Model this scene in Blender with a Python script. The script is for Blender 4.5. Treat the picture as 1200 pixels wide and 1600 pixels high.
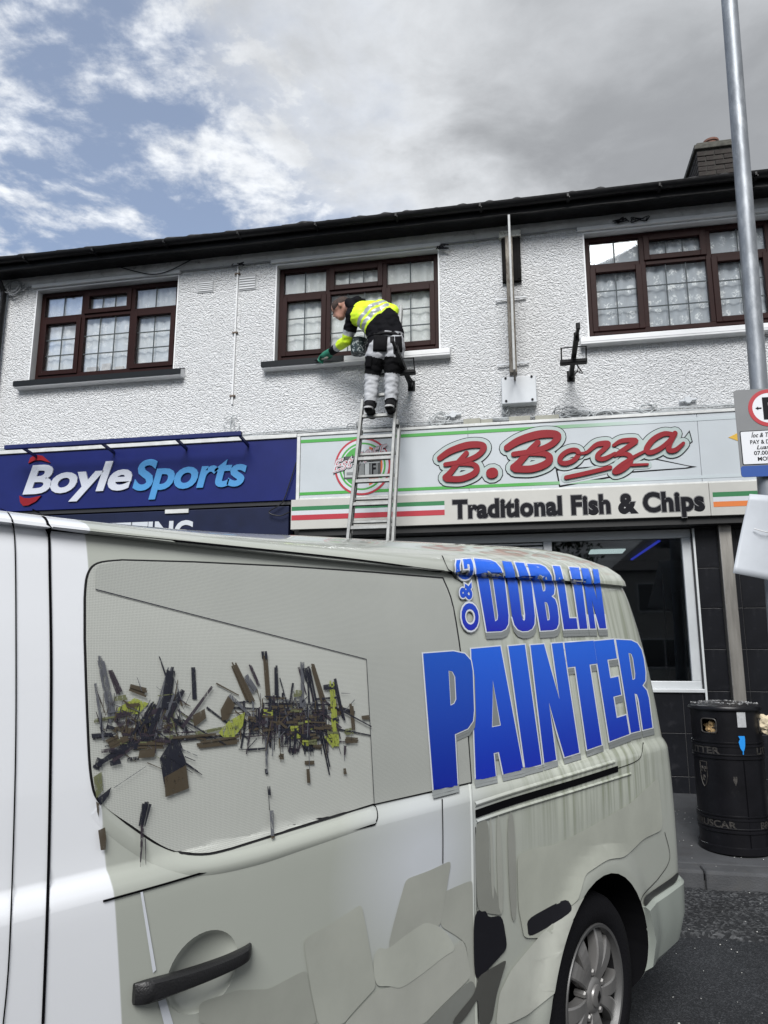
import bpy, bmesh, math, random
from mathutils import Vector, Matrix, noise
R = math.radians
random.seed(7)
for o in list(bpy.data.objects): bpy.data.objects.remove(o)
SC = bpy.context.scene
COL = SC.collection

# ------------------------------------------------------------------ camera
F_PX, PITCH, YAW, CAM_H = 1150.0, R(11.0), R(11.0), 1.5      # focal length in px of the 1200 x 1600 photograph
cam = bpy.data.cameras.new('camera'); camo = bpy.data.objects.new('camera', cam); COL.objects.link(camo)
cam.sensor_fit = 'VERTICAL'; cam.sensor_height = 24.0; cam.lens = 24.0 * F_PX / 1600.0
cam.clip_start = 0.05; cam.clip_end = 2000
camo.location = (0, 0, CAM_H); camo.rotation_euler = (R(90) + PITCH, 0, YAW)
SC.camera = camo
FW = Vector((-math.sin(YAW)*math.cos(PITCH), math.cos(YAW)*math.cos(PITCH), math.sin(PITCH)))
RT = Vector((math.cos(YAW), math.sin(YAW), 0)); UP = RT.cross(FW); CP = Vector((0, 0, CAM_H))
def ray(px, py): return FW*F_PX + RT*(px-600) - UP*(py-800)
def on_y(px, py, Y):            # photo measurement -> point of the real plane y = Y
    d = ray(px, py); return CP + d*((Y-CP.y)/d.y)
def on_plane(px, py, o, n):
    d = ray(px, py); return CP + d*((o-CP).dot(n)/d.dot(n))

# ------------------------------------------------------------------ sky, sun, exposure
SUN_EL, SUN_AZ = R(43), R(178)     # azimuth measured clockwise from +Y
world = bpy.data.worlds.new('World'); SC.world = world; world.use_nodes = True
def build_world():
    nt = world.node_tree; N = nt.nodes; L = nt.links; N.clear()
    out = N.new('ShaderNodeOutputWorld'); bg = N.new('ShaderNodeBackground'); L.new(bg.outputs[0], out.inputs[0])
    bg.inputs[1].default_value = 0.1
    sky = N.new('ShaderNodeTexSky'); sky.sky_type = 'NISHITA'; sky.sun_disc = False
    sky.sun_elevation = SUN_EL; sky.sun_rotation = SUN_AZ; sky.altitude = 50; sky.air_density = 1.0; sky.dust_density = 1.2; sky.ozone_density = 1.5
    tc = N.new('ShaderNodeTexCoord')
    sep = N.new('ShaderNodeSeparateXYZ'); L.new(tc.outputs['Generated'], sep.inputs[0])
    def math_(op, a, b=None, clamp=False):
        m = N.new('ShaderNodeMath'); m.operation = op; m.use_clamp = clamp
        for i, v in enumerate((a, b)):
            if v is None: continue
            if isinstance(v, (int, float)): m.inputs[i].default_value = v
            else: L.new(v, m.inputs[i])
        return m.outputs[0]
    zz = math_('MAXIMUM', sep.outputs[2], 0.06)
    px = math_('DIVIDE', sep.outputs[0], zz); py = math_('DIVIDE', sep.outputs[1], zz)
    cb = N.new('ShaderNodeCombineXYZ'); L.new(px, cb.inputs[0]); L.new(py, cb.inputs[1])
    def nz(scale, detail, rough, off, dist=0.0):
        mp = N.new('ShaderNodeMapping'); mp.inputs['Location'].default_value = off; L.new(cb.outputs[0], mp.inputs[0])
        t = N.new('ShaderNodeTexNoise'); t.inputs['Scale'].default_value = scale; t.inputs['Detail'].default_value = detail
        t.inputs['Roughness'].default_value = rough; t.inputs['Distortion'].default_value = dist
        L.new(mp.outputs[0], t.inputs['Vector']); return t.outputs['Fac']
    def mrange(v, a, b, c=0.0, d=1.0, smooth=True):
        m = N.new('ShaderNodeMapRange'); m.interpolation_type = 'SMOOTHSTEP' if smooth else 'LINEAR'
        for i, x in enumerate((v, a, b, c, d)):
            if isinstance(x, (int, float)): m.inputs[i].default_value = x
            else: L.new(x, m.inputs[i])
        return m.outputs[0]
    def mix(f, a, b):
        m = N.new('ShaderNodeMix'); m.data_type = 'RGBA'
        for i, x in ((0, f), (6, a), (7, b)):
            if isinstance(x, (int, float)): m.inputs[i].default_value = x
            elif isinstance(x, tuple): m.inputs[i].default_value = x
            else: L.new(x, m.inputs[i])
        return m.outputs[2]
    big = nz(2.1, 4, 0.5, (3.1, 1.7, 0), 0.3)
    med = nz(3.0, 8, 0.58, (3.3, 9.9, 0), 0.25)
    fine = nz(7.5, 8, 0.62, (6.3, 7.9, 0), 0.15)
    # a bank of grey cloud drifting in from the right (+x), broken fair-weather cloud to the left
    edge = math_('ADD', px, math_('MULTIPLY', math_('SUBTRACT', med, 0.5), 0.75))
    edge = math_('ADD', edge, math_('MULTIPLY', math_('SUBTRACT', 1.2, py), 0.06))
    bank = mrange(edge, -0.62, -0.22)
    puff = math_('ADD', math_('MULTIPLY', med, 0.62), math_('MULTIPLY', fine, 0.38))
    broken = mrange(puff, 0.455, 0.60)
    cover = math_('MAXIMUM', broken, bank)
    # grey depth of the bank
    shade = math_('ADD', math_('MULTIPLY', big, 0.55), math_('MULTIPLY', med, 0.45))
    tedge = math_('ADD', edge, math_('MULTIPLY', math_('SUBTRACT', 1.2, py), 0.22))
    thick = math_('MULTIPLY', mrange(tedge, -0.58, 0.10), mrange(shade, 0.36, 0.60, 0.62, 1.0))
    cloud = mix(thick, (6.0, 6.2, 6.45, 1), (2.35, 2.44, 2.58, 1))
    lump = mrange(fine, 0.35, 0.68, 0.86, 1.12, False)
    lump = math_('ADD', 1.0, math_('MULTIPLY', math_('SUBTRACT', lump, 1.0), math_('SUBTRACT', 1.0, math_('MULTIPLY', thick, 0.8))))
    mul = N.new('ShaderNodeMix'); mul.data_type = 'RGBA'; mul.blend_type = 'MULTIPLY'; mul.inputs[0].default_value = 1.0
    L.new(cloud, mul.inputs[6]); L.new(lump, mul.inputs[7])
    skyb = N.new('ShaderNodeMix'); skyb.data_type = 'RGBA'; skyb.blend_type = 'MULTIPLY'; skyb.inputs[0].default_value = 1.0
    L.new(sky.outputs[0], skyb.inputs[6]); skyb.inputs[7].default_value = (0.84, 0.93, 1.02, 1)
    hazy = mix(0.30, skyb.outputs[2], (4.2, 4.5, 5.0, 1))
    L.new(mix(cover, hazy, mul.outputs[2]), bg.inputs[0])
build_world()
sun = bpy.data.lights.new('sun', 'SUN'); suno = bpy.data.objects.new('sun', sun); COL.objects.link(suno)
sun.energy = 3.0; sun.angle = R(30); sun.color = (1.0, 0.99, 0.975)
_sd = Vector((math.sin(SUN_AZ)*math.cos(SUN_EL), math.cos(SUN_AZ)*math.cos(SUN_EL), math.sin(SUN_EL)))
suno.rotation_euler = _sd.to_track_quat('Z', 'Y').to_euler(); suno.location = (-6, -8, 14)
SC.view_settings.view_transform = 'Standard'; SC.view_settings.look = 'None'
SC.view_settings.exposure = 0.65; SC.view_settings.gamma = 1.0; SC.view_settings.use_curve_mapping = False

# ------------------------------------------------------------------ helpers
MATS = {}
def mat(name, col, rough=0.6, metal=0.0, var=0.0, vscale=6.0, bump=0.0, bscale=60.0, spec=0.5, col2=None, mlo=0.45, mhi=0.65, coat=0.0, bdist=0.01, aniso=None):
    """principled surface; var = tonal mottling, col2 = wear/dirt colour laid over by noise"""
    if name in MATS: return MATS[name]
    m = bpy.data.materials.new(name); m.use_nodes = True; nt = m.node_tree; N = nt.nodes; L = nt.links
    p = N['Principled BSDF']; p.inputs['Roughness'].default_value = rough; p.inputs['Metallic'].default_value = metal
    p.inputs['Specular IOR Level'].default_value = spec
    c = tuple(col)+(1,); p.inputs['Base Color'].default_value = c
    if coat: p.inputs['Coat Weight'].default_value = coat; p.inputs['Coat Roughness'].default_value = 0.06
    if var or col2 or bump:
        tc = N.new('ShaderNodeTexCoord'); vec = tc.outputs['Object']
        if aniso:
            mp = N.new('ShaderNodeMapping'); mp.inputs['Scale'].default_value = aniso; L.new(vec, mp.inputs[0]); vec = mp.outputs[0]
    if var or col2:
        t = N.new('ShaderNodeTexNoise'); t.inputs['Scale'].default_value = vscale; t.inputs['Detail'].default_value = 8; t.inputs['Roughness'].default_value = 0.6
        L.new(vec, t.inputs['Vector'])
        cr = N.new('ShaderNodeMix'); cr.data_type = 'RGBA'
        mr = N.new('ShaderNodeMapRange'); mr.inputs[1].default_value = 0.3; mr.inputs[2].default_value = 0.7
        L.new(t.outputs['Fac'], mr.inputs[0]); L.new(mr.outputs[0], cr.inputs[0])
        cr.inputs[6].default_value = tuple(x*(1-var) for x in col)+(1,); cr.inputs[7].default_value = tuple(min(1, x*(1+var)) for x in col)+(1,)
        src = cr.outputs[2]
        if col2:
            t2 = N.new('ShaderNodeTexNoise'); t2.inputs['Scale'].default_value = vscale*1.7; t2.inputs['Detail'].default_value = 10; t2.inputs['Roughness'].default_value = 0.7
            L.new(vec, t2.inputs['Vector'])
            m2 = N.new('ShaderNodeMapRange'); m2.inputs[1].default_value = mlo; m2.inputs[2].default_value = mhi; L.new(t2.outputs['Fac'], m2.inputs[0])
            c2 = N.new('ShaderNodeMix'); c2.data_type = 'RGBA'; L.new(m2.outputs[0], c2.inputs[0]); L.new(src, c2.inputs[6]); c2.inputs[7].default_value = tuple(col2)+(1,)
            src = c2.outputs[2]
        L.new(src, p.inputs['Base Color'])
    if bump:
        b = N.new('ShaderNodeBump'); b.inputs['Strength'].default_value = bump; b.inputs['Distance'].default_value = bdist
        t3 = N.new('ShaderNodeTexNoise'); t3.inputs['Scale'].default_value = bscale; t3.inputs['Detail'].default_value = 4
        L.new(vec, t3.inputs['Vector']); L.new(t3.outputs['Fac'], b.inputs['Height']); L.new(b.outputs[0], p.inputs['Normal'])
    MATS[name] = m; return m
def emis(name, col, s):
    if name in MATS: return MATS[name]
    m = bpy.data.materials.new(name); m.use_nodes = True; p = m.node_tree.nodes['Principled BSDF']
    p.inputs['Base Color'].default_value = tuple(col)+(1,); p.inputs['Emission Color'].default_value = tuple(col)+(1,); p.inputs['Emission Strength'].default_value = s
    MATS[name] = m; return m
def glass(name, tint=(0.9, 0.95, 0.95), refl=1.0):
    if name in MATS: return MATS[name]
    m = bpy.data.materials.new(name); m.use_nodes = True; nt = m.node_tree; N = nt.nodes; L = nt.links; N.clear()
    out = N.new('ShaderNodeOutputMaterial'); mx = N.new('ShaderNodeMixShader'); tr = N.new('ShaderNodeBsdfTransparent'); gl = N.new('ShaderNodeBsdfGlossy')
    tr.inputs[0].default_value = tuple(tint)+(1,); gl.inputs['Roughness'].default_value = 0.02; gl.inputs[0].default_value = (0.95, 0.97, 1, 1)
    fr = N.new('ShaderNodeFresnel'); fr.inputs[0].default_value = 1.5
    mm = N.new('ShaderNodeMath'); mm.operation = 'MULTIPLY'; mm.inputs[1].default_value = refl; mm.use_clamp = True
    L.new(fr.outputs[0], mm.inputs[0]); L.new(mm.outputs[0], mx.inputs[0]); L.new(tr.outputs[0], mx.inputs[1]); L.new(gl.outputs[0], mx.inputs[2]); L.new(mx.outputs[0], out.inputs[0])
    MATS[name] = m; return m

ORG = {}
def thing(name, label, cat, loc=(0, 0, 0), group=None, rotz=0.0):
    o = bpy.data.objects.new(name, None); COL.objects.link(o); o.empty_display_size = 0.2
    o.location = loc; o.rotation_euler = (0, 0, rotz)
    o['label'] = label; o['category'] = cat
    if group: o['group'] = group
    ORG[o] = Vector(loc); return o
def tag(o, label, cat, group=None):
    o['label'] = label; o['category'] = cat
    if group: o['group'] = group
    return o
class MB:
    def __init__(s): s.v = []; s.f = []; s.m = []
    def add(s, vs, fs, mi=0):
        n = len(s.v); s.v += [tuple(v) for v in vs]; s.f += [tuple(i+n for i in f) for f in fs]; s.m += [mi]*len(fs); return s
    def box(s, x0, x1, y0, y1, z0, z1, mi=0, M=None):
        vs = [Vector((x, y, z)) for x in (x0, x1) for y in (y0, y1) for z in (z0, z1)]
        if M is not None: vs = [M @ v for v in vs]
        return s.add(vs, [(0, 1, 3, 2), (4, 6, 7, 5), (0, 4, 5, 1), (2, 3, 7, 6), (0, 2, 6, 4), (1, 5, 7, 3)], mi)
    def bar(s, a, b, w, h, up=Vector((0, 0, 1)), mi=0):
        a = Vector(a); b = Vector(b); d = (b-a).normalized(); x = d.cross(up); x = x.normalized() if x.length > 1e-5 else Vector((1, 0, 0)); y = x.cross(d)
        vs = [p + x*(i*w/2) + y*(j*h/2) for p in (a, b) for i, j in ((-1, -1), (1, -1), (1, 1), (-1, 1))]
        return s.add(vs, [(3, 2, 1, 0), (4, 5, 6, 7), (0, 1, 5, 4), (1, 2, 6, 5), (2, 3, 7, 6), (3, 0, 4, 7)], mi)
    def tube(s, pts, r, n=8, mi=0, cap=True):
        pts = [Vector(p) for p in pts]; rs = r if isinstance(r, (list, tuple)) else [r]*len(pts)
        base = len(s.v); prev = None
        for i, p in enumerate(pts):
            d = (pts[min(i+1, len(pts)-1)] - pts[max(i-1, 0)]).normalized()
            if prev is None:
                x = d.cross(Vector((0, 0, 1))); x = x.normalized() if x.length > 1e-3 else Vector((1, 0, 0))
            else:
                x = prev - d*prev.dot(d); x = x.normalized()
            prev = x; y = d.cross(x)
            for k in range(n):
                a = 2*math.pi*k/n; s.v.append(tuple(p + (x*math.cos(a) + y*math.sin(a))*rs[i]))
        for i in range(len(pts)-1):
            for k in range(n):
                a = base+i*n+k; b = base+i*n+(k+1) % n
                s.f.append((a, b, b+n, a+n)); s.m.append(mi)
        if cap:
            s.f.append(tuple(base+k for k in reversed(range(n)))); s.m.append(mi)
            e = base+(len(pts)-1)*n; s.f.append(tuple(e+k for k in range(n))); s.m.append(mi)
        return s
    def lathe(s, prof, n=32, c=(0, 0, 0), mi=0, a0=0.0, a1=2*math.pi):
        base = len(s.v); full = abs(a1-a0-2*math.pi) < 1e-6; cols = n if full else n+1
        for r, z in prof:
            for k in range(cols):
                a = a0+(a1-a0)*k/n; s.v.append((c[0]+r*math.cos(a), c[1]+r*math.sin(a), c[2]+z))
        for i in range(len(prof)-1):
            for k in range(n):
                k2 = (k+1) % cols; s.f.append((base+i*cols+k, base+i*cols+k2, base+(i+1)*cols+k2, base+(i+1)*cols+k)); s.m.append(mi)
        return s
    def poly(s, pts, depth_vec, mi=0):      # prism from a planar polygon
        n = len(pts); d = Vector(depth_vec); a = [Vector(p) for p in pts]
        return s.add(a+[p+d for p in a], [tuple(reversed(range(n))), tuple(range(n, 2*n))]+[(i, (i+1) % n, (i+1) % n+n, i+n) for i in range(n)], mi)
    def build(s, name, mats, parent=None, local=False, smooth=False, bevel=0.0, root=None, fix=True):
        me = bpy.data.meshes.new(name)
        off = Vector((0, 0, 0))
        if parent is not None and not local: off = ORG.get(parent, Vector((0, 0, 0)))
        me.from_pydata([tuple(Vector(v)-off) for v in s.v], [], s.f); 
        if not isinstance(mats, (list, tuple)): mats = [mats]
        for m in mats: me.materials.append(m)
        me.polygons.foreach_set('material_index', s.m)
        if fix:
            bm = bmesh.new(); bm.from_mesh(me); bmesh.ops.recalc_face_normals(bm, faces=bm.faces); bm.to_mesh(me); bm.free()
        if smooth:
            me.polygons.foreach_set('use_smooth', [True]*len(me.polygons))
            try: me.set_sharp_from_angle(angle=R(38))
            except Exception: pass
        o = bpy.data.objects.new(name, me); COL.objects.link(o); o.parent = parent
        if parent is not None: ORG[o] = off
        if bevel:
            b = o.modifiers.new('bevel', 'BEVEL'); b.width = bevel; b.segments = 2; b.limit_method = 'ANGLE'; b.angle_limit = R(40)
        return o
def box(name, x0, x1, y0, y1, z0, z1, m, parent=None, bevel=0.0, local=False):
    return MB().box(x0, x1, y0, y1, z0, z1).build(name, m, parent, bevel=bevel, local=local)
def share(o, name, parent, loc):            # one more object that shares o's mesh
    c = bpy.data.objects.new(name, o.data); COL.objects.link(c); c.parent = parent; c.location = loc
    for md in o.modifiers:
        if md.type == 'BEVEL':
            b = c.modifiers.new('bevel', 'BEVEL'); b.width = md.width; b.segments = 2; b.limit_method = 'ANGLE'; b.angle_limit = R(40)
    ORG[c] = ORG.get(parent, Vector()); return c
def structure(o): o['kind'] = 'structure'; return o
def copy_tree(o, parent=None, loc=None):
    c = o.copy(); COL.objects.link(c); c.parent = parent
    if loc is not None: c.location = loc
    for ch in list(o.children): copy_tree(ch, c)
    return c
def catmull(pts, n=8, closed=False):
    out = []; P = [tuple(p) for p in pts]; m = len(P)
    rng = range(m) if closed else range(m-1)
    for i in rng:
        p0 = P[(i-1) % m] if closed or i > 0 else P[0]; p1 = P[i]; p2 = P[(i+1) % m]; p3 = P[(i+2) % m] if closed or i+2 < m else P[m-1]
        for k in range(n):
            t = k/n
            out.append(tuple(0.5*((2*b)+(-a+c)*t+(2*a-5*b+4*c-d)*t*t+(-a+3*b-3*c+d)*t**3) for a, b, c, d in zip(p0, p1, p2, p3)))
    if not closed: out.append(P[-1])
    return out
def text_mesh(txt, size=1.0, offset=0.0, shear=0.0, extrude=0.0, spacing=1.0, res=4):
    c = bpy.data.curves.new('tmp', 'FONT'); c.body = txt; c.size = size; c.offset = offset; c.shear = shear; c.extrude = extrude; c.space_character = spacing; c.resolution_u = res
    o = bpy.data.objects.new('tmp', c); COL.objects.link(o)
    bpy.context.view_layer.update()
    me = bpy.data.meshes.new_from_object(o.evaluated_get(bpy.context.evaluated_depsgraph_get()))
    bpy.data.objects.remove(o); bpy.data.curves.remove(c)
    vs = [tuple(v.co) for v in me.vertices]; fs = [tuple(p.vertices) for p in me.polygons]; bpy.data.meshes.remove(me)
    return vs, fs
def fit_text(txt, x0, x1, zb, zcap, y, depth=0.0, offset=0.0, shear=0.0, spacing=1.0, caps=None, x_over=None):
    """text laid on the plane y: x0..x1 across, baseline zb, cap height up to zcap; faces -y"""
    vs, fs = text_mesh(txt, 1.0, offset, shear, 0.5 if depth else 0.0, spacing)
    cv, _ = text_mesh(caps or 'H', 1.0, 0.0, 0.0, 0.0)
    ch = max(v[1] for v in cv); ax = min(v[0] for v in vs); bx_ = max(v[0] for v in vs)
    k = (x1-x0)/(bx_-ax); kz = (zcap-zb)/ch
    return [(x0+(v[0]-ax)*k, y - depth*(v[2]+0.5 if depth else 0), zb+v[1]*kz) for v in vs], fs
# ================================================================== the setting: road, kerb, footpath
W = 7.6                                    # y of the upper wall's face
KY0, KY1 = 5.42, 5.60                      # kerb, front and back
def path_z(y): return 0.13 + (y-KY1)*0.056 # footpath rises towards the shops
def asphalt(name, base, grit, rough=0.85, bump=0.6, scale=160.0, patch=0.25):
    m = bpy.data.materials.new(name); m.use_nodes = True; nt = m.node_tree; N = nt.nodes; L = nt.links; p = N['Principled BSDF']
    tc = N.new('ShaderNodeTexCoord'); v = N.new('ShaderNodeTexVoronoi'); v.inputs['Scale'].default_value = scale; L.new(tc.outputs['Object'], v.inputs['Vector'])
    n = N.new('ShaderNodeTexNoise'); n.inputs['Scale'].default_value = 1.3; n.inputs['Detail'].default_value = 9; n.inputs['Roughness'].default_value = 0.65; L.new(tc.outputs['Object'], n.inputs['Vector'])
    mr = N.new('ShaderNodeMapRange'); mr.inputs[1].default_value = 0.3; mr.inputs[2].default_value = 0.7; mr.inputs[3].default_value = 1-patch; mr.inputs[4].default_value = 1+patch; L.new(n.outputs['Fac'], mr.inputs[0])
    bw = N.new('ShaderNodeSeparateColor'); L.new(v.outputs['Color'], bw.inputs[0])
    pw = N.new('ShaderNodeMath'); pw.operation = 'POWER'; pw.inputs[1].default_value = 3.0; L.new(bw.outputs[0], pw.inputs[0])
    cr = N.new('ShaderNodeMix'); cr.data_type = 'RGBA'; cr.inputs[6].default_value = tuple(base)+(1,); cr.inputs[7].default_value = tuple(grit)+(1,); L.new(pw.outputs[0], cr.inputs[0])
    mu = N.new('ShaderNodeMix'); mu.data_type = 'RGBA'; mu.blend_type = 'MULTIPLY'; mu.inputs[0].default_value = 1.0; L.new(cr.outputs[2], mu.inputs[6]); L.new(mr.outputs[0], mu.inputs[7])
    L.new(mu.outputs[2], p.inputs['Base Color']); p.inputs['Roughness'].default_value = rough; p.inputs['Specular IOR Level'].default_value = 0.2
    b = N.new('ShaderNodeBump'); b.inputs['Strength'].default_value = bump; b.inputs['Distance'].default_value = 0.006
    L.new(v.outputs['Distance'], b.inputs['Height']); L.new(b.outputs[0], p.inputs['Normal'])
    return m
M_road = asphalt('asphalt', (0.017, 0.0185, 0.021), (0.05, 0.053, 0.058))
M_rough = asphalt('worn_asphalt', (0.018, 0.019, 0.021), (0.09, 0.093, 0.097), 0.9, 1.0, 70.0, 0.35)
M_path = mat('footpath_concrete', (0.055, 0.057, 0.061), 0.85, spec=0.25, var=0.22, vscale=2.2, bump=0.35, bscale=120, col2=(0.042, 0.042, 0.044), mlo=0.5, mhi=0.7)
M_kerb = mat('kerb_concrete', (0.06, 0.062, 0.066), 0.85, spec=0.25, var=0.22, vscale=5, bump=0.4, bscale=90, col2=(0.07, 0.07, 0.07), mlo=0.5, mhi=0.72)

def grid_sheet(name, x0, x1, y0, y1, nx, ny, zf, m):
    mb = MB(); vs = []; fs = []
    for j in range(ny+1):
        for i in range(nx+1):
            x = x0+(x1-x0)*i/nx; y = y0+(y1-y0)*j/ny; vs.append((x, y, zf(x, y)))
    for j in range(ny):
        for i in range(nx):
            a = j*(nx+1)+i; fs.append((a, a+1, a+nx+2, a+nx+1))
    return mb.add(vs, fs).build(name, m, None, smooth=True)
structure(MB().box(-300, 300, -300, KY0+0.1, -0.5, 0.0).build('road', M_road))
structure(MB().box(-300, 300, KY0+0.101, 300, -0.5, 0.02).build('ground', mat('ground_soil', (0.06, 0.06, 0.055), 0.9, var=0.3)))
def rough_z(x, y):
    n = noise.noise(Vector((x*9, y*9, 0.3)))*0.011 + noise.noise(Vector((x*28, y*28, 2)))*0.007 + noise.noise(Vector((x*70, y*70, 7)))*0.004
    e = min(1.0, max(0.0, (y-(4.57+0.09*noise.noise(Vector((x*2.1, 0, 1))) + 0.03*noise.noise(Vector((x*9, 0, 1)))))/0.05))
    return -0.02 + e*(0.042+n)
structure(grid_sheet('road_patch', -1.5, 4.2, 4.35, KY0-0.004, 320, 64, rough_z, M_rough))
# kerb stones, then footpath bays with open joints
kerb = MB().box(-30, 30, KY0+0.03, KY1, -0.2, 0.06).build('kerb', M_kerb); structure(kerb)
ks = None
for i in range(-9, 9):
    x = 1.06 + i*0.92
    if ks is None:
        ks = MB().box(0.004, 0.916, 0, KY1-KY0, -0.15, 0.13).build('kerb_stone', M_kerb, kerb, bevel=0.018); ks.location = (x, KY0, 0)
    else: share(ks, 'kerb_stone', kerb, (x, KY0, random.uniform(-0.003, 0.003)))
path = MB().box(-30, 30, KY1+0.002, 8.6, -0.3, 0.08).build('footpath', M_path); structure(path)
for i in range(-5, 6):
    x0 = 0.36 + i*1.84
    for y0, y1 in ((KY1+0.006, 6.64), (6.65, W+0.02)):
        mb = MB(); vs = []
        for x in (x0+0.005, x0+1.835):
            for y in (y0, y1):
                for z in (-0.1, 0.0): vs.append((x, y, path_z(y) if z == 0 else z))
        mb.add(vs, [(0, 1, 3, 2), (4, 6, 7, 5), (0, 4, 5, 1), (2, 3, 7, 6), (0, 2, 6, 4), (1, 5, 7, 3)])
        mb.build('paving_bay', M_path, path, bevel=0.006)
# litter and grit lying about: nobody could count it
mb = MB()
for k in range(240):
    if k < 110: x = random.uniform(0.5, 2.6); y = random.uniform(3.0, 5.4); z = rough_z(x, y)+0.002 if y > 4.6 else 0.002
    else: x = random.uniform(0.7, 2.4); y = random.uniform(5.45, 7.4); z = path_z(y)+0.004 if y > KY1 else 0.134
    r = random.uniform(0.002, 0.006) if random.random() < 0.93 else random.uniform(0.008, 0.017)
    a = [random.uniform(0, 6.28) for _ in range(3)]
    pts = [(x+r*math.cos(t)*random.uniform(0.5, 1.2), y+r*math.sin(t)*random.uniform(0.5, 1.2), z+random.uniform(0, r*0.6)) for t in (0.2, 1.4, 2.9, 4.0, 5.2)]
    mb.poly(pts, (0, 0, 0.0015))
o = mb.build('litter_specks', mat('pale_litter', (0.5, 0.5, 0.48), 0.8, var=0.4, vscale=30)); o['kind'] = 'stuff'; o['label'] = 'small pale specks of grit and litter on the road and footpath'; o['category'] = 'litter'

# ================================================================== the terrace: upper wall, windows, eaves, roof, chimney
def pebbledash():
    m = bpy.data.materials.new('white_pebbledash'); m.use_nodes = True; nt = m.node_tree; N = nt.nodes; L = nt.links; p = N['Principled BSDF']
    tc = N.new('ShaderNodeTexCoord')
    mp = N.new('ShaderNodeMapping'); mp.inputs['Scale'].default_value = (1, 1, 1.25); L.new(tc.outputs['Object'], mp.inputs[0])
    dn = N.new('ShaderNodeTexNoise'); dn.inputs['Scale'].default_value = 22; dn.inputs['Detail'].default_value = 3; L.new(mp.outputs[0], dn.inputs['Vector'])
    mxv = N.new('ShaderNodeMix'); mxv.data_type = 'RGBA'; mxv.blend_type = 'LINEAR_LIGHT'; mxv.inputs[0].default_value = 0.035; L.new(mp.outputs[0], mxv.inputs[6]); L.new(dn.outputs['Color'], mxv.inputs[7])
    v = N.new('ShaderNodeTexVoronoi'); v.feature = 'SMOOTH_F1'; v.inputs['Scale'].default_value = 46; v.inputs['Smoothness'].default_value = 0.35; L.new(mxv.outputs[2], v.inputs['Vector'])
    n2 = N.new('ShaderNodeTexNoise'); n2.inputs['Scale'].default_value = 62; n2.inputs['Detail'].default_value = 5; n2.inputs['Roughness'].default_value = 0.6; L.new(mp.outputs[0], n2.inputs['Vector'])
    ad = N.new('ShaderNodeMath'); ad.operation = 'MULTIPLY_ADD'; ad.inputs[1].default_value = -0.8; L.new(v.outputs['Distance'], ad.inputs[0]); L.new(n2.outputs['Fac'], ad.inputs[2])
    b = N.new('ShaderNodeBump'); b.inputs['Strength'].default_value = 1.0; b.inputs['Distance'].default_value = 0.038; L.new(ad.outputs[0], b.inputs['Height']); L.new(b.outputs[0], p.inputs['Normal'])
    g = N.new('ShaderNodeTexNoise'); g.inputs['Scale'].default_value = 1.1; g.inputs['Detail'].default_value = 7; L.new(tc.outputs['Object'], g.inputs['Vector'])
    cr = N.new('ShaderNodeMix'); cr.data_type = 'RGBA'; cr.inputs[6].default_value = (0.82, 0.835, 0.85, 1); cr.inputs[7].default_value = (0.88, 0.89, 0.90, 1); L.new(g.outputs['Fac'], cr.inputs[0])
    L.new(cr.outputs[2], p.inputs['Base Color']); p.inputs['Roughness'].default_value = 0.75; p.inputs['Specular IOR Level'].default_value = 0.25
    return m
M_dash = pebbledash()
M_white = mat('white_masonry_paint', (0.68, 0.69, 0.70), 0.6, var=0.05, vscale=5, bump=0.15, bscale=40)
M_band = mat('grimy_plaster', (0.50, 0.51, 0.52), 0.8, var=0.2, vscale=4, bump=0.5, bscale=30, col2=(0.16, 0.16, 0.165), mlo=0.58, mhi=0.72, bdist=0.02)
M_blackp = mat('black_gloss_paint', (0.008, 0.008, 0.009), 0.45, spec=0.22, var=0.3, vscale=9, bump=0.5, bscale=22, col2=(0.02, 0.019, 0.019), mlo=0.6, mhi=0.7)
M_brown = mat('brown_upvc', (0.018, 0.0052, 0.0045), 0.5, spec=0.12, var=0.15, vscale=20)
M_bar = mat('lead_grey_bar', (0.055, 0.065, 0.07), 0.6, spec=0.2)
M_greyp = mat('dark_grey_gloss', (0.009, 0.011, 0.013), 0.5, spec=0.15, var=0.1)
M_glassw = glass('window_glass', (0.98, 0.985, 0.985), 0.6)
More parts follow.
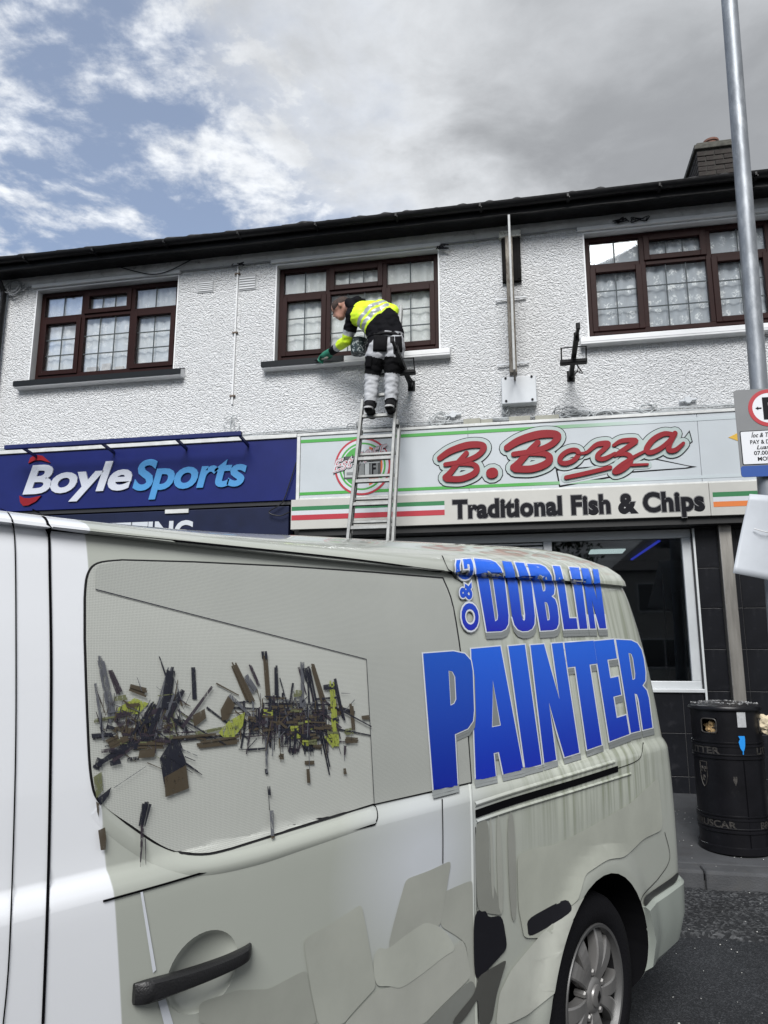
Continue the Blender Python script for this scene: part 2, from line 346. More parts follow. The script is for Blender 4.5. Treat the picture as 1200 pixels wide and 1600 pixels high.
def net_curtain(name, seed, lo=(0.42, 0.44, 0.45), hi=(0.66, 0.68, 0.68)):
    m = bpy.data.materials.new(name); m.use_nodes = True; nt = m.node_tree; N = nt.nodes; L = nt.links; p = N['Principled BSDF']
    tc = N.new('ShaderNodeTexCoord'); mp = N.new('ShaderNodeMapping'); mp.inputs['Location'].default_value = (seed, 0, seed*0.3); L.new(tc.outputs['Object'], mp.inputs[0])
    v = N.new('ShaderNodeTexVoronoi'); v.inputs['Scale'].default_value = 7.5; v.inputs['Randomness'].default_value = 0.55; L.new(mp.outputs[0], v.inputs['Vector'])
    w = N.new('ShaderNodeTexNoise'); w.inputs['Scale'].default_value = 26; w.inputs['Detail'].default_value = 5; w.inputs['Distortion'].default_value = 1.6; L.new(mp.outputs[0], w.inputs['Vector'])
    a = N.new('ShaderNodeMapRange'); a.inputs[1].default_value = 0.30; a.inputs[2].default_value = 0.42; a.inputs[3].default_value = 1; a.inputs[4].default_value = 0; L.new(v.outputs['Distance'], a.inputs[0])
    b = N.new('ShaderNodeMapRange'); b.inputs[1].default_value = 0.47; b.inputs[2].default_value = 0.60; L.new(w.outputs['Fac'], b.inputs[0])
    mm = N.new('ShaderNodeMath'); mm.operation = 'MULTIPLY'; L.new(a.outputs[0], mm.inputs[0]); L.new(b.outputs[0], mm.inputs[1])
    cr = N.new('ShaderNodeMix'); cr.data_type = 'RGBA'; cr.inputs[6].default_value = tuple(lo)+(1,); cr.inputs[7].default_value = tuple(hi)+(1,); L.new(mm.outputs[0], cr.inputs[0])
    L.new(cr.outputs[2], p.inputs['Base Color']); p.inputs['Roughness'].default_value = 0.9
    return m
M_dark = mat('room_dark', (0.03, 0.03, 0.033), 0.9)

bld = thing('shop_building', 'two storey terrace with white pebbledashed upper wall and black eaves above the shops', 'building', (-2.0, W, 0.2))
WIN = [(-5.94, 4.86), (-2.775, 4.86), (0.735, 4.86)]; WW, WH = 1.93, 1.17
ZB, ZT = 3.70, 6.32        # upper wall from behind the shop signs to the soffit
XL, XR = -7.1, 6.4
# wall built round the openings
mb = MB(); D = 0.30
xs = [XL]+[v for x, _ in WIN for v in (x, x+WW)]+[XR]
for i in range(len(xs)-1):
    if i % 2 == 0: mb.box(xs[i], xs[i+1], W, W+D, ZB, ZT-0.22)
    else:
        mb.box(xs[i], xs[i+1], W, W+D, ZB, 4.80); mb.box(xs[i], xs[i+1], W, W+D, 4.86+WH, ZT-0.22)
wall = mb.build('upper_wall', M_dash, bld)
# smooth painted reveals, proud 3 mm inside the opening
for x, z in WIN:
    mb = MB(); t = 0.012
    mb.box(x-0.003, x+t, W-0.003, W+0.14, z-0.06, z+WH+0.003); mb.box(x+WW-t, x+WW+0.003, W-0.003, W+0.14, z-0.06, z+WH+0.003); mb.box(x+t, x+WW-t, W-0.003, W+0.14, z+WH-t, z+WH+0.003)
    mb.build('reveal', M_white, bld)
# rough grey plaster band below the soffit
def band():
    mb = MB(); n = 260; vs = []; fs = []
    for i in range(n+1):
        x = XL+(XR-XL)*i/n; zb = 6.09+0.012*noise.noise(Vector((x*3, 1, 0)))
        d = 0.012+0.010*noise.noise(Vector((x*5, 4, 0)))
        vs += [(x, W+0.001, zb-0.012), (x, W-d-0.006, zb+0.012), (x, W-d-0.012, 6.16), (x, W-d, 6.215)]
    for i in range(n):
        for k in range(3): fs.append((i*4+k, i*4+k+1, i*4+k+5, i*4+k+4))
    return mb.add(vs, fs).build('plaster_band', M_band, bld, smooth=True)
band()
# added boards over the windows, standing in for recessed shadows, with a cable tray line
for x, z in WIN:
    MB().box(x-0.06, x+WW+0.02, W-0.035, W-0.002, z+WH+0.012, z+WH+0.055).build('shadow_line_board', M_white, bld, bevel=0.004)
soff = MB().box(XL, XR, 7.345, W+0.3, 6.205, 6.225).build('soffit', M_blackp, bld)
def fascia():
    mb = MB(); n = 150; vs = []; fs = []
    for i in range(n+1):
        x = XL+(XR-XL)*i/n; j = 0.006*noise.noise(Vector((x*1.7, 0, 3))); j2 = 0.01*noise.noise(Vector((x*2.9, 9, 3)))
        vs += [(x, 7.342, 6.17+j2), (x, 7.32+j, 6.175+j2), (x, 7.318+j, 6.34), (x, 7.345, 6.345)]
    for i in range(n):
        for k in range(3): fs.append((i*4+k, i*4+k+1, i*4+k+5, i*4+k+4))
    mb.add(vs, fs).build('fascia_board', M_blackp, bld, smooth=True)
fascia()
# half round gutter
mb = MB(); prof = [(7.262+0.056*math.cos(a), 6.285+0.056*math.sin(a)) for a in [math.pi*(1+k/10) for k in range(11)]]
prof += [(7.316-0.003*0, 6.288)] ; inner = [(7.262+0.052*math.cos(a), 6.287+0.052*math.sin(a)) for a in [math.pi*(2-k/10) for k in range(11)]]
pr = [(y, z) for y, z in prof[:11]]+inner; vs = []; fs = []; n = len(pr); seg = 30
for i in range(seg+1):
    x = XL+(XR-XL)*i/seg; dz = 0.006*math.sin(x*0.7)
    vs += [(x, y, z+dz) for y, z in pr]
for i in range(seg):
    for k in range(n-1): fs.append((i*n+k, i*n+k+1, (i+1)*n+k+1, (i+1)*n+k))
gut = mb.add(vs, fs).build('gutter', M_blackp, bld, smooth=True)
x = XL+0.3
while x < XR:
    MB().box(x, x+0.03, 7.2, 7.325, 6.222, 6.235).box(x, x+0.02, 7.2, 7.206, 6.222, 6.27).build('gutter_bracket', M_blackp, gut); x += 0.92
# roof: one ribbed sheet, with the eaves course as tiles of their own
M_tile = mat('dark_roof_tile', (0.03, 0.03, 0.032), 0.8, var=0.35, vscale=5, bump=0.4, bscale=50)
RP = R(32); ca, sa = math.cos(RP), math.sin(RP)
roof = MB(); roof.add([(XL, 7.34, 6.335), (XR, 7.34, 6.335), (XR, 11.6, 6.335+(11.6-7.34)*math.tan(RP)), (XL, 11.6, 6.335+(11.6-7.34)*math.tan(RP)), (XL, 15.8, 6.3), (XR, 15.8, 6.3)], [(0, 1, 2, 3), (3, 2, 5, 4)])
roof = roof.build('roof', M_tile, bld)
def tile_mesh():
    mb = MB(); pr = []
    for k in range(13):
        t = k/12; x = t*0.296; h = 0.016*max(0, math.sin(math.pi*(t-0.62)/0.38)) if t > 0.62 else 0.0
        pr.append((x, h))
    vs = []; m = len(pr)
    for d in (0.0, 0.40):
        for x, h in pr: vs.append((x, d*ca-h*sa, d*sa+h*ca+0.012)); 
        for x, h in pr: vs.append((x, d*ca-h*sa, d*sa+h*ca-0.006))
    fs = []
    for k in range(m-1):
        fs += [(k, k+1, 2*m+k+1, 2*m+k), (m+k, 3*m+k, 3*m+k+1, m+k+1), (k, m+k, m+k+1, k+1), (2*m+k, 2*m+k+1, 3*m+k+1, 3*m+k)]
    mb.add(vs, fs); return mb
t0 = None; i = 0; xx = XL
roof_off = ORG[bld]
while xx < XR-0.3:
    for c in range(2):
        y0 = 7.275+c*0.33*ca; z0 = 6.338-(7.34-7.27)*math.tan(RP)+0.006+c*(0.33*sa+0.012)
        loc = Vector((xx, y0, z0))+Vector((0, random.uniform(-0.018, 0.012), random.uniform(-0.006, 0.012)))
        if t0 is None: t0 = tile_mesh().build('roof_tile', M_tile, roof, local=True, smooth=True); t0.location = loc-roof_off
        else: share(t0, 'roof_tile', roof, loc-roof_off)
    xx += 0.30
# chimney with its bricks, cap and pot
M_mortar = mat('old_mortar', (0.05, 0.048, 0.044), 0.9, var=0.2, vscale=20)
M_brick = mat('sooty_brick', (0.024, 0.019, 0.017), 0.9, var=0.4, vscale=9, bump=0.5, bscale=60, col2=(0.034, 0.033, 0.027), mlo=0.5, mhi=0.7)
CX0, CX1, CY0, CY1, CZ0, CZ1 = 2.48, 3.04, 9.55, 10.5, 7.2, 8.27
chim = MB().box(CX0+0.008, CX1-0.008, CY0+0.008, CY1-0.008, CZ0, CZ1).build('chimney', M_mortar, bld)
bA = bB = None
def brick(L_, D_): return MB().box(0, L_, 0, D_, 0, 0.065)
protos = {}
def put_brick(x, y, z, L_, D_):
    k = (round(L_, 3), round(D_, 3)); loc = Vector((x, y, z))-ORG[bld]
    if k not in protos:
        protos[k] = brick(L_, D_).build('brick', M_brick, chim, local=True, bevel=0.004); protos[k].location = loc
    else: share(protos[k], 'brick', chim, loc)
z = CZ0+0.35; row = 0
while z < CZ1-0.06:
    x = CX0
    first = 0.215 if row % 2 == 0 else 0.1025
    while x < CX1-0.02:
        L_ = min(first, CX1-x); put_brick(x, CY0-0.001+random.uniform(-0.010, 0.003), z, L_, 0.1); x += L_+0.01; first = 0.215
    y = CY0+0.11; first = 0.1025 if row % 2 == 0 else 0.215
    while y < CY1-0.02:
        L_ = min(first, CY1-y); put_brick(CX0+random.uniform(-0.002, 0.002), y, z, 0.1, L_); y += L_+0.01; first = 0.215
    z += 0.075; row += 1
MB().box(CX0-0.03, CX1+0.03, CY0-0.03, CY1+0.03, CZ1-0.02, CZ1+0.05).box(CX0+0.01, CX1-0.01, CY0+0.01, CY1-0.01, CZ1+0.05, CZ1+0.1).build('chimney_cap', mat('lichened_concrete', (0.07, 0.068, 0.058), 0.9, var=0.4, vscale=12, bump=0.6, bscale=30), chim, bevel=0.01)
MB().lathe([(0.0, 0.0), (0.105, 0.0), (0.10, 0.05), (0.09, 0.16), (0.105, 0.17), (0.105, 0.2), (0.085, 0.2), (0.08, 0.06)], 20, (2.74, 9.8, CZ1+0.06)).build('chimney_pot', mat('terracotta', (0.15, 0.07, 0.05), 0.8, var=0.3, vscale=14), chim, smooth=True)

# windows: brown frames, opening lights, leaded bars, net curtains
def make_window(x0, z0, seed, cur):
    o = bpy.data.objects.new('window', None); COL.objects.link(o); o.parent = bld; o.location = Vector((x0, W, z0))-ORG[bld]; o.empty_display_size = 0.1
    ft = 0.055; y0, y1 = 0.085, 0.145      # local coords from the wall face
    m1, m2, tz = 0.615, 1.285, 0.80
    def bl(name, mb, m, bev=0.004, smooth=False): return mb.build(name, m, o, local=True, bevel=bev, smooth=smooth)
    X0, X1, Z0, Z1 = 0.018, WW-0.018, 0.0, WH-0.018
    f = MB(); f.box(X0, X0+ft, y0, y1, Z0, Z1); f.box(X1-ft, X1, y0, y1, Z0, Z1); f.box(X0+ft, X1-ft, y0, y1, Z1-ft, Z1); f.box(X0+ft, X1-ft, y0, y1, Z0, Z0+ft)
    bl('frame', f, M_brown)
    for mx in (m1, m2): bl('mullion', MB().box(mx-0.03, mx+0.03, y0+0.002, y1, Z0+ft, Z1-ft), M_brown)
    cols = [(X0+ft, m1-0.03, 2), (m1+0.03, m2-0.03, 3), (m2+0.03, X1-ft, 2)]
    for ci, (a, b, nc) in enumerate(cols):
        bl('transom', MB().box(a, b, y0+0.003, y1, tz-0.03, tz+0.03), M_brown)
        for low in (True, False):
            za, zb = (Z0+ft, tz-0.03) if low else (tz+0.03, Z1-ft)
            aa, bb = a, b
            if (low and ci != 1) or (not low and ci == 1):       # opening lights have a sash of their own
                st = 0.048; s = MB(); ys = y0-0.016
                s.box(a-0.012, a+st, ys, y1-0.02, za-0.012, zb+0.012); s.box(b-st, b+0.012, ys, y1-0.02, za-0.012, zb+0.012)
                s.box(a+st, b-st, ys, y1-0.02, zb-st, zb+0.012); s.box(a+st, b-st, ys, y1-0.02, za-0.012, za+st)
                bl('sash', s, M_brown); aa, bb, za, zb = a+st, b-st, za+st, zb-st
            p = bl('pane', MB().box(aa, bb, y0+0.028, y0+0.034, za, zb), M_glassw, 0)
            rows = 3 if low else 1
            for k in range(1, nc): bl('glazing_bar', MB().box(aa+(bb-aa)*k/nc-0.006, aa+(bb-aa)*k/nc+0.006, y0+0.02, y0+0.027, za, zb), M_bar, 0)
            for k in range(1, rows): bl('glazing_bar', MB().box(aa, bb, y0+0.018, y0+0.0255, za+(zb-za)*k/rows-0.006, za+(zb-za)*k/rows+0.006), M_bar, 0)
    # curtain with folds
    mb = MB(); n = 150; vs = []; fs = []
    for i in range(n+1):
        x = 0.03+(WW-0.06)*i/n; d = 0.165+0.009*math.sin(i*0.62+seed+1.2*math.sin(i*0.11+seed))
        for z in (0.02, 0.4, 0.8, WH-0.02): vs.append((x, d, z))
    for i in range(n):
        for k in range(3): fs.append((i*4+k, i*4+k+1, i*4+k+5, i*4+k+4))
    mb.add(vs, fs); bl('net_curtain', mb, cur, 0, True)
    r = MB(); r.box(-0.25, WW+0.25, 1.2, 1.22, -0.4, WH+0.4); r.box(-0.25, WW+0.25, 0.31, 1.2, -0.42, -0.4); r.box(-0.25, WW+0.25, 0.31, 1.2, WH+0.4, WH+0.42); r.box(-0.27, -0.25, 0.31, 1.22, -0.4, WH+0.4); r.box(WW+0.25, WW+0.27, 0.31, 1.22, -0.4, WH+0.4)
    bl('room', r, M_dark, 0)
    return o
cur1 = net_curtain('net_curtain_plain', 1.0, (0.60, 0.63, 0.65), (0.78, 0.79, 0.79)); cur2 = net_curtain('net_curtain_flowers', 4.0, (0.66, 0.68, 0.66), (0.80, 0.81, 0.80)); cur3 = net_curtain('net_curtain_scrolls', 9.0, (0.44, 0.47, 0.50), (0.84, 0.86, 0.86))
w1 = make_window(*WIN[0], 0.3, cur1); w2 = make_window(*WIN[1], 2.1, cur2); w3 = make_window(*WIN[2], 4.4, cur3)
# things on the inside of the first sill
b1 = MB(); b1.box(0.70, 0.86, 0.124, 0.142, 0.06, 0.13).box(0.90, 1.02, 0.124, 0.142, 0.06, 0.16).box(1.08, 1.2, 0.124, 0.142, 0.06, 0.11); b1.build('sill_clutter', mat('pale_boxes', (0.5, 0.48, 0.45), 0.7, var=0.3, vscale=14), w1, local=True, bevel=0.006)
# sills
def sill(x0, x1, paint):
    mb = MB(); z1, z0 = 4.775, 4.70
    def seg(a, b, mi):
        mb.poly([(a, W+0.10, 4.862), (a, 7.50, z1), (a, 7.495, z1-0.006), (a, 7.495, z0+0.022)] + [(a, 7.498, z0+0.02), (a, 7.50, z0), (a, W+0.002, z0-0.005), (a, W+0.10, z0-0.005)], (b-a, 0, 0), mi)
    for a, b, mi in paint: seg(a, b, mi)
    return mb
s1 = sill(0, 0, [(-6.06, -3.87, 0)]).build('sill', M_white, bld, bevel=0.006)
MB().box(-6.064, -3.866, 7.487, 7.4935, 4.714, 4.778).poly([(-6.064, 7.487, 4.779), (-6.064, 7.7, 4.870), (-6.064, 7.7, 4.864), (-6.064, 7.487, 4.7785)], (2.198, 0, 0)).build('sill_paint', M_greyp, s1)
s2 = sill(0, 0, [(-2.88, -0.73, 0)]).build('sill', M_white, bld, bevel=0.006)
xd = on_y(537, 570, 7.49).x
MB().box(-2.884, xd, 7.487, 7.4935, 4.714, 4.778).poly([(-2.884, 7.487, 4.779), (-2.884, 7.7, 4.870), (-2.884, 7.7, 4.864), (-2.884, 7.487, 4.7785)], (xd+2.884, 0, 0)).build('sill_paint', M_greyp, s2)
s3 = sill(0, 0, [(0.645, 2.78, 0)]).build('sill', M_white, bld, bevel=0.006)
# wall vents, each of thin slots
for x0, x1, z0, z1 in ((-3.76, -3.555, 5.76, 5.915), (-3.235, -3.02, 5.74, 5.93)):
    v = MB().box(x0, x1, W-0.008, W-0.001, z0, z1).build('wall_vent', mat('vent_grey', (0.35, 0.36, 0.37), 0.7), bld, bevel=0.003)
    for k in range(5):
        zz = z0+0.02+k*(z1-z0-0.03)/5
        MB().box(x0+0.01, x1-0.01, W-0.016, W-0.0085, zz, zz+0.012).build('vent_slat', M_white, v)
# thin white conduit pipe between the first two windows
pp = MB().tube([(-3.255, W-0.012, 4.33), (-3.25, W-0.012, 6.09)], 0.011, 8).build('conduit', M_white, bld, smooth=True)
for z in (4.42, 5.2, 5.95): MB().box(-3.285, -3.22, W-0.026, W-0.001, z, z+0.018).build('conduit_clip', mat('rusty_clip', (0.12, 0.09, 0.07), 0.8), pp)
# lower party walls and back so that the shops are closed volumes
MB().box(XL, XR, 12.6, 12.8, 0.0, 6.2).box(XL, XL+0.3, 7.9, 12.6, 0.0, 6.2).box(XR-0.3, XR, 7.9, 12.6, 0.0, 6.2).box(XL+0.3, XR-0.3, 7.72, 12.6, 3.55, 3.7).box(-2.48, -2.36, 7.62, 12.6, 0.0, 3.55).build("inner_walls", M_dark, bld)
# ================================================================== shop signs
def stroke_mesh(mb, pts, w, y0, depth, mi=0, to=None):
    """round-ended brush stroke in the plane y (pts are (x, z)), thickness depth towards +y"""
    n = len(pts); ws = w if isinstance(w, list) else [w]*n
    Lf, Rt_ = [], []
    for i in range(n):
        a = pts[max(i-1, 0)]; b = pts[min(i+1, n-1)]; dx, dz = b[0]-a[0], b[1]-a[1]; l = math.hypot(dx, dz) or 1e-6
        nx, nz = -dz/l, dx/l; h = ws[i]/2
        Lf.append((pts[i][0]+nx*h, pts[i][1]+nz*h)); Rt_.append((pts[i][0]-nx*h, pts[i][1]-nz*h))
    def cap(c, a, b, h):
        a0 = math.atan2(a[1]-c[1], a[0]-c[0]); out = []
        for k in range(1, 6):
            t = a0 - math.pi*k/6; out.append((c[0]+h*math.cos(t), c[1]+h*math.sin(t)))
        return out
    vs = []; fs = []
    for i in range(n):
        y = y0 - 0.00004*i*2; vs += [(Lf[i][0], y, Lf[i][1]), (Rt_[i][0], y, Rt_[i][1]), (Lf[i][0], y+depth, Lf[i][1]), (Rt_[i][0], y+depth, Rt_[i][1])]
    for i in range(n-1):
        a, b = i*4, i*4+4
        fs += [(a, b, b+1, a+1), (a, a+2, b+2, b), (a+1, b+1, b+3, a+3)]
    y = y0
    for c, a, b, h, ia in ((pts[-1], Lf[-1], Rt_[-1], ws[-1]/2, (n-1)*4), (pts[0], Rt_[0], Lf[0], ws[0]/2, 0)):
        y = vs[ia][1]; cp_ = cap(c, a, b, h); s0 = len(vs)
        for q in cp_: vs += [(q[0], y, q[1]), (q[0], y+depth, q[1])]
        ring = [ia if a == Lf[-1] and ia else ia+1] + [s0+2*k for k in range(5)] + [ia+1 if ia and a == Lf[-1] else ia]
        ringb = [r+2 if r < s0 else r+1 for r in ring]
        fs.append(tuple(ring))
        for k in range(len(ring)-1): fs.append((ring[k], ringb[k], ringb[k+1], ring[k+1]))
    mb.add(vs, fs, mi)
M_blue = mat('blue_sign_panel', (0.007, 0.013, 0.105), 0.4, var=0.12, vscale=3, spec=0.25)
M_navy = mat('navy_shutter_box', (0.006, 0.010, 0.036), 0.45, spec=0.25, var=0.2, vscale=5, col2=(0.05, 0.055, 0.07), mlo=0.68, mhi=0.8)
M_lwhite = mat('white_letter', (0.52, 0.545, 0.61), 0.4)
M_lcyan = mat('light_blue_letter', (0.055, 0.24, 0.50), 0.4)
M_lred = mat('red_letter', (0.22, 0.006, 0.012), 0.5, var=0.06, spec=0.25)
M_alu = mat('grubby_white_metal', (0.55, 0.56, 0.55), 0.45, metal=0.0, var=0.15, vscale=8, col2=(0.25, 0.25, 0.24), mlo=0.6, mhi=0.8)
SY = 7.45
bs = thing('betting_shop_sign', 'dark blue fascia sign with BoyleSports in raised white and light blue letters', 'shop sign', (-4.6, SY, 3.14))
box('panel', -7.05, -2.40, SY, W+0.05, 3.145, 3.835, M_blue, bs, 0.004)
box('top_flashing', -7.05, -2.42, SY-0.02, W-0.002, 3.842, 3.885, M_alu, bs, 0.004)
box('bottom_gap_strip', -7.05, -2.42, SY+0.02, W+0.05, 3.10, 3.143, mat('gap_shade_black', (0.012, 0.012, 0.014), 0.5), bs)  # black strip stands in for the shaded gap below the panel
def letters(txt, x0, x1, zb, zc, y, depth, m, parent, offset=0.0, shear=0.0, name='lettering', spacing=1.0):
    vs, fs = fit_text(txt, x0, x1, zb, zc, y, depth, offset, shear, spacing)
    return MB().add(vs, fs).build(name, m, parent)
letters('Boyle', -5.742, -4.36, 3.352, 3.672, SY-0.001, 0.018, M_lwhite, bs, 0.030, 0.22, spacing=0.97)
letters('Sports', -4.345, -2.985, 3.338, 3.665, SY-0.001, 0.018, M_lcyan, bs, 0.030, 0.22, spacing=0.97)
def zpt(reg, wz, p, Y):
    s = (reg[2]-reg[0])/wz; q = on_y(reg[0]+p[0]*s, reg[1]+p[1]*s, Y); return (q.x, Y, q.z)
ZR = (0, 680, 480, 830)
for name, pts in (('red_swoosh', [(110, 110), (118, 88), (140, 76), (165, 80), (195, 107), (160, 97), (135, 98)]), ('red_swoosh', [(75, 236), (92, 245), (115, 246), (160, 236), (140, 258), (110, 274), (90, 276), (78, 262)])):
    MB().poly([zpt(ZR, 1200, p, SY-0.018) for p in pts], (0, 0.017, 0)).build(name, M_lred, bs)
# light bar on struts above the sign
yb = 7.16; pa = on_y(8, 699, yb); pb_ = on_y(377, 685, yb)
barm = mat('blue_bar', (0.012, 0.018, 0.09), 0.4, spec=0.25)
lb = thing('light_bar', 'slim blue light trough on struts above the blue betting shop sign', 'light bar', (-4.5, yb, pa.z))
MB().box(pa.x, pb_.x, yb-0.02, yb+0.03, pa.z-0.028, pa.z+0.022).build('trough', barm, lb, bevel=0.005)
for q in (34, 157, 273, 372):
    xx = on_y(q, 692, yb).x
    MB().bar((xx, yb+0.03, pa.z-0.01), (xx, SY+0.03, pa.z-0.055), 0.022, 0.03).build('strut', barm, lb)
# navy shutter box with BETTING
nb = thing('shutter_box', 'navy roller shutter box lettered BETTING under the blue sign', 'shutter', (-4.6, 7.5, 2.5))
box('housing', -7.05, -2.50, 7.47, 7.66, 2.62, 3.085, M_navy, nb, 0.008)
letters('BETTING', -4.86, -3.60, 2.73, 2.955, 7.468, 0.004, mat('off_white_print', (0.5, 0.53, 0.57), 0.5), nb, 0.035)
MB().box(-3.94, -3.66, 7.452, 7.469, 3.05, 3.095).build('torn_label', M_alu, nb)
# betting shop front below (mostly behind the van)
bf = thing('betting_shopfront', 'dark blue betting shop front with tall glass behind the van', 'shopfront', (-4.6, 7.65, 0.25))
box('stall_riser', -7.0, -2.5, 7.6, 7.7, 0.2, 0.75, M_navy, bf)
for k in range(5): box('mullion', -6.98+k*1.105, -6.92+k*1.105, 7.62, 7.7, 0.75, 2.62, M_navy, bf, 0.004)
for k in range(4): box('pane', -6.92+k*1.105, -5.875+k*1.105, 7.65, 7.658, 0.75, 2.62, glass('shop_glass', (0.55, 0.58, 0.6), 1.3), bf)
# black cable hanging by the sign
cb = MB().tube(catmull([tuple(on_y(*q, 7.42)) for q in ((463, 722), (452, 757), (441, 785), (420, 800), (437, 806), (452, 800))], 5), 0.006, 6).build('loose_cable', mat('black_cable', (0.01, 0.01, 0.01), 0.5), None, smooth=True)
tag(cb, 'black loose cable dangling across the right end of the blue sign', 'cable')

# ---- fish and chip shop sign
CY = 7.40; LY = 7.36; CXR = 3.35
cs = thing('chip_shop_sign', 'white fascia sign with B.Borza in raised red script letters and green bands', 'shop sign', (0.0, CY, 3.14))
M_cwhite = mat('white_sign_panel', (0.45, 0.485, 0.51), 0.35, var=0.04, vscale=2.0, spec=0.5)
M_cwhite2 = mat('cream_sign_panel', (0.44, 0.435, 0.405), 0.5, var=0.05, vscale=3, col2=(0.33, 0.33, 0.30), mlo=0.62, mhi=0.74)
M_green = mat('green_print', (0.05, 0.30, 0.045), 0.4); M_dgreen = mat('dark_green_print', (0.02, 0.16, 0.055), 0.4); M_redp = mat('red_print', (0.38, 0.02, 0.035), 0.4)
M_orange = mat('orange_print', (0.62, 0.17, 0.035), 0.4); M_wprint = mat('white_print', (0.52, 0.54, 0.57), 0.4)
M_ink = mat('black_print', (0.007, 0.007, 0.010), 0.5, spec=0.12); M_pale = mat('pale_green_backing', (0.36, 0.43, 0.42), 0.35)
for a, b in ((-2.36, -0.55), (-0.547, 1.70), (1.703, CXR)): box('panel', a, b, CY, W+0.05, 3.15, 3.835, M_cwhite, cs, 0.002)
MB().box(-2.40, CXR, CY-0.012, W+0.05, 3.837, 3.868).box(-2.40, -2.363, CY-0.012, W+0.05, 3.13, 3.836).box(-2.362, CXR, CY-0.006, CY+0.1, 3.128, 3.149).build('frame', M_alu, cs, bevel=0.004)
def fade_band(name, col, x_end, x_len):
    m = bpy.data.materials.new(name); m.use_nodes = True; nt = m.node_tree; p = nt.nodes['Principled BSDF']; p.inputs['Roughness'].default_value = 0.4
    tc = nt.nodes.new('ShaderNodeTexCoord'); sp = nt.nodes.new('ShaderNodeSeparateXYZ'); nt.links.new(tc.outputs['Object'], sp.inputs[0])
    mr = nt.nodes.new('ShaderNodeMapRange'); mr.inputs[1].default_value = x_end-x_len; mr.inputs[2].default_value = x_end; nt.links.new(sp.outputs[0], mr.inputs[0])
    mx = nt.nodes.new('ShaderNodeMix'); mx.data_type = 'RGBA'; mx.inputs[6].default_value = tuple(col)+(1,); mx.inputs[7].default_value = (0.45, 0.50, 0.52, 1); nt.links.new(mr.outputs[0], mx.inputs[0]); nt.links.new(mx.outputs[2], p.inputs['Base Color']); return m
M_fade = fade_band('green_band_print', (0.05, 0.30, 0.045), 1.25, 1.25)
MB().box(-2.36, CXR, CY-0.0035, CY-0.0005, 3.762, 3.797).build('top_band', M_fade, cs)
MB().box(-2.36, CXR, CY-0.0035, CY-0.0005, 3.180, 3.212).build('bottom_band', M_fade, cs)
# B.Borza in script: traced strokes
ZB3 = (660, 650, 1100, 770); S3 = 440/1200.0
def z3(p):
    q = on_y(660+p[0]*S3, 650+p[1]*S3, CY-0.02); return (q.x, q.z)
B1 = [([(74, 180), (120, 149), (190, 125), (248, 123), (262, 137), (236, 168), (180, 192), (98, 207)], [26, 30, 32, 30, 26, 24, 22, 20]),
      ([(188, 158), (155, 195), (120, 240), (98, 262)], [22, 24, 26, 28]),
      ([(150, 203), (212, 205), (232, 222), (218, 247), (165, 268), (105, 268)], [20, 22, 26, 28, 28, 28])]
def aff(st, a, b): return [([(b[0]+(x-a[0])*(b[2]-b[0])/(a[2]-a[0]), b[1]+(z-a[1])*(b[3]-b[1])/(a[3]-a[1])) for x, z in p], w) for p, w in st]
B2 = [(p, [v*1.14 for v in w]) for p, w in aff(B1, (60, 108, 278, 285), (345, 62, 595, 243))]
el = [(625+42*math.cos(t)*0.94-18*math.sin(t)*-0.34, 174+18*math.sin(t)*1.25-42*math.cos(t)*0.42) for t in [2*math.pi*k/14 for k in range(15)]]
o_ = [(el, [21]*15)]
r_ = [([(668, 160), (700, 155), (738, 125), (765, 118), (792, 118), (776, 140), (748, 165), (750, 182), (778, 182), (820, 160)], [12, 14, 20, 24, 22, 20, 20, 20, 20, 14])]
z_ = [([(815, 125), (850, 106), (908, 104), (890, 122), (845, 152), (820, 168)], [14, 20, 22, 22, 20, 16]), ([(826, 166), (868, 162), (888, 180), (872, 212), (836, 236), (818, 236), (850, 205), (905, 172), (948, 150)], [14, 20, 24, 24, 22, 20, 16, 14, 12])]
a_ = [([(1072, 80), (1030, 76), (984, 100), (956, 138), (968, 156), (1008, 142), (1050, 108), (1076, 72)], [20, 22, 24, 24, 22, 20, 18, 18]), ([(1076, 74), (1052, 118), (1052, 146), (1080, 144), (1112, 116)], [22, 24, 22, 20, 14])]
dot = [([(294, 244), (300, 242)], [48, 48])]
ul = [([(612, 262), (700, 243), (800, 219)], [18, 19, 18]), ([(892, 209), (960, 206)], [12, 10])]
script = B1+dot+B2+o_+r_+z_+a_+ul
kpx = (z3((1000, 150))[0]-z3((200, 150))[0])/800.0
def lay_script(extra, y, depth, m, name, step=0.0004):
    mb = MB()
    for i, (p, w) in enumerate(script):
        ex = extra if not (p in [u[0] for u in ul]) else min(extra, 26)
        cp = catmull([(x, z, ww) for (x, z), ww in zip(p, w)], 6)
        stroke_mesh(mb, [z3((c[0], c[1])) for c in cp], [max(0.004, (c[2]+ex)*kpx) for c in cp], y - (i % 9)*step, depth)
    return mb.build(name, m, cs)
lay_script(44, CY-0.004, 0.003, M_ink, 'script_outline', 0.0002)
lay_script(37, CY-0.0075, 0.003, M_pale, 'script_backing', 0.0002)
lay_script(0, CY-0.026, 0.016, M_lred, 'script_lettering')
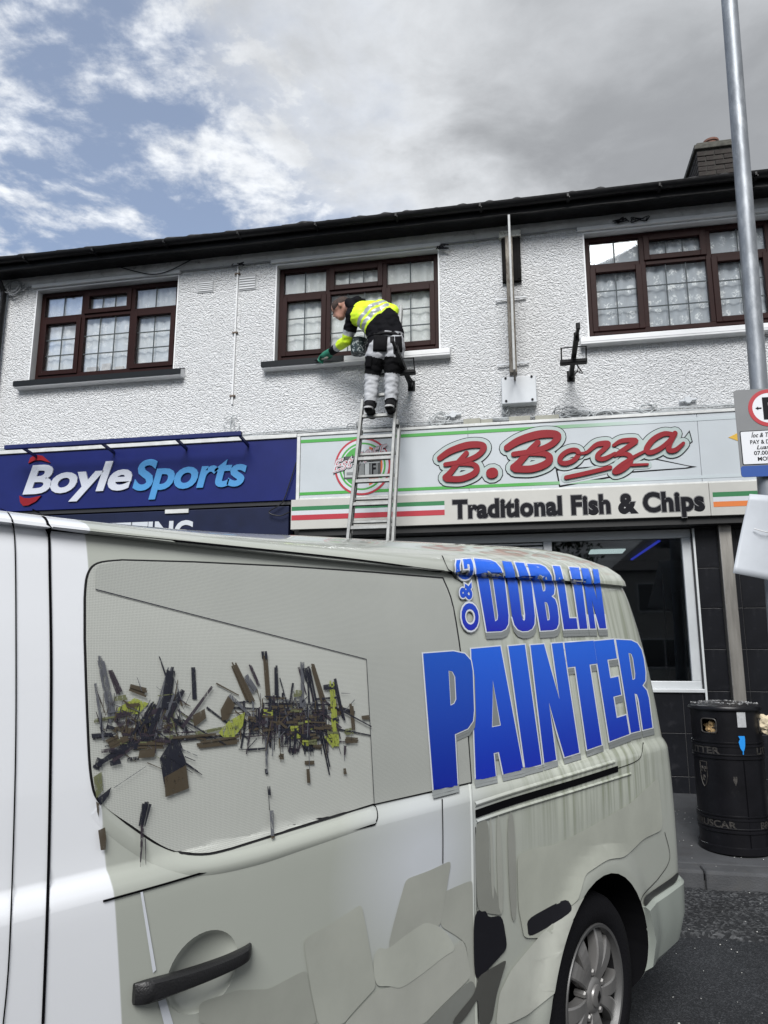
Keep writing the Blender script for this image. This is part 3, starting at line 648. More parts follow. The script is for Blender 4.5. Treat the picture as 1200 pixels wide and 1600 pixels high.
# swoosh arrow under the script: outlined white
def zpoly(pts, y): return [(z3(p)[0], y, z3(p)[1]) for p in pts]
MB().poly(zpoly([(568, 225), (583, 302), (800, 262), (890, 240), (1130, 222), (1172, 214), (1130, 208), (990, 178), (900, 200)], CY-0.0025), (0, 0.002, 0)).build('swoosh_outline', M_ink, cs)
MB().poly(zpoly([(576, 232), (588, 294), (800, 255), (890, 234), (1124, 218), (1140, 214), (990, 184), (900, 204)], CY-0.0036), (0, 0.0008, 0)).build('swoosh_fill', M_cwhite, cs)
MB().poly(zpoly([(1085, 130), (1140, 58), (1154, 108), (1100, 150)], CY-0.0030), (0, 0.002, 0)).build('swoosh_outline', M_ink, cs)
MB().poly(zpoly([(1090, 128), (1138, 68), (1149, 106), (1100, 143)], CY-0.0041), (0, 0.0008, 0)).build('swoosh_fill', M_pale, cs)
# round badge with flag and EST 1955
bc = (-1.672, 3.468); br = 0.315
def ring_disc(name, r0, r1, y, m):
    mb = MB(); n = 48; vs = []; fs = []
    for k in range(n):
        a = 2*math.pi*k/n
        for r in (r0, r1): vs += [(bc[0]+r*math.cos(a)*0.97, y, bc[1]+r*math.sin(a)), (bc[0]+r*math.cos(a)*0.97, y+0.002, bc[1]+r*math.sin(a))]
    for k in range(n):
        a, b = 4*k, 4*((k+1) % n); fs += [(a, b, b+2, a+2), (a+2, b+2, b+3, a+3), (a, a+1, b+1, b)]
    return mb.add(vs, fs).build(name, m, cs)
ring_disc('badge_ring', br*0.93, br, CY-0.006, M_redp); ring_disc('badge_ring', br*0.83, br*0.929, CY-0.0055, M_wprint); ring_disc('badge_ring', br*0.765, br*0.829, CY-0.006, M_green); ring_disc('badge_ring', br*0.72, br*0.764, CY-0.0055, M_wprint)
def seg_disc(name, x0, x1, m, y=CY-0.005):
    r = br*0.722; pts = []
    for k in range(13):
        x = x0+(x1-x0)*k/12; pts.append((bc[0]+x*0.97, y, bc[1]+math.sqrt(max(0, r*r-x*x))))
    for k in range(13):
        x = x1-(x1-x0)*k/12; pts.append((bc[0]+x*0.97, y, bc[1]-math.sqrt(max(0, r*r-x*x))))
    MB().poly([p for i, p in enumerate(pts)], (0, 0.002, 0)).build(name, m, cs)
rr = br*0.72
seg_disc('flag_green', -rr*0.99, -rr*0.34, M_green); seg_disc('flag_white', -rr*0.339, rr*0.34, M_wprint); seg_disc('flag_red', rr*0.341, rr*0.99, mat('flag_orange_red', (0.6, 0.11, 0.02), 0.4))
mb = MB()
for x0, x1, z0, z1, mi in ((-0.2, 0.2, -0.135, 0.115, 0), (-0.19, -0.06, -0.115, 0.02, 1), (-0.05, 0.02, -0.12, 0.03, 2), (0.03, 0.075, -0.12, 0.03, 1), (0.09, 0.17, -0.10, 0.03, 2), (-0.19, 0.19, 0.03, 0.04, 1), (-0.17, -0.08, -0.09, -0.06, 2)):
    yy = CY-0.0075-0.0006*len(mb.f)/6; mb.box(bc[0]+x0, bc[0]+x1, yy, yy+0.0005, bc[1]+z0, bc[1]+z1, mi)
mb.build('badge_photo', [mat('photo_dark', (0.045, 0.05, 0.05), 0.4), mat('photo_light', (0.42, 0.44, 0.44), 0.4), mat('photo_grey', (0.18, 0.19, 0.19), 0.4)], cs)
fv, ff_ = fit_text('F', bc[0]+0.105, bc[0]+0.15, bc[1]-0.09, bc[1]+0.02, CY-0.0125, 0.0, 0.03); MB().add(fv, ff_).build('badge_photo_letter', M_ink, cs)
def slanted(txt, extra, y, m, name):
    vs, fs = fit_text(txt, 0, 0.62, 0, 0.115, y, 0.0, extra, 0.35, 1.0); a = R(16); c_, s_ = math.cos(a), math.sin(a)
    vs0, _ = fit_text(txt, 0, 0.62, 0, 0.115, y, 0.0, 0.0, 0.35)
    MB().add([(bc[0]-0.32+v[0]*c_-v[2]*s_*0.2, v[1], bc[1]-0.055+v[0]*s_*0.95+v[2]) for v in vs], fs).build(name, m, cs)
slanted('Est 1955', 0.085, CY-0.0130, M_ink, 'badge_text_outline'); slanted('Est 1955', 0.060, CY-0.0140, M_wprint, 'badge_text_backing'); slanted('Est 1955', 0.022, CY-0.0150, M_redp, 'badge_text_edge'); slanted('Est 1955', -0.004, CY-0.0160, M_wprint, 'badge_lettering')
# lower cream panel: Traditional Fish & Chips
ls = thing('chip_shop_lower_sign', 'cream board reading Traditional Fish and Chips with Italian and Irish stripes', 'shop sign', (0.0, LY, 2.8))
for a, b in ((-2.44, 1.745), (1.748, CXR)): box('board', a, b, LY, CY+0.05, 2.805, 3.126, M_cwhite2, ls, 0.003)
def strip(x0, x1, z0, z1, m, name): MB().box(x0, x1, LY-0.002, LY-0.0004, z0, z1).build(name, m, ls)
strip(-2.432, -0.80, 3.005, 3.050, M_dgreen, 'green_stripe'); strip(-2.432, -0.80, 2.958, 3.0048, M_wprint, 'white_stripe'); strip(-2.432, -0.80, 2.903, 2.9578, M_redp, 'red_stripe')
strip(1.775, CXR-0.01, 2.983, 3.030, M_dgreen, 'green_stripe'); strip(1.775, CXR-0.01, 2.938, 2.9828, M_wprint, 'white_stripe'); strip(1.775, CXR-0.01, 2.887, 2.9378, M_orange, 'orange_stripe')
def layered(txt, x0, x1, zb, zc, y, layers, parent):
    v0, f0 = text_mesh(txt, 1.0, 0.03, 0, 0, 1.06); ax = min(v[0] for v in v0); bx_ = max(v[0] for v in v0); cv, _ = text_mesh('H', 1.0, 0.035); ch = max(v[1] for v in cv)
    for off, m, name, dy in layers:
        v, f = text_mesh(txt, 1.0, off, 0, 0, 1.06)
        MB().add([(x0+(p[0]-ax)*(x1-x0)/(bx_-ax), y-dy, zb+p[1]*(zc-zb)/ch) for p in v], f).build(name, m, parent)
layered('Traditional Fish & Chips', -0.715, 1.69, 2.868, 3.052, LY, [(0.074, M_ink, 'text_keyline', 0.001), (0.062, mat('grey_print', (0.36, 0.36, 0.36), 0.4), 'text_outline', 0.002), (0.050, M_ink, 'lettering', 0.003)], ls)
# a yellow pennant sticker showing past the parking sign
yp = on_y(1146, 683, CY-0.004)
MB().poly([(yp.x-0.045, CY-0.004, yp.z), (yp.x+0.05, CY-0.004, yp.z+0.045), (yp.x+0.05, CY-0.004, yp.z-0.045)], (0, 0.003, 0)).build('yellow_sticker', mat('yellow_print', (0.6, 0.36, 0.03), 0.4), cs)

# ================================================================== chip shop front
sf = thing('chip_shopfront', 'chip shop front of white framed windows with black tiles and steel posts', 'shopfront', (0.0, W, 0.25))
M_frame = mat('white_frame', (0.52, 0.54, 0.55), 0.35, var=0.05, vscale=6); M_soff = mat('black_soffit', (0.01, 0.01, 0.01), 0.6)
box('soffit_board', -2.36, CXR, CY+0.0, W+0.12, 2.735, 2.80, M_soff, sf)
GY = 7.66
M_sglass = glass('chip_shop_glass', (0.62, 0.66, 0.68), 1.5)
f = MB(); f.box(-2.34, 1.60, GY-0.04, GY+0.05, 2.64, 2.725); f.box(-2.34, 1.60, GY-0.04, GY+0.05, 1.175, 1.255)
for a, b in ((-2.34, -2.27), (-0.74, -0.68), (0.178, 0.262), (1.515, 1.60)): f.box(a, b, GY-0.038, GY+0.05, 1.255, 2.64)
f.build('window_frame', M_frame, sf, bevel=0.006)
MB().box(-2.36, 1.62, GY-0.09, GY-0.041, 1.15, 1.185).build('window_sill', M_frame, sf, bevel=0.006)
for a, b in ((-2.27, -0.74), (-0.68, 0.178), (0.262, 1.515)): box('pane', a, b, GY, GY+0.008, 1.255, 2.64, M_sglass, sf)
MB().box(-0.67, 0.17, GY-0.02, GY-0.006, 2.565, 2.59).box(-0.67, 0.17, GY-0.02, GY-0.006, 2.61, 2.625).build('fanlight_rail', M_frame, sf)
pa, pb_ = on_y(1083, 832, W-0.03), on_y(1100, 1105, W-0.03)
MB().box(pa.x-0.009, pa.x+0.009, W-0.04, W-0.021, 0.9, 2.72).build('corner_trim', mat('bright_trim', (0.6, 0.62, 0.62), 0.35), sf)
M_ftile = mat('black_wall_tile', (0.010, 0.0105, 0.013), 0.3, spec=0.25, var=0.25, vscale=4, bump=0.08, bscale=14, col2=(0.03, 0.03, 0.034), mlo=0.55, mhi=0.75)
grout = mat('tile_grout', (0.05, 0.05, 0.052), 0.9)
tb = MB().box(-2.34, 1.612, W-0.004, W+0.1, 0.1, 1.15).box(1.60, CXR, W-0.004, W+0.1, 0.1, 2.735).build('tile_backing', grout, sf)
tw, th = 0.60, 0.388; tp = {}
def put_tile(x0, x1, z0, z1):
    k = (round(x1-x0, 3), round(z1-z0, 3)); loc = Vector((x0, W-0.013+random.uniform(-0.0012, 0.0012), z0))-ORG[sf]
    if k not in tp: tp[k] = MB().box(0, k[0], 0, 0.010, 0, k[1]).build('wall_tile', M_ftile, tb, local=True, bevel=0.0025); tp[k].location = loc; tp[k].rotation_euler = (random.uniform(-.004, .004), 0, random.uniform(-.004, .004))
    else: c = share(tp[k], 'wall_tile', tb, loc); c.rotation_euler = (random.uniform(-.005, .005), 0, random.uniform(-.005, .005))
for zi in range(-1, 7):
    z0 = 0.395-th+zi*th + (0.0); z1 = z0+th-0.005
    if z0 < 0.1: z0 = 0.1
    for xi in range(-7, 4):
        x0 = 1.413+xi*tw; x1 = x0+tw-0.005
        for lo, hi, zmax in ((-2.34, 1.598, 1.148), (1.618, 1.835, 2.735), (1.955, CXR, 2.735)):
            a, b, c, d = max(x0, lo), min(x1, hi), z0, min(z1, zmax)
            if b-a > 0.03 and d-c > 0.03: put_tile(a, b, c, d)
M_steel = mat('grimy_stainless', (0.30, 0.285, 0.26), 0.42, metal=0.75, var=0.3, vscale=3, aniso=(6, 6, 0.6), col2=(0.10, 0.09, 0.08), mlo=0.6, mhi=0.8)
box('steel_post', 1.838, 1.952, W-0.09, W+0.02, 0.2, 2.735, M_steel, sf, 0.006)
box('steel_post', 3.1, 3.21, W-0.09, W+0.02, 0.2, 2.735, M_steel, sf, 0.006)
# inside of the shop
ins = thing('chip_shop_interior', 'dim shop interior with ceiling light panels seen through the window', 'shop interior', (-0.4, 9.5, 0.25))
M_iw = mat('interior_grey', (0.055, 0.06, 0.065), 0.7); M_ic = mat('interior_ceiling', (0.045, 0.05, 0.055), 0.7)
box('ceiling', -2.35, 5.5, 7.85, 12.5, 3.0, 3.05, M_ic, ins); box('back_wall', -2.35, 5.5, 12.4, 12.5, 0.2, 3.0, M_iw, ins)
box('floor', -2.35, 5.5, 7.75, 12.4, 0.2, 0.24, mat('interior_floor', (0.05, 0.05, 0.05), 0.5), ins); box('side_wall', 5.4, 5.5, 7.75, 12.4, 0.24, 3.0, M_iw, ins)
M_led = emis('led_panel', (0.75, 0.85, 0.80), 0.9)
def on_z(px, py, Z): d = ray(px, py); return CP + d*((Z-CP.z)/d.z)
for q in ((948, 861), (942, 878)):
    c = on_z(*q, 2.99); 
    if c.y < 12: MB().box(c.x-0.24, c.x+0.24, c.y-0.2, c.y+0.2, 2.975, 2.99).build('light_panel', M_led, ins)
q0, q1 = on_z(985, 876, 2.97), on_z(1030, 845, 2.97)
MB().bar((q0.x, min(q0.y, 12), 2.97), (q1.x, q1.y, 2.97), 0.03, 0.02).build('blue_light_strip', emis('blue_led', (0.05, 0.08, 0.9), 0.5), ins)
box('menu_board', 1.55, 2.3, 9.0, 9.06, 1.2, 2.5, mat('board_black', (0.01, 0.01, 0.012), 0.3), ins); box('counter', 0.0, 5.3, 9.6, 10.4, 0.24, 1.35, mat('counter_steel', (0.12, 0.13, 0.13), 0.35, metal=0.4), ins, 0.01)
box('drinks_fridge', 1.62, 2.2, 8.4, 8.9, 0.24, 2.2, mat('fridge_black', (0.012, 0.013, 0.016), 0.3), ins, 0.01); box('stool_table', 1.0, 1.5, 8.3, 8.7, 0.95, 1.0, M_iw, ins)

# ================================================================== fixtures on the upper wall
M_fix = mat('painted_white_box', (0.50, 0.525, 0.55), 0.4, var=0.05, vscale=6)
jb = thing('junction_box', 'square white electrical box on the pebbledash below the projecting sign', 'electrical box', (0, W, 4.08))
y1 = 7.47
a = on_y(783, 590, y1); b = on_y(839, 628, y1)
box('cover', a.x, b.x, y1, W-0.004, b.z, a.z, M_fix, jb, 0.008)
for sx in (a.x+0.045, b.x-0.045):
    for sz in (a.z-0.012, b.z+0.03): MB().lathe([(0, -0.006), (0.013, -0.006), (0.013, 0.004), (0, 0.004)], 10).build('screw', M_ink, jb, local=True).matrix_local = Matrix.Translation((sx-0, y1-W-0.003, sz-4.08)) @ Matrix.Rotation(R(90), 4, 'X')
tk = thing('cable_trunking', 'olive grey cable trunking pieces lying along the top of the white sign', 'trunking', (0.13, 7.5, 3.87))
M_trk = mat('olive_grey_box', (0.24, 0.24, 0.20), 0.5, var=0.15, vscale=12)
for p0, p1 in (((795, 655), (829, 664)), ((836, 653), (874, 661)), ((724, 657), (751, 667)), ((751, 659), (770, 667))):
    a = on_y(*p0, 7.48); b = on_y(*p1, 7.48); box('trunking_piece', a.x, b.x, 7.48, 7.56, 3.872, 3.872+max(0.05, a.z-b.z), M_trk, tk, 0.004)
# cables along the wall foot
cab = thing('wall_cables', 'tangled white painted cables running along the wall above the shop signs', 'cables', (-2, W, 3.9))
M_cab = mat('white_cable', (0.42, 0.44, 0.45), 0.6, var=0.25, vscale=10); M_cabd = mat('grey_cable', (0.22, 0.23, 0.24), 0.6)
for k in range(7):
    pts = []; x = XL+0.2; ph = random.uniform(0, 9); zb = 3.895+k*0.012
    while x < 4.5:
        pts.append((x, W-0.016-0.012*(k % 3)+0.004*noise.noise(Vector((x*3, k, 0))), zb+0.022*noise.noise(Vector((x*1.7+ph, k*3.3, 0)))+0.012*noise.noise(Vector((x*5, k, 8))))); x += 0.11
    MB().tube(pts, 0.006 if k else 0.009, 5).build('cable', M_cab if k != 3 else M_cabd, cab, smooth=True)
def loop_cable(px, py, rx, rz, n, m):
    c = on_y(px, py, W-0.03)
    for k in range(n):
        t0 = random.uniform(0, 6); ax_, az = rx*random.uniform(0.6, 1.1), rz*random.uniform(0.6, 1.1); ox, oz = random.uniform(-rx, rx)*0.6, random.uniform(-rz, rz)*0.4
        MB().tube([(c.x+ox+ax_*math.cos(t0+t*0.45), W-0.02-0.03*random.random()-0.01*k, c.z+oz+az*math.sin(t0+t*0.45)+0.01*math.sin(t)) for t in range(13)], 0.0065, 5).build('cable_loop', m, cab, smooth=True)
loop_cable(688, 655, 0.09, 0.06, 4, M_cab); loop_cable(940, 648, 0.14, 0.05, 4, M_cab); loop_cable(560, 668, 0.1, 0.04, 2, M_cabd); loop_cable(905, 650, 0.16, 0.05, 6, M_cab); loop_cable(1010, 640, 0.1, 0.05, 3, M_cab); loop_cable(885, 645, 0.1, 0.06, 3, M_cabd); loop_cable(22, 450, 0.13, 0.09, 6, M_cabd); loop_cable(362, 660, 0.07, 0.1, 2, M_cab); loop_cable(790, 640, 0.04, 0.06, 3, M_cab)
# cable line under the eaves, and a sagging wire
MB().tube(catmull([tuple(on_y(*q, W-0.05)) for q in ((175, 414), (230, 428), (262, 424), (300, 405))], 5), 0.006, 5).build('eaves_wire', M_ink, cab, smooth=True)
MB().tube([(x, W-0.02, 6.075+0.012*math.sin(x*2.2)) for x in [XL+0.3+0.35*k for k in range(36)]], 0.008, 5).build('eaves_cable', M_cabd, cab, smooth=True)
for q in ((690, 386), (372, 412), (640, 345), (970, 345), (1000, 343), (845, 328)):
    c = on_y(*q, W-0.05); mb = MB()
    for k in range(3): mb.tube(catmull([(c.x+random.uniform(-0.09, 0.09), W-0.05-random.random()*0.02, c.z+random.uniform(-0.035, 0.035)) for _ in range(4)], 4), 0.006, 5)
    mb.build('wire_tangle', M_ink, cab, smooth=True)
# cleat shaped cable anchors
for i, (q, lab) in enumerate((((708, 648), 'white cleat shaped anchor on the wall to the right of the ladder'), ((1075, 625), 'white cleat shaped anchor on the wall above the red script sign'))):
    c = on_y(*q, W-0.03)
    t = thing('wall_anchor', lab, 'anchor', (c.x, W, c.z), 'cleat anchors')
    MB().bar((c.x-0.085, W-0.03, c.z-0.01), (c.x+0.085, W-0.03, c.z+0.004), 0.03, 0.022).build('arm', M_fix, t, bevel=0.006)
    MB().lathe([(0, -0.02), (0.034, -0.02), (0.04, 0), (0.034, 0.02), (0, 0.02)], 14).build('boss', M_fix, t, local=True, smooth=True).matrix_local = Matrix.Translation((0, -0.03, 0)) @ Matrix.Rotation(R(90), 4, 'X')
# down pipe at the left end
dp = MB().tube([(-6.36, 7.53, 3.95), (-6.36, 7.53, 6.0), (-6.36, 7.3, 6.22)], 0.036, 12).build('downpipe', M_blackp, bld, smooth=True)
# projecting sign frame seen edge-on
ps = thing('projecting_sign', 'weathered projecting sign frame seen edge on against the pebbledash wall', 'projecting sign', (-0.05, W, 4.4))
M_rust = mat('weathered_steel', (0.17, 0.155, 0.13), 0.6, metal=0.2, var=0.3, vscale=9, aniso=(3, 3, 0.7), col2=(0.07, 0.05, 0.035), mlo=0.48, mhi=0.62)
a = on_y(781, 362, W-0.06); b = on_y(815, 437, W-0.06)
MB().box(a.x+0.012, b.x, W-0.05, W-0.003, b.z, a.z-0.08).build('backboard', mat('black_timber', (0.008, 0.0075, 0.0075), 0.8, spec=0.1, var=0.4, vscale=12), ps, bevel=0.004)
for k in range(3): MB().box(a.x+0.03+k*0.075, a.x+0.055+k*0.075, W-0.058, W-0.0505, b.z+0.02, a.z-0.09).build('backboard_slat', mat('black_timber', (0.015, 0.014, 0.014)), ps)
MB().box(a.x-0.01, b.x+0.01, W-0.07, W-0.002, a.z-0.078, a.z).build('cap_board', mat('peeling_white', (0.55, 0.55, 0.5), 0.7, var=0.15, vscale=20, col2=(0.2, 0.18, 0.15), mlo=0.55, mhi=0.62), ps, bevel=0.004)
pz0 = on_y(803, 585, W-0.04).z; px_ = on_y(803, 585, W-0.04).x
MB().box(px_-0.045, px_+0.035, W-0.10, W-0.004, pz0, a.z-0.082).build('wall_channel', M_rust, ps, bevel=0.006)
yo = 7.12; t0_ = on_y(795, 336, yo); b0_ = on_y(801, 578, yo)
MB().box(t0_.x-0.012, t0_.x+0.012, yo-0.012, yo+0.012, b0_.z, t0_.z).build('outer_rail', mat('pale_rail', (0.34, 0.35, 0.35), 0.5, var=0.2, vscale=20, col2=(0.2, 0.19, 0.17), mlo=0.58, mhi=0.7), ps, bevel=0.003)
for zz in (b0_.z+0.02, t0_.z-0.25, (b0_.z+t0_.z)/2): MB().box(t0_.x-0.01, t0_.x+0.01, yo+0.013, W-0.101, zz, zz+0.03).build('cross_rail', M_rust, ps)
MB().box(t0_.x-0.004, t0_.x+0.004, yo+0.014, W-0.102, b0_.z+0.05, t0_.z-0.26).build('sign_face', M_rust, ps)
for zq in ((800, 466), (805, 568)):
    zz = on_y(*zq, W-0.03).z; MB().bar((px_-0.17, W-0.03, zz-0.006), (px_+0.16, W-0.03, zz+0.006), 0.012, 0.018).build('stay', M_fix, ps)
# sign light arms standing out from the wall
M_blk = mat('black_powder_coat', (0.006, 0.006, 0.007), 0.55, spec=0.15)
def arm_light(px, py, lab, k=0.0):
    c = on_y(px, py, W)
    t = thing('sign_light_arm', lab, 'light fitting', (c.x, W, c.z), 'black sign lights on long arms'); x, z = c.x, c.z
    MB().box(x-0.04, x+0.04, W-0.012, W-0.002, z-0.06, z+0.06).build('wall_plate', M_blk, t, bevel=0.004)
    a = MB(); a.bar((x, W-0.012, z), (x, 6.62, z+0.01), 0.045, 0.05); a.bar((x, 6.62, z+0.01), (x+0.004, 6.42, z+0.012), 0.028, 0.03); a.box(x-0.024, x+0.024, 6.60, 6.64, z-0.035, z+0.05); a.box(x-0.018, x+0.02, 6.40, 6.425, z-0.01, z+0.05)
    a.build('arm', M_blk, t, bevel=0.005)
    MB().box(x-0.135, x+0.125, 7.03, 7.11, z-0.075, z-0.035).build('lamp_head', M_blk, t, bevel=0.008)
    MB().tube(catmull([(x-0.12, 7.06, z-0.04), (x-0.12, 7.0, z+0.055), (x-0.105, 7.0, z+0.07), (x+0.10, 7.0, z+0.07), (x+0.115, 7.0, z+0.055), (x+0.115, 7.06, z-0.04)], 5), 0.007, 6).build('yoke', M_blk, t, smooth=True)
    for q in range(3):
        MB().tube(catmull([(x+0.01, 7.08, z-0.05), (x+0.05+0.02*q, 7.25, z-0.05-0.03*q), (x+0.03, 7.4, z-0.06+0.02*q), (x+0.0, 7.58, z-0.03)], 5), 0.005, 5).build('flex', M_blk, t, smooth=True)
    return t
arm_light(892, 588, 'black sign light on an arm below the right hand upstairs window')
arm_light(643, 603, 'black sign light on an arm beside the painter on the ladder')
# ================================================================== the van (local frame: x = towards its tail, y = inwards from its near side, z up)
VAN_ANG = R(29.5); VT = R(90)-VAN_ANG
VO = Vector((0.22, 2.92, 0.0))
_c, _s = math.cos(VT), math.sin(VT)
def to_local(P): d = P-VO; return Vector((d.x*_c+d.y*_s, -d.x*_s+d.y*_c, d.z))
CPL = to_local(CP)
def lray(px, py): d = ray(px, py); return Vector((d.x*_c+d.y*_s, -d.x*_s+d.y*_c, d.z)).normalized()
from bisect import bisect_left
_tk = {}
def lerp_tab(tab, x):
    ks = _tk.get(id(tab))
    if ks is None: ks = _tk[id(tab)] = [q[0] for q in tab]
    if x <= ks[0]: return tab[0][1]
    if x >= ks[-1]: return tab[-1][1]
    i = bisect_left(ks, x); a, b = tab[i-1]; c, d = tab[i]
    return b+(d-b)*(x-a)/(c-a)
def smooth_tab(tab, n=6):
    p = catmull(tab, n); return p
SIDE = smooth_tab([(0.22, 0.10), (0.29, 0.045), (0.40, 0.020), (0.55, 0.010), (0.75, 0.004), (0.95, 0.0), (1.06, 0.0), (1.09, 0.001), (1.105, 0.005), (1.13, 0.019), (1.145, 0.024), (1.30, 0.036), (1.50, 0.060), (1.66, 0.090), (1.71, 0.102), (1.727, 0.108)])
ROOFP = [(0.088, 1.730), (0.090, 1.745), (0.106, 1.768), (0.15, 1.797), (0.22, 1.822), (0.30, 1.850), (0.42, 1.875), (0.60, 1.895), (0.80, 1.903), (0.978, 1.905)]   # (y, z) above the gutter
ROOFZ = [(z, y) for y, z in ROOFP]
def base_y(z):
    if z <= 1.727: return lerp_tab(SIDE, z)
    if z <= 1.730: return 0.108+(z-1.727)/0.003*(-0.020)
    return lerp_tab(ROOFZ, z)
GS = smooth_tab([(-4.5, -0.35), (-3.4, -0.02), (-2.8, 0.0), (-2.1, 0.0), (-0.94, 0.022), (0.4, 0.072), (1.0, 0.085)])
def gshift(s): return lerp_tab(GS, s) if s > -2.8 else 0.0
HS = smooth_tab([(-4.5, 0.45), (-2.1, 0.45), (-0.94, 0.87), (0.4, 1.28), (1.0, 1.3)])
def hsc(s): return lerp_tab(HS, s)
def z_of(zeta, s):
    z = zeta+gshift(s)*wz(zeta)
    return z if zeta <= 1.73 else 1.73+gshift(s)+(zeta-1.73)*hsc(s)
def zeta_of(z, s):
    g = gshift(s)
    if z > 1.73+g: return 1.73+(z-1.73-g)/hsc(s)
    z0 = z-g*wz(z); return z-g*wz(z0)
def wz(z): return min(1.0, max(0.0, (z-1.05)/0.6))
S_REAR = smooth_tab([(0.2, 0.86), (0.6, 0.905), (1.0, 0.875), (1.35, 0.82), (1.7, 0.735), (1.8, 0.68), (1.87, 0.58), (1.91, 0.45)])
S_FRONT = smooth_tab([(0.2, -4.05), (0.5, -4.16), (0.8, -4.12), (0.98, -3.98), (1.08, -3.72), (1.2, -3.52), (1.45, -3.17), (1.7, -2.85), (1.8, -2.62), (1.87, -2.35), (1.91, -2.05)])
R_REAR, R_FRONT = 0.15, 0.42
HUB_R, ARCH_R = 0.33, 0.405
FRONT_AXLE = -3.10
def flare(s, z):
    f = 0.0
    for c in (0.0, FRONT_AXLE):
        d = math.hypot(s-c, z-0.33)
        if z > 0.2 and d < 0.50: f = max(f, 0.016*min(1.0, (0.50-d)/0.075))
    return f
def crn(s, s_end, r):      # extra inset of a rounded plan corner
    t = (s-(s_end-r))/r
    return 0.0 if t <= 0 else r*(1-math.sqrt(max(0.0, 1-min(1.0, t)**2)))
def side_y(s, z):
    z0 = zeta_of(z, s)
    y = base_y(z0) - flare(s, z) + crn(s, lerp_tab(S_REAR, z0), R_REAR) + crn(-s, -lerp_tab(S_FRONT, z0), R_FRONT)
    # moulded hollow of the lower rear quarter and door
    return y
def hit(px, py):           # photo measurement -> point on the van's near side
    d = lray(px, py); prev = None; t = (-0.04-CPL.y)/d.y if d.y > 1e-4 else 0.6
    while t < 5.5:
        p = CPL+d*t; f = p.y - side_y(p.x, p.z) if p.z < 2.06 else -1
        if prev is not None and prev < 0 <= f:
            a, b = t-0.02, t
            for _ in range(24):
                m = (a+b)/2; p = CPL+d*m; a, b = (a, m) if p.y >= side_y(p.x, p.z) else (m, b)
            p = CPL+d*b; return p
        prev = f; t += 0.02
    # silhouette: closest approach
    best = min((abs((CPL+d*(0.6+0.02*k)).y-side_y((CPL+d*(0.6+0.02*k)).x, min(2.04, (CPL+d*(0.6+0.02*k)).z))), k) for k in range(200))
    p = CPL+d*(0.6+0.02*best[1]); return p
def lifted(p, lift):       # point moved lift metres out along the body's normal
    e = 0.004; dys = (side_y(p.x+e, p.z)-side_y(p.x-e, p.z))/(2*e); dyz = (side_y(p.x, p.z+e)-side_y(p.x, p.z-e))/(2*e)
    n = Vector((max(-3, min(3, dys)), -1, max(-6, min(6, dyz)))).normalized(); return p+n*lift
VW = 1.956
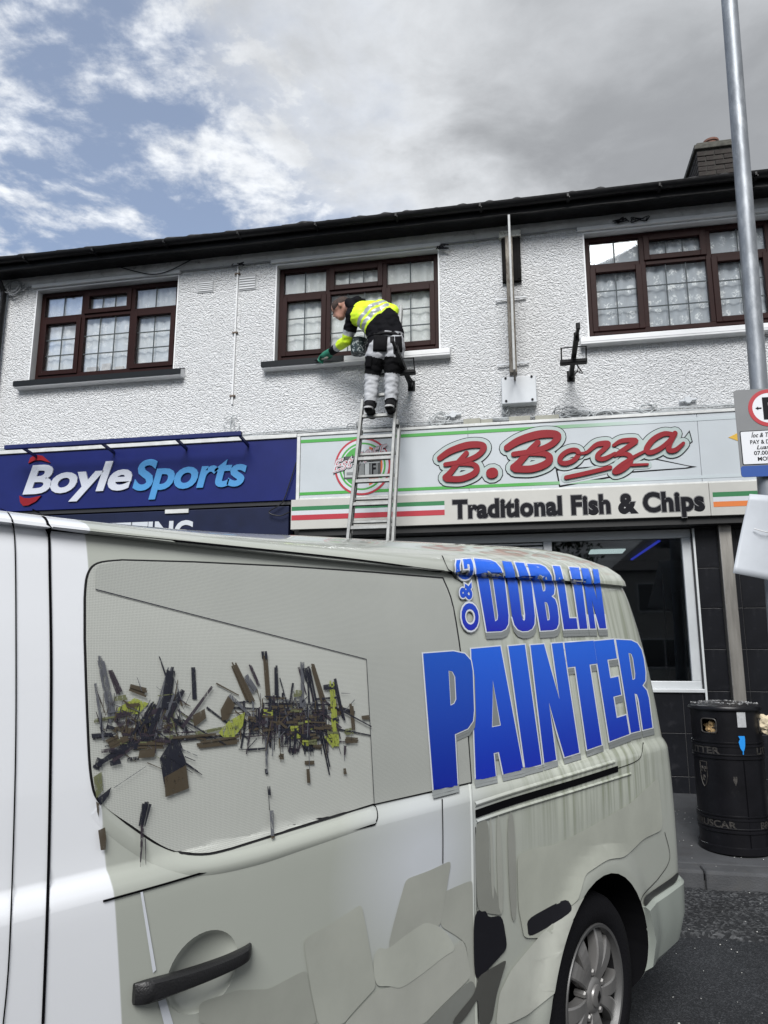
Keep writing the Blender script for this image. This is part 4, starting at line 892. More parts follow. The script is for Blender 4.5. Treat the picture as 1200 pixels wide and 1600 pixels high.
# --- paint: white front, sage wrap behind a printed curved edge, streaks of printed drips at the rear
def wrap_paint():
    m = bpy.data.materials.new('van_wrap'); m.use_nodes = True; nt = m.node_tree; N = nt.nodes; L = nt.links; p = N['Principled BSDF']
    tc = N.new('ShaderNodeTexCoord'); sp = N.new('ShaderNodeSeparateXYZ'); L.new(tc.outputs['Object'], sp.inputs[0])
    def mr(v, a, b, c=0.0, d=1.0):
        n = N.new('ShaderNodeMapRange'); 
        for i, q in enumerate((v, a, b, c, d)):
            if isinstance(q, (int, float)): n.inputs[i].default_value = q
            else: L.new(q, n.inputs[i])
        return n.outputs[0]
    def mth(op, a, b):
        n = N.new('ShaderNodeMath'); n.operation = op
        for i, q in enumerate((a, b)):
            if isinstance(q, (int, float)): n.inputs[i].default_value = q
            else: L.new(q, n.inputs[i])
        return n.outputs[0]
    def mix(f, a, b):
        n = N.new('ShaderNodeMix'); n.data_type = 'RGBA'
        for i, q in ((0, f), (6, a), (7, b)):
            if isinstance(q, (int, float, tuple)): n.inputs[i].default_value = q
            else: L.new(q, n.inputs[i])
        return n.outputs[2]
    z, x = sp.outputs[2], sp.outputs[0]
    eb = mth('ADD', mr(z, 0.6, 1.30, 0.10, 0.0), mr(z, 1.30, 1.75, 0.0, -0.02))
    front = mr(mth('SUBTRACT', x, mth('ADD', eb, E_FRONT)), -0.0015, 0.0015)
    nz = N.new('ShaderNodeTexNoise'); nz.inputs['Scale'].default_value = 1.6; nz.inputs['Detail'].default_value = 6; L.new(tc.outputs['Object'], nz.inputs['Vector'])
    sage = mix(nz.outputs['Fac'], (0.355, 0.375, 0.335, 1), (0.435, 0.455, 0.41, 1))
    # pale blaze in the middle of the door print
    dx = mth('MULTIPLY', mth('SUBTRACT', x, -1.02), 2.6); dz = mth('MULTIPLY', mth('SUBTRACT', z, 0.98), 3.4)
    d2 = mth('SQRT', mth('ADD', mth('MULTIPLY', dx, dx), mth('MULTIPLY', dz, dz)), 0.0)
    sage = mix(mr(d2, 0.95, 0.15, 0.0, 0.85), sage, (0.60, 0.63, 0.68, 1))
    # printed drips towards the tail
    mp = N.new('ShaderNodeMapping'); mp.inputs['Scale'].default_value = (26, 1, 1.1); L.new(tc.outputs['Object'], mp.inputs[0])
    st = N.new('ShaderNodeTexNoise'); st.inputs['Scale'].default_value = 1.0; st.inputs['Detail'].default_value = 5; st.inputs['Roughness'].default_value = 0.6; L.new(mp.outputs[0], st.inputs['Vector'])
    zone = mth('MULTIPLY', mr(x, -0.72, -0.2), mth('MULTIPLY', mr(z, 0.80, 1.0), mr(x, 0.85, 0.4)))
    zone2 = mth('MULTIPLY', zone, mr(st.outputs['Fac'], 0.40, 0.62))
    col = mix(zone2, sage, (0.50, 0.53, 0.45, 1))
    green = mth('MULTIPLY', zone, mr(st.outputs['Fac'], 0.52, 0.36))
    col = mix(mth('MULTIPLY', green, 0.6), col, (0.20, 0.23, 0.12, 1))
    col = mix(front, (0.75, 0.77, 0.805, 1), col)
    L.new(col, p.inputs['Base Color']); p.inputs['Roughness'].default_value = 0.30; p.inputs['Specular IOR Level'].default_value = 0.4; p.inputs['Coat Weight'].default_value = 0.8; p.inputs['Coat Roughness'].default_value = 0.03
    b = N.new('ShaderNodeBump'); b.inputs['Strength'].default_value = 0.06; b.inputs['Distance'].default_value = 0.01
    n3 = N.new('ShaderNodeTexNoise'); n3.inputs['Scale'].default_value = 4; n3.inputs['Detail'].default_value = 2; L.new(tc.outputs['Object'], n3.inputs['Vector']); L.new(n3.outputs['Fac'], b.inputs['Height']); L.new(b.outputs[0], p.inputs['Normal'])
    return m
E_FRONT = hit(150, 1240).x
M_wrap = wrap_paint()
van = thing('painted_van', 'panel van in a sage wrap lettered DUBLIN PAINTER parked at the kerb', 'van', VO, rotz=VT)
# --- body shell: stacked plan outlines from sill to roof
NSIDE, NC, NE = 196, 9, 10
def outline(zeta, out=0.0, z_only=None):
    sr, sf_ = lerp_tab(S_REAR, zeta), lerp_tab(S_FRONT, zeta); y0 = base_y(zeta); pts = []
    yc = VW/2
    # near side, front -> rear
    def P(s, y, flip): 
        z = zeta+gshift(s)*wz(zeta); return (s, VW-y if flip else y, z)
    near = []
    rf = min(R_FRONT, max(0.05, yc-y0-0.02)); rr_ = min(R_REAR, max(0.03, yc-y0-0.02))
    for k in range(NE): near.append((sf_, yc+(y0+rf-yc)*k/NE))
    for k in range(NC+1):
        a = math.pi/2*k/NC; near.append((sf_+rf*(1-math.sin(a)), y0+rf*(1-math.cos(a))) if False else (sf_+rf-rf*math.cos(a), y0+rf-rf*math.sin(a)))
    for k in range(1, NSIDE): near.append((sf_+rf+(sr-rr_-sf_-rf)*k/NSIDE, y0))
    for k in range(NC+1):
        a = math.pi/2*k/NC; near.append((sr-rr_+rr_*math.sin(a), y0+rr_-rr_*math.cos(a)))
    for k in range(1, NE+1): near.append((sr, y0+rr_+(yc-y0-rr_)*k/NE))
    res = []
    for s, y in near:
        z = z_of(zeta, s); f = flare(s, z) if y < y0+0.3 else 0.0
        res.append((s, y-f-out, z))
    far = [(s, VW-y, z) for s, y, z in reversed(res[1:-1])]
    return res+far
levels = [0.22+0.0235*k for k in range(64)]
levels = sorted([z for z in levels if z < 1.715]+[1.09, 1.099, 1.106, 1.114, 1.122, 1.131, 1.139])+[1.722, 1.727, 1.730]+[z for y, z in ROOFP[1:]]
def body():
    mb = MB(); rings = [outline(z) for z in levels]; n = len(rings[0]); vs = [v for r in rings for v in r]; fs = []
    for i in range(len(rings)-1):
        for k in range(n): k2 = (k+1) % n; fs.append((i*n+k, i*n+k2, (i+1)*n+k2, (i+1)*n+k))
    fs.append(tuple(reversed(range(n)))); fs.append(tuple((len(rings)-1)*n+k for k in range(n)))
    return mb.add(vs, fs)
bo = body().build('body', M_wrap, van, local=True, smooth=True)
# wheel arches cut out of the shell
cut = MB()
for sx in (0.0, FRONT_AXLE):
    for y0, y1 in ((-0.15, 0.34), (VW-0.34, VW+0.15)):
        n = 40; vs = [(sx+ARCH_R*math.cos(2*math.pi*k/n), y, 0.325+ARCH_R*math.sin(2*math.pi*k/n)) for y in (y0, y1) for k in range(n)]
        cut.add(vs, [tuple(range(n)), tuple(reversed(range(n, 2*n)))]+[(k, k+n, (k+1) % n+n, (k+1) % n) for k in range(n)])
M_arch = mat('wheel_arch_black', (0.004, 0.004, 0.005), 0.9, spec=0.1)
co = cut.build('cutter', M_arch, None)
co.matrix_world = Matrix.Translation(VO) @ Matrix.Rotation(VT, 4, 'Z'); bo.data.materials.append(M_arch)
dc, dt, dl, dr_ = hit(318, 1518), hit(330, 1452), hit(262, 1530), hit(374, 1508)
_dz = abs(dt.z-dc.z); _dx = abs(dr_.x-dl.x)/2; _sh = -(dr_.z-dl.z)
dm_ = MB(); vs = []; fs = []; nu, nv = 36, 18
for i in range(nv+1):
    for k in range(nu):
        a, b = math.pi*i/nv, 2*math.pi*k/nu; vs.append((dc.x+_dx*math.sin(a)*math.cos(b), dc.y-0.004+0.030*math.cos(a), dc.z+_dz*math.sin(a)*math.sin(b)))
for i in range(nv):
    for k in range(nu): fs.append((i*nu+k, i*nu+(k+1) % nu, (i+1)*nu+(k+1) % nu, (i+1)*nu+k))
do = dm_.add(vs, fs).build('cutter_dish', M_wrap, None); bmm = bmesh.new(); bmm.from_mesh(do.data); bmesh.ops.remove_doubles(bmm, verts=bmm.verts, dist=1e-6); bmesh.ops.recalc_face_normals(bmm, faces=bmm.faces); bmm.to_mesh(do.data); bmm.free()
do.matrix_world = co.matrix_world.copy()
bpy.context.view_layer.update()
bmod2 = bo.modifiers.new('dish', 'BOOLEAN'); bmod2.operation = 'DIFFERENCE'; bmod2.object = do; bmod2.solver = 'EXACT'
bmod = bo.modifiers.new('arch', 'BOOLEAN'); bmod.operation = 'DIFFERENCE'; bmod.object = co; bmod.solver = 'EXACT'
try: bmod.material_mode = 'TRANSFER'
except Exception: pass
bpy.context.view_layer.update()
_dg = bpy.context.evaluated_depsgraph_get(); _me = bpy.data.meshes.new_from_object(bo.evaluated_get(_dg)); bo.modifiers.clear(); bo.data = _me
bpy.data.objects.remove(co); bpy.data.objects.remove(do)
_me.polygons.foreach_set('use_smooth', [True]*len(_me.polygons)); _me.set_sharp_from_angle(angle=R(38))

# --- helpers that lay sheets and strips on the body's near side
from mathutils.geometry import tessellate_polygon
def px_offset(poly, d):            # grow a polygon by d along its vertex normals (mitred)
    n = len(poly); A = sum(poly[i][0]*poly[(i+1) % n][1]-poly[(i+1) % n][0]*poly[i][1] for i in range(n)); sg = 1 if A > 0 else -1; out = []
    for i in range(n):
        p0, p1, p2 = Vector(poly[i-1]), Vector(poly[i]), Vector(poly[(i+1) % n])
        a = (p1-p0); b = (p2-p1)
        if a.length < 1e-9 or b.length < 1e-9: out.append(tuple(p1)); continue
        a.normalize(); b.normalize(); n1 = Vector((a.y, -a.x))*sg; n2 = Vector((b.y, -b.x))*sg; m = n1+n2
        if m.length < 1e-6: m = n1
        m.normalize(); k = d/max(0.45, m.dot(n1)); out.append((p1.x+m.x*k, p1.y+m.y*k))
    return out
def lay(bm, mb, lift, step, slot=0):
    """cut a flat bmesh (photo pixels) into small faces and lay it on the body, lift metres proud"""
    xs = [v.co.x for v in bm.verts]; ys = [v.co.y for v in bm.verts]
    for axis, lo, hi in ((0, min(xs), max(xs)), (1, min(ys), max(ys))):
        c = math.ceil(lo/step)*step
        while c < hi:
            co_ = Vector((c, 0, 0)) if axis == 0 else Vector((0, c, 0)); no = Vector((1, 0, 0)) if axis == 0 else Vector((0, 1, 0))
            bmesh.ops.bisect_plane(bm, geom=bm.verts[:]+bm.edges[:]+bm.faces[:], plane_co=co_, plane_no=no); c += step
    bm.verts.index_update(); dead = set(); vs = []
    for v in bm.verts:
        q = hit(v.co.x, v.co.y); rr0 = math.hypot(q.x, q.z-0.325)
        if rr0 < ARCH_R+0.003 and q.z > 0.2:
            dead.add(v.index); kk = (ARCH_R+0.003)/max(rr0, 1e-3); q = Vector((q.x*kk, 0, 0.325+(q.z-0.325)*kk)); q.y = side_y(q.x, q.z)
        vs.append(tuple(lifted(q, lift)))
    mb.add(vs, [tuple(v.index for v in f.verts) for f in bm.faces if not all(v.index in dead for v in f.verts)], slot); bm.free()
def sheet(polys, name, m, lift, parent=None, step=12.0, slot=0):
    """polys: list of [outer, hole, ...] in photo pixels"""
    mb = MB()
    for pl in polys:
        loops = [[Vector((x, y, 0)) for x, y in lp] for lp in pl]; flat = [v for lp in loops for v in lp]
        bm = bmesh.new(); bv = [bm.verts.new(v) for v in flat]
        for t in tessellate_polygon(loops):
            try: bm.faces.new([bv[i] for i in t])
            except ValueError: pass
        lay(bm, mb, lift, step, slot)
    if name.startswith('letter'):          # a letter cut in two by the bodywork becomes two pieces
        par = list(range(len(mb.v)))
        def root(i):
            while par[i] != i: par[i] = par[par[i]]; i = par[i]
            return i
        for f in mb.f:
            for i in f[1:]: par[root(f[0])] = root(i)
        groups = {}
        for f in mb.f: groups.setdefault(root(f[0]), []).append(f)
        if len(groups) > 1:
            first = None
            for fl in sorted(groups.values(), key=len, reverse=True):
                ids = sorted({i for f in fl for i in f}); mp = {i: k for k, i in enumerate(ids)}
                o = MB().add([mb.v[i] for i in ids], [tuple(mp[i] for i in f) for f in fl]).build(name, m, parent or van, local=True, smooth=True, fix=False); first = first or o
            return first
    return mb.build(name, m, parent or van, local=True, smooth=True, fix=False)
def ribbon_on(pts, w, name, m, lift, parent=None, n=8, raise_=0.0, closed=False):
    """strip of width w (metres) following photo pixels on the body; raise_ > 0 gives a rounded moulding"""
    cp_ = catmull(pts, n, closed) if n > 1 else pts
    P = [hit(*p) for p in cp_]; mb = MB(); vs = []; fs = []; prof = [(-0.5, 0.0), (-0.3, 0.75), (0, 1.0), (0.3, 0.75), (0.5, 0.0)] if raise_ else [(-0.5, 1), (0.5, 1)]
    k = len(prof); N_ = len(P)
    for i, p in enumerate(P):
        a, b = (P[(i-1) % N_], P[(i+1) % N_]) if closed else (P[max(i-1, 0)], P[min(i+1, N_-1)])
        d = Vector((b.x-a.x, 0, b.z-a.z)); d = d.normalized() if d.length > 1e-6 else Vector((1, 0, 0)); nn = Vector((-d.z, 0, d.x)); ww = w[min(i*len(w)//N_, len(w)-1)] if isinstance(w, list) else w
        for u, h in prof:
            q = p+nn*(u*ww); vs.append((q.x, side_y(q.x, q.z)-lift-(raise_*h if raise_ else 0), q.z))
    for i in range(N_ if closed else N_-1):
        for j in range(k-1): i2 = (i+1) % N_; fs.append((i*k+j, i*k+j+1, i2*k+j+1, i2*k+j))
    return mb.add(vs, fs).build(name, m, parent or van, local=True, smooth=True)
M_gap = mat('door_gap_black', (0.003, 0.003, 0.004), 0.9, spec=0.05)
M_rub = mat('black_window_seal', (0.006, 0.006, 0.007), 0.5)
# --- side window filled with printed perforated film
def film(name, a, b, dots=True):
    m = bpy.data.materials.new(name); m.use_nodes = True; nt = m.node_tree; N = nt.nodes; L = nt.links; p = N['Principled BSDF']
    tc = N.new('ShaderNodeTexCoord'); mp = N.new('ShaderNodeMapping'); mp.inputs['Rotation'].default_value = (R(90), 0, R(0)); L.new(tc.outputs['Object'], mp.inputs[0])
    v = N.new('ShaderNodeTexVoronoi'); v.voronoi_dimensions = '2D'; v.inputs['Scale'].default_value = 330; v.inputs['Randomness'].default_value = 0.12; L.new(mp.outputs[0], v.inputs['Vector'])
    n = N.new('ShaderNodeTexNoise'); n.inputs['Scale'].default_value = 3.0; n.inputs['Detail'].default_value = 8; n.inputs['Roughness'].default_value = 0.65; L.new(tc.outputs['Object'], n.inputs['Vector'])
    mx = N.new('ShaderNodeMix'); mx.data_type = 'RGBA'; mx.inputs[6].default_value = tuple(a)+(1,); mx.inputs[7].default_value = tuple(b)+(1,); L.new(n.outputs['Fac'], mx.inputs[0])
    h = N.new('ShaderNodeMapRange'); h.inputs[1].default_value = 0.30; h.inputs[2].default_value = 0.42; h.inputs[3].default_value = 0.34; h.inputs[4].default_value = 0.0; L.new(v.outputs['Distance'], h.inputs[0])
    m2 = N.new('ShaderNodeMix'); m2.data_type = 'RGBA'; L.new(h.outputs[0], m2.inputs[0]); L.new(mx.outputs[2], m2.inputs[6]); m2.inputs[7].default_value = (0.03, 0.03, 0.035, 1)
    L.new(m2.outputs[2], p.inputs['Base Color']); p.inputs['Roughness'].default_value = 0.5; p.inputs['Specular IOR Level'].default_value = 0.35; return m
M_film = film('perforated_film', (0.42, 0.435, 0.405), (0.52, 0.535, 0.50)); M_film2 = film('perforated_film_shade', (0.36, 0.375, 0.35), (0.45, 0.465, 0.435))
wl = catmull([(133, 935), (137, 900), (152, 882), (190, 877)], 5)+[(300, 880), (450, 887), (580, 896), (690, 905)]+catmull([(690, 905), (706, 950), (722, 1060), (731, 1180), (734, 1222)], 4)[1:]+[(580, 1256), (430, 1303)]+catmull([(360, 1325), (315, 1334), (262, 1326), (205, 1290), (158, 1255), (143, 1215), (137, 1120), (133, 1000)], 5)
win = sheet([[px_offset(wl, 3.2)]], 'side_window', M_rub, 0.0012)
fl = sheet([[wl]], 'printed_film', M_film, 0.0036, win, 10.0)
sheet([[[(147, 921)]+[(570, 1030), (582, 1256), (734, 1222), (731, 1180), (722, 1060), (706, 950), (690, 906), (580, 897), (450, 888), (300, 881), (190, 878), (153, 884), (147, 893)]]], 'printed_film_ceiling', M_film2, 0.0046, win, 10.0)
M_ink2 = mat('wrap_ink_black', (0.010, 0.011, 0.022), 0.35)
ribbon_on([(147, 921), (290, 958), (430, 994), (570, 1030)], 0.0020, 'printed_line', M_ink2, 0.0058, win, 3); ribbon_on([(570, 1030), (576, 1140), (582, 1256)], 0.0020, 'printed_line', M_ink2, 0.0058, win, 3)
# the bright moulded flange under the window
ribbon_on([(152, 1262), (175, 1288), (225, 1325), (275, 1346), (325, 1352), (400, 1338), (480, 1312), (584, 1277)], 0.036, 'window_flange', M_wrap, -0.0005, None, 6, 0.0042)
# --- panel gaps
for pts, w in (([(0, 795), (14, 804), (22, 840), (24, 980), (23, 1200), (14, 1480), (4, 1600)], 0.0024), ([(50, 796), (66, 806), (75, 826), (77, 900), (79, 1050), (77, 1250), (73, 1420), (66, 1600)], 0.0050),
               ([(79, 826), (200, 838), (400, 858), (560, 875), (690, 893)], 0.0050), ([(160, 1408), (260, 1380), (390, 1341), (500, 1309), (585, 1288)], 0.0038), ([(585, 1288), (589, 1276), (587, 1262), (582, 1256)], 0.003), ([(690, 1248), (691, 1300), (691, 1349)], 0.0042),
               ([(742, 1272), (800, 1252), (900, 1222), (965, 1201)], 0.022), ([(742, 1292), (744, 1400), (746, 1600)], 0.003), ([(1038, 1300), (1046, 1340), (1030, 1370), (1006, 1396), (1000, 1410)], 0.0035), ([(690, 868), (700, 890), (712, 905)], 0.003), ([(742, 898), (840, 907), (935, 916)], 0.004), ([(963, 1201), (990, 1191), (1001, 1181), (1004, 1160)], 0.003)):
    ribbon_on(pts, w, 'panel_gap', M_gap, 0.0022, None, 5)  # flat black strips; the dark of gaps and rail slot is in the colour
# ledges either side of the door rail slot
ribbon_on([(742, 1257), (800, 1238), (900, 1208), (960, 1190)], 0.016, 'door_rail_cover', M_wrap, -0.002, None, 5, 0.007)
ribbon_on([(744, 1284), (800, 1265), (900, 1235), (985, 1209)], 0.012, 'door_rail_ledge', M_wrap, -0.002, None, 5, 0.007)
ribbon_on([(735, 1226), (738, 1300), (740, 1450), (745, 1600)], 0.016, 'door_edge_flange', M_wrap, -0.004, None, 5, 0.007)
# --- door handle with its dish
M_plast = mat('black_grained_plastic', (0.012, 0.012, 0.013), 0.42, bump=0.2, bscale=300)
hc = hit(305, 1500)
def handle():
    pts = [(206, 1552, 0.012, 0.034), (224, 1545, 0.030, 0.037), (265, 1531, 0.036, 0.033), (305, 1517, 0.038, 0.030), (345, 1502, 0.036, 0.028), (374, 1489, 0.030, 0.027), (388, 1482, 0.012, 0.024)]
    mb = MB(); vs = []; fs = []; cp_ = catmull(pts, 5); k = 10
    for px, py, o, h in cp_:
        p = hit(px, py)
        for j in range(k):
            a = 2*math.pi*j/k; vs.append((p.x, side_y(p.x, p.z)-o*0.5-0.4*o*math.copysign(abs(math.cos(a))**0.6, math.cos(a)), p.z+h*0.5*math.copysign(abs(math.sin(a))**0.6, math.sin(a))))
    for i in range(len(cp_)-1):
        for j in range(k): j2 = (j+1) % k; fs.append((i*k+j, i*k+j2, (i+1)*k+j2, (i+1)*k+j))
    fs += [tuple(range(k)), tuple(reversed(range((len(cp_)-1)*k, len(cp_)*k)))]
    return mb.add(vs, fs).build('door_handle', M_plast, van, local=True, smooth=True)
handle()
# --- wrap lettering: DUBLIN PAINTER
GL = {
 'D': [[(0, 0), (0, 1), (.62, 1), (.82, .97), (.95, .9), (1, .78), (1, .22), (.95, .1), (.82, .03), (.62, 0)], [(.42, .86), (.52, .84), (.57, .78), (.57, .22), (.52, .16), (.42, .14)]],
 'U': [[(0, 1), (.42, 1), (.42, .24), (.45, .17), (.5, .15), (.55, .17), (.58, .24), (.58, 1), (1, 1), (1, .22), (.95, .1), (.82, .03), (.62, 0), (.38, 0), (.18, .03), (.05, .1), (0, .22)]],
 'B': [[(0, 0), (0, 1), (.62, 1), (.82, .97), (.94, .9), (.98, .8), (.98, .66), (.92, .57), (.78, .53), (.94, .48), (1, .38), (1, .2), (.95, .09), (.82, .02), (.62, 0)], [(.42, .86), (.52, .85), (.56, .8), (.56, .66), (.52, .61), (.42, .6)], [(.42, .44), (.53, .43), (.57, .37), (.57, .22), (.53, .16), (.42, .15)]],
 'L': [[(0, 0), (0, 1), (.5, 1), (.5, .18), (1, .18), (1, 0)]], 'I': [[(0, 0), (0, 1), (1, 1), (1, 0)]],
 'N': [[(0, 0), (0, 1), (.42, 1), (.66, .50), (.66, 1), (1, 1), (1, 0), (.58, 0), (.34, .5), (.34, 0)]],
 'P': [[(0, 0), (0, 1), (.62, 1), (.85, .975), (.97, .92), (1, .84), (1, .54), (.97, .46), (.85, .41), (.56, .385), (.56, 0)], [(.50, .86), (.58, .85), (.63, .81), (.63, .64), (.58, .61), (.50, .60)]],
 'A': [[(0, 0), (0, 1), (1, 1), (1, 0), (.58, 0), (.54, .18), (.42, .18), (.42, 0)], [(.60, .74), (.66, .38), (.44, .38)]],
 'T': [[(0, 1), (1, 1), (1, .775), (.74, .775), (.74, 0), (.26, 0), (.26, .775), (0, .775)]],
 'E': [[(0, 0), (0, 1), (1, 1), (1, .80), (.52, .80), (.52, .61), (.92, .61), (.92, .42), (.52, .42), (.52, .2), (1, .2), (1, 0)]],
 'R': [[(0, 0), (0, 1), (.60, 1), (.82, .97), (.95, .9), (1, .8), (1, .64), (.95, .54), (.80, .49), (.95, .43), (1, .34), (1, 0), (.56, 0), (.56, .34), (.52, .4), (.42, .41), (.42, 0)], [(.42, .86), (.53, .85), (.57, .8), (.57, .63), (.53, .57), (.42, .56)]]}
def refine(lp, n=4):
    out = []
    for i in range(len(lp)):
        a, b = lp[i], lp[(i+1) % len(lp)]
        m = max(1, int(math.hypot(b[0]-a[0], b[1]-a[1])*n+0.5))
        for k in range(m): out.append((a[0]+(b[0]-a[0])*k/m, a[1]+(b[1]-a[1])*k/m))
    return out
def place(ch, rows):   # rows: list of (v, left, right), v from 1 (top) to 0 (bottom), in zoomed photo pixels
    def f(x, v):
        for (v1, l1, r1), (v0, l0, r0) in zip(rows, rows[1:]):
            if v >= v0-1e-9:
                t = (v-v0)/(v1-v0); a = [l0[i]+(l1[i]-l0[i])*t for i in (0, 1)]; b = [r0[i]+(r1[i]-r0[i])*t for i in (0, 1)]
                return (600+(a[0]+(b[0]-a[0])*x)*0.41667, 850+(a[1]+(b[1]-a[1])*x)*0.41667)
    return [[f(*p) for p in refine(lp)] for lp in GL[ch]]
def r3(tl, tr, ml, mr_, bl, br, vm=0.76): return [(1, tl, tr), (vm, ml, mr_), (0, bl, br)]
word1 = [('D', r3((335, 60), (432, 68), (345, 124), (447, 131), (380, 330), (468, 326))), ('U', r3((440, 69), (522, 76), (456, 131), (547, 138), (483, 330), (566, 325))), ('B', r3((534, 79), (612, 83), (550, 138), (634, 144), (582, 326), (656, 322))), ('L', r3((630, 86), (684, 90), (644, 146), (700, 151), (670, 321), (722, 319))), ('I', r3((692, 91), (728, 93), (705, 151), (738, 153), (729, 319), (758, 318))), ('N', r3((736, 94), (800, 99), (746, 154), (808, 157), (768, 318), (829, 317)))]
word2 = [('P', [(1, (138, 412), (322, 398)), (0, (178, 930), (338, 888))]), ('A', [(1, (322, 394), (432, 384)), (0, (340, 888), (518, 846))]), ('I', [(1, (462, 384), (524, 378)), (0, (525, 842), (586, 826))]), ('N', [(1, (545, 380), (666, 371)), (0, (597, 822), (728, 782))]), ('T', [(1, (672, 371), (782, 363)), (0, (728, 782), (842, 742))]), ('E', [(1, (783, 365), (858, 358)), (0, (842, 740), (916, 712))]), ('R', [(1, (866, 359), (962, 364)), (0, (922, 708), (1003, 688))])]
def grad_blue(name, zlo, zhi, dull=1.0):
    m = bpy.data.materials.new(name); m.use_nodes = True; nt = m.node_tree; N = nt.nodes; p = N['Principled BSDF']; tc = N.new('ShaderNodeTexCoord'); sp = N.new('ShaderNodeSeparateXYZ'); nt.links.new(tc.outputs['Object'], sp.inputs[0])
    mr = N.new('ShaderNodeMapRange'); mr.inputs[1].default_value = zlo; mr.inputs[2].default_value = zhi; nt.links.new(sp.outputs[2], mr.inputs[0])
    mx = N.new('ShaderNodeMix'); mx.data_type = 'RGBA'; mx.inputs[6].default_value = (0.004*dull, 0.012*dull, 0.36*dull, 1); mx.inputs[7].default_value = (0.010*dull, 0.115*dull, 0.66*dull, 1); nt.links.new(mr.outputs[0], mx.inputs[0]); nt.links.new(mx.outputs[2], p.inputs['Base Color'])
    p.inputs['Roughness'].default_value = 0.34; p.inputs['Specular IOR Level'].default_value = 0.28; return m
M_b1 = grad_blue('wrap_blue_upper', 1.58, 1.80); M_b2 = grad_blue('wrap_blue_lower', 1.10, 1.55); M_b3 = grad_blue('wrap_blue_on_film', 1.10, 1.55, 0.75)
M_wout = mat('wrap_white_outline', (0.62, 0.65, 0.70), 0.25); M_wsh = mat('wrap_grey_shadow', (0.20, 0.215, 0.215), 0.3)
for word, mb_, d_, nm, shx, shy in ((word1, M_b1, 2.0, 'dublin', 1.5, 9.5), (word2, M_b2, 2.0, 'painter', 2.0, 9.5)):
    for ch, rows in word:
        g = place(ch, rows); lift = 0.0062 if ch == 'P' else 0.0028; stp = 5.0 if nm == 'dublin' else 9.0; lift += 0.0012 if nm == 'dublin' else 0.0
        m_ = M_b3 if ch == 'P' else mb_
        k0 = [px_offset(lp, d_*(0.9 if i == 0 else -0.5)) for i, lp in enumerate(g)]
        sh = [[(x+shx*0.5, y+shy*0.5) for x, y in lp] for lp in k0]; sh2 = [[(x+shx, y+shy) for x, y in lp] for lp in k0]
        a = sheet([[px_offset(lp_, 0.0) for lp_ in sh2[:1]]], 'letter_shadow', M_wsh, lift, None, stp); sheet([sh[:1]], 'letter_shadow', M_wsh, lift+0.0004, a, stp)
        sheet([k0], 'letter_outline', M_wout, lift+0.0011, a, stp); sheet([g], 'letter', m_, lift+0.0019, a, stp)
# small G&O running down beside DUBLIN
def rot_text(txt, box_, off, lift, m, name, par=None):
    vs, fs = text_mesh(txt, 1.0, off); v0, _ = text_mesh(txt, 1.0, 0.03); ax = min(v[0] for v in v0); bx_ = max(v[0] for v in v0); ay = min(v[1] for v in v0); by = max(v[1] for v in v0)
    (tl, tr, bl, br) = box_; out = []
    for v in vs:
        u = (v[0]-ax)/(bx_-ax); w_ = (v[1]-ay)/(by-ay)      # text runs upwards, its top to the left
        b = (bl[0]+(tl[0]-bl[0])*u, bl[1]+(tl[1]-bl[1])*u); a = (br[0]+(tr[0]-br[0])*u, br[1]+(tr[1]-br[1])*u)
        out.append((600+(a[0]+(b[0]-a[0])*w_)*0.41667, 850+(a[1]+(b[1]-a[1])*w_)*0.41667, 0))
    bm = bmesh.new(); bv = [bm.verts.new(p) for p in out]
    for f in fs:
        try: bm.faces.new([bv[i] for i in f])
        except ValueError: pass
    mb = MB(); lay(bm, mb, lift, 4.0)
    return mb.build(name, m, par or van, local=True, smooth=True, fix=False)
gb = [('G', ((262, 66), (328, 62), (268, 138), (332, 132))), ('&', ((276, 148), (322, 146), (280, 212), (326, 208))), ('O', ((280, 226), (345, 222), (290, 328), (352, 322)))]
for ch, b4 in gb:
    a = rot_text(ch, b4, 0.115, 0.0052, M_wsh, 'letter_shadow'); rot_text(ch, b4, 0.09, 0.0060, M_wout, 'letter_outline', a); rot_text(ch, b4, 0.035, 0.0068, M_b1, 'letter', a)
# --- printed painting on the window film
def dry_ink(name, col, amt):
    m = bpy.data.materials.new(name); m.use_nodes = True; nt = m.node_tree; N = nt.nodes; p = N['Principled BSDF']; p.inputs['Base Color'].default_value = tuple(col)+(1,); p.inputs['Roughness'].default_value = 0.45
    tc = N.new('ShaderNodeTexCoord'); mp = N.new('ShaderNodeMapping'); mp.inputs['Scale'].default_value = (2.4, 1, 0.8); nt.links.new(tc.outputs['Object'], mp.inputs[0])
    t = N.new('ShaderNodeTexNoise'); t.inputs['Scale'].default_value = 70; t.inputs['Detail'].default_value = 6; t.inputs['Roughness'].default_value = 0.7; nt.links.new(mp.outputs[0], t.inputs['Vector'])
    r = N.new('ShaderNodeMapRange'); r.inputs[1].default_value = amt; r.inputs[2].default_value = amt+0.12; r.inputs[3].default_value = 0.08; r.inputs[4].default_value = 0.96; nt.links.new(t.outputs['Fac'], r.inputs[0]); nt.links.new(r.outputs[0], p.inputs['Alpha']); return m
PC = {'k': dry_ink('wrap_ink_black_dry', (0.008, 0.009, 0.018), 0.33), 'b': dry_ink('wrap_ink_brown', (0.060, 0.046, 0.028), 0.29), 'l': dry_ink('wrap_ink_lime', (0.26, 0.30, 0.05), 0.37), 'g': dry_ink('wrap_ink_grey', (0.09, 0.095, 0.11), 0.37), 'o': dry_ink('wrap_ink_olive', (0.12, 0.13, 0.06), 0.37), 'r': dry_ink('wrap_ink_plum', (0.030, 0.022, 0.032), 0.35)}
art = {k: [] for k in PC}
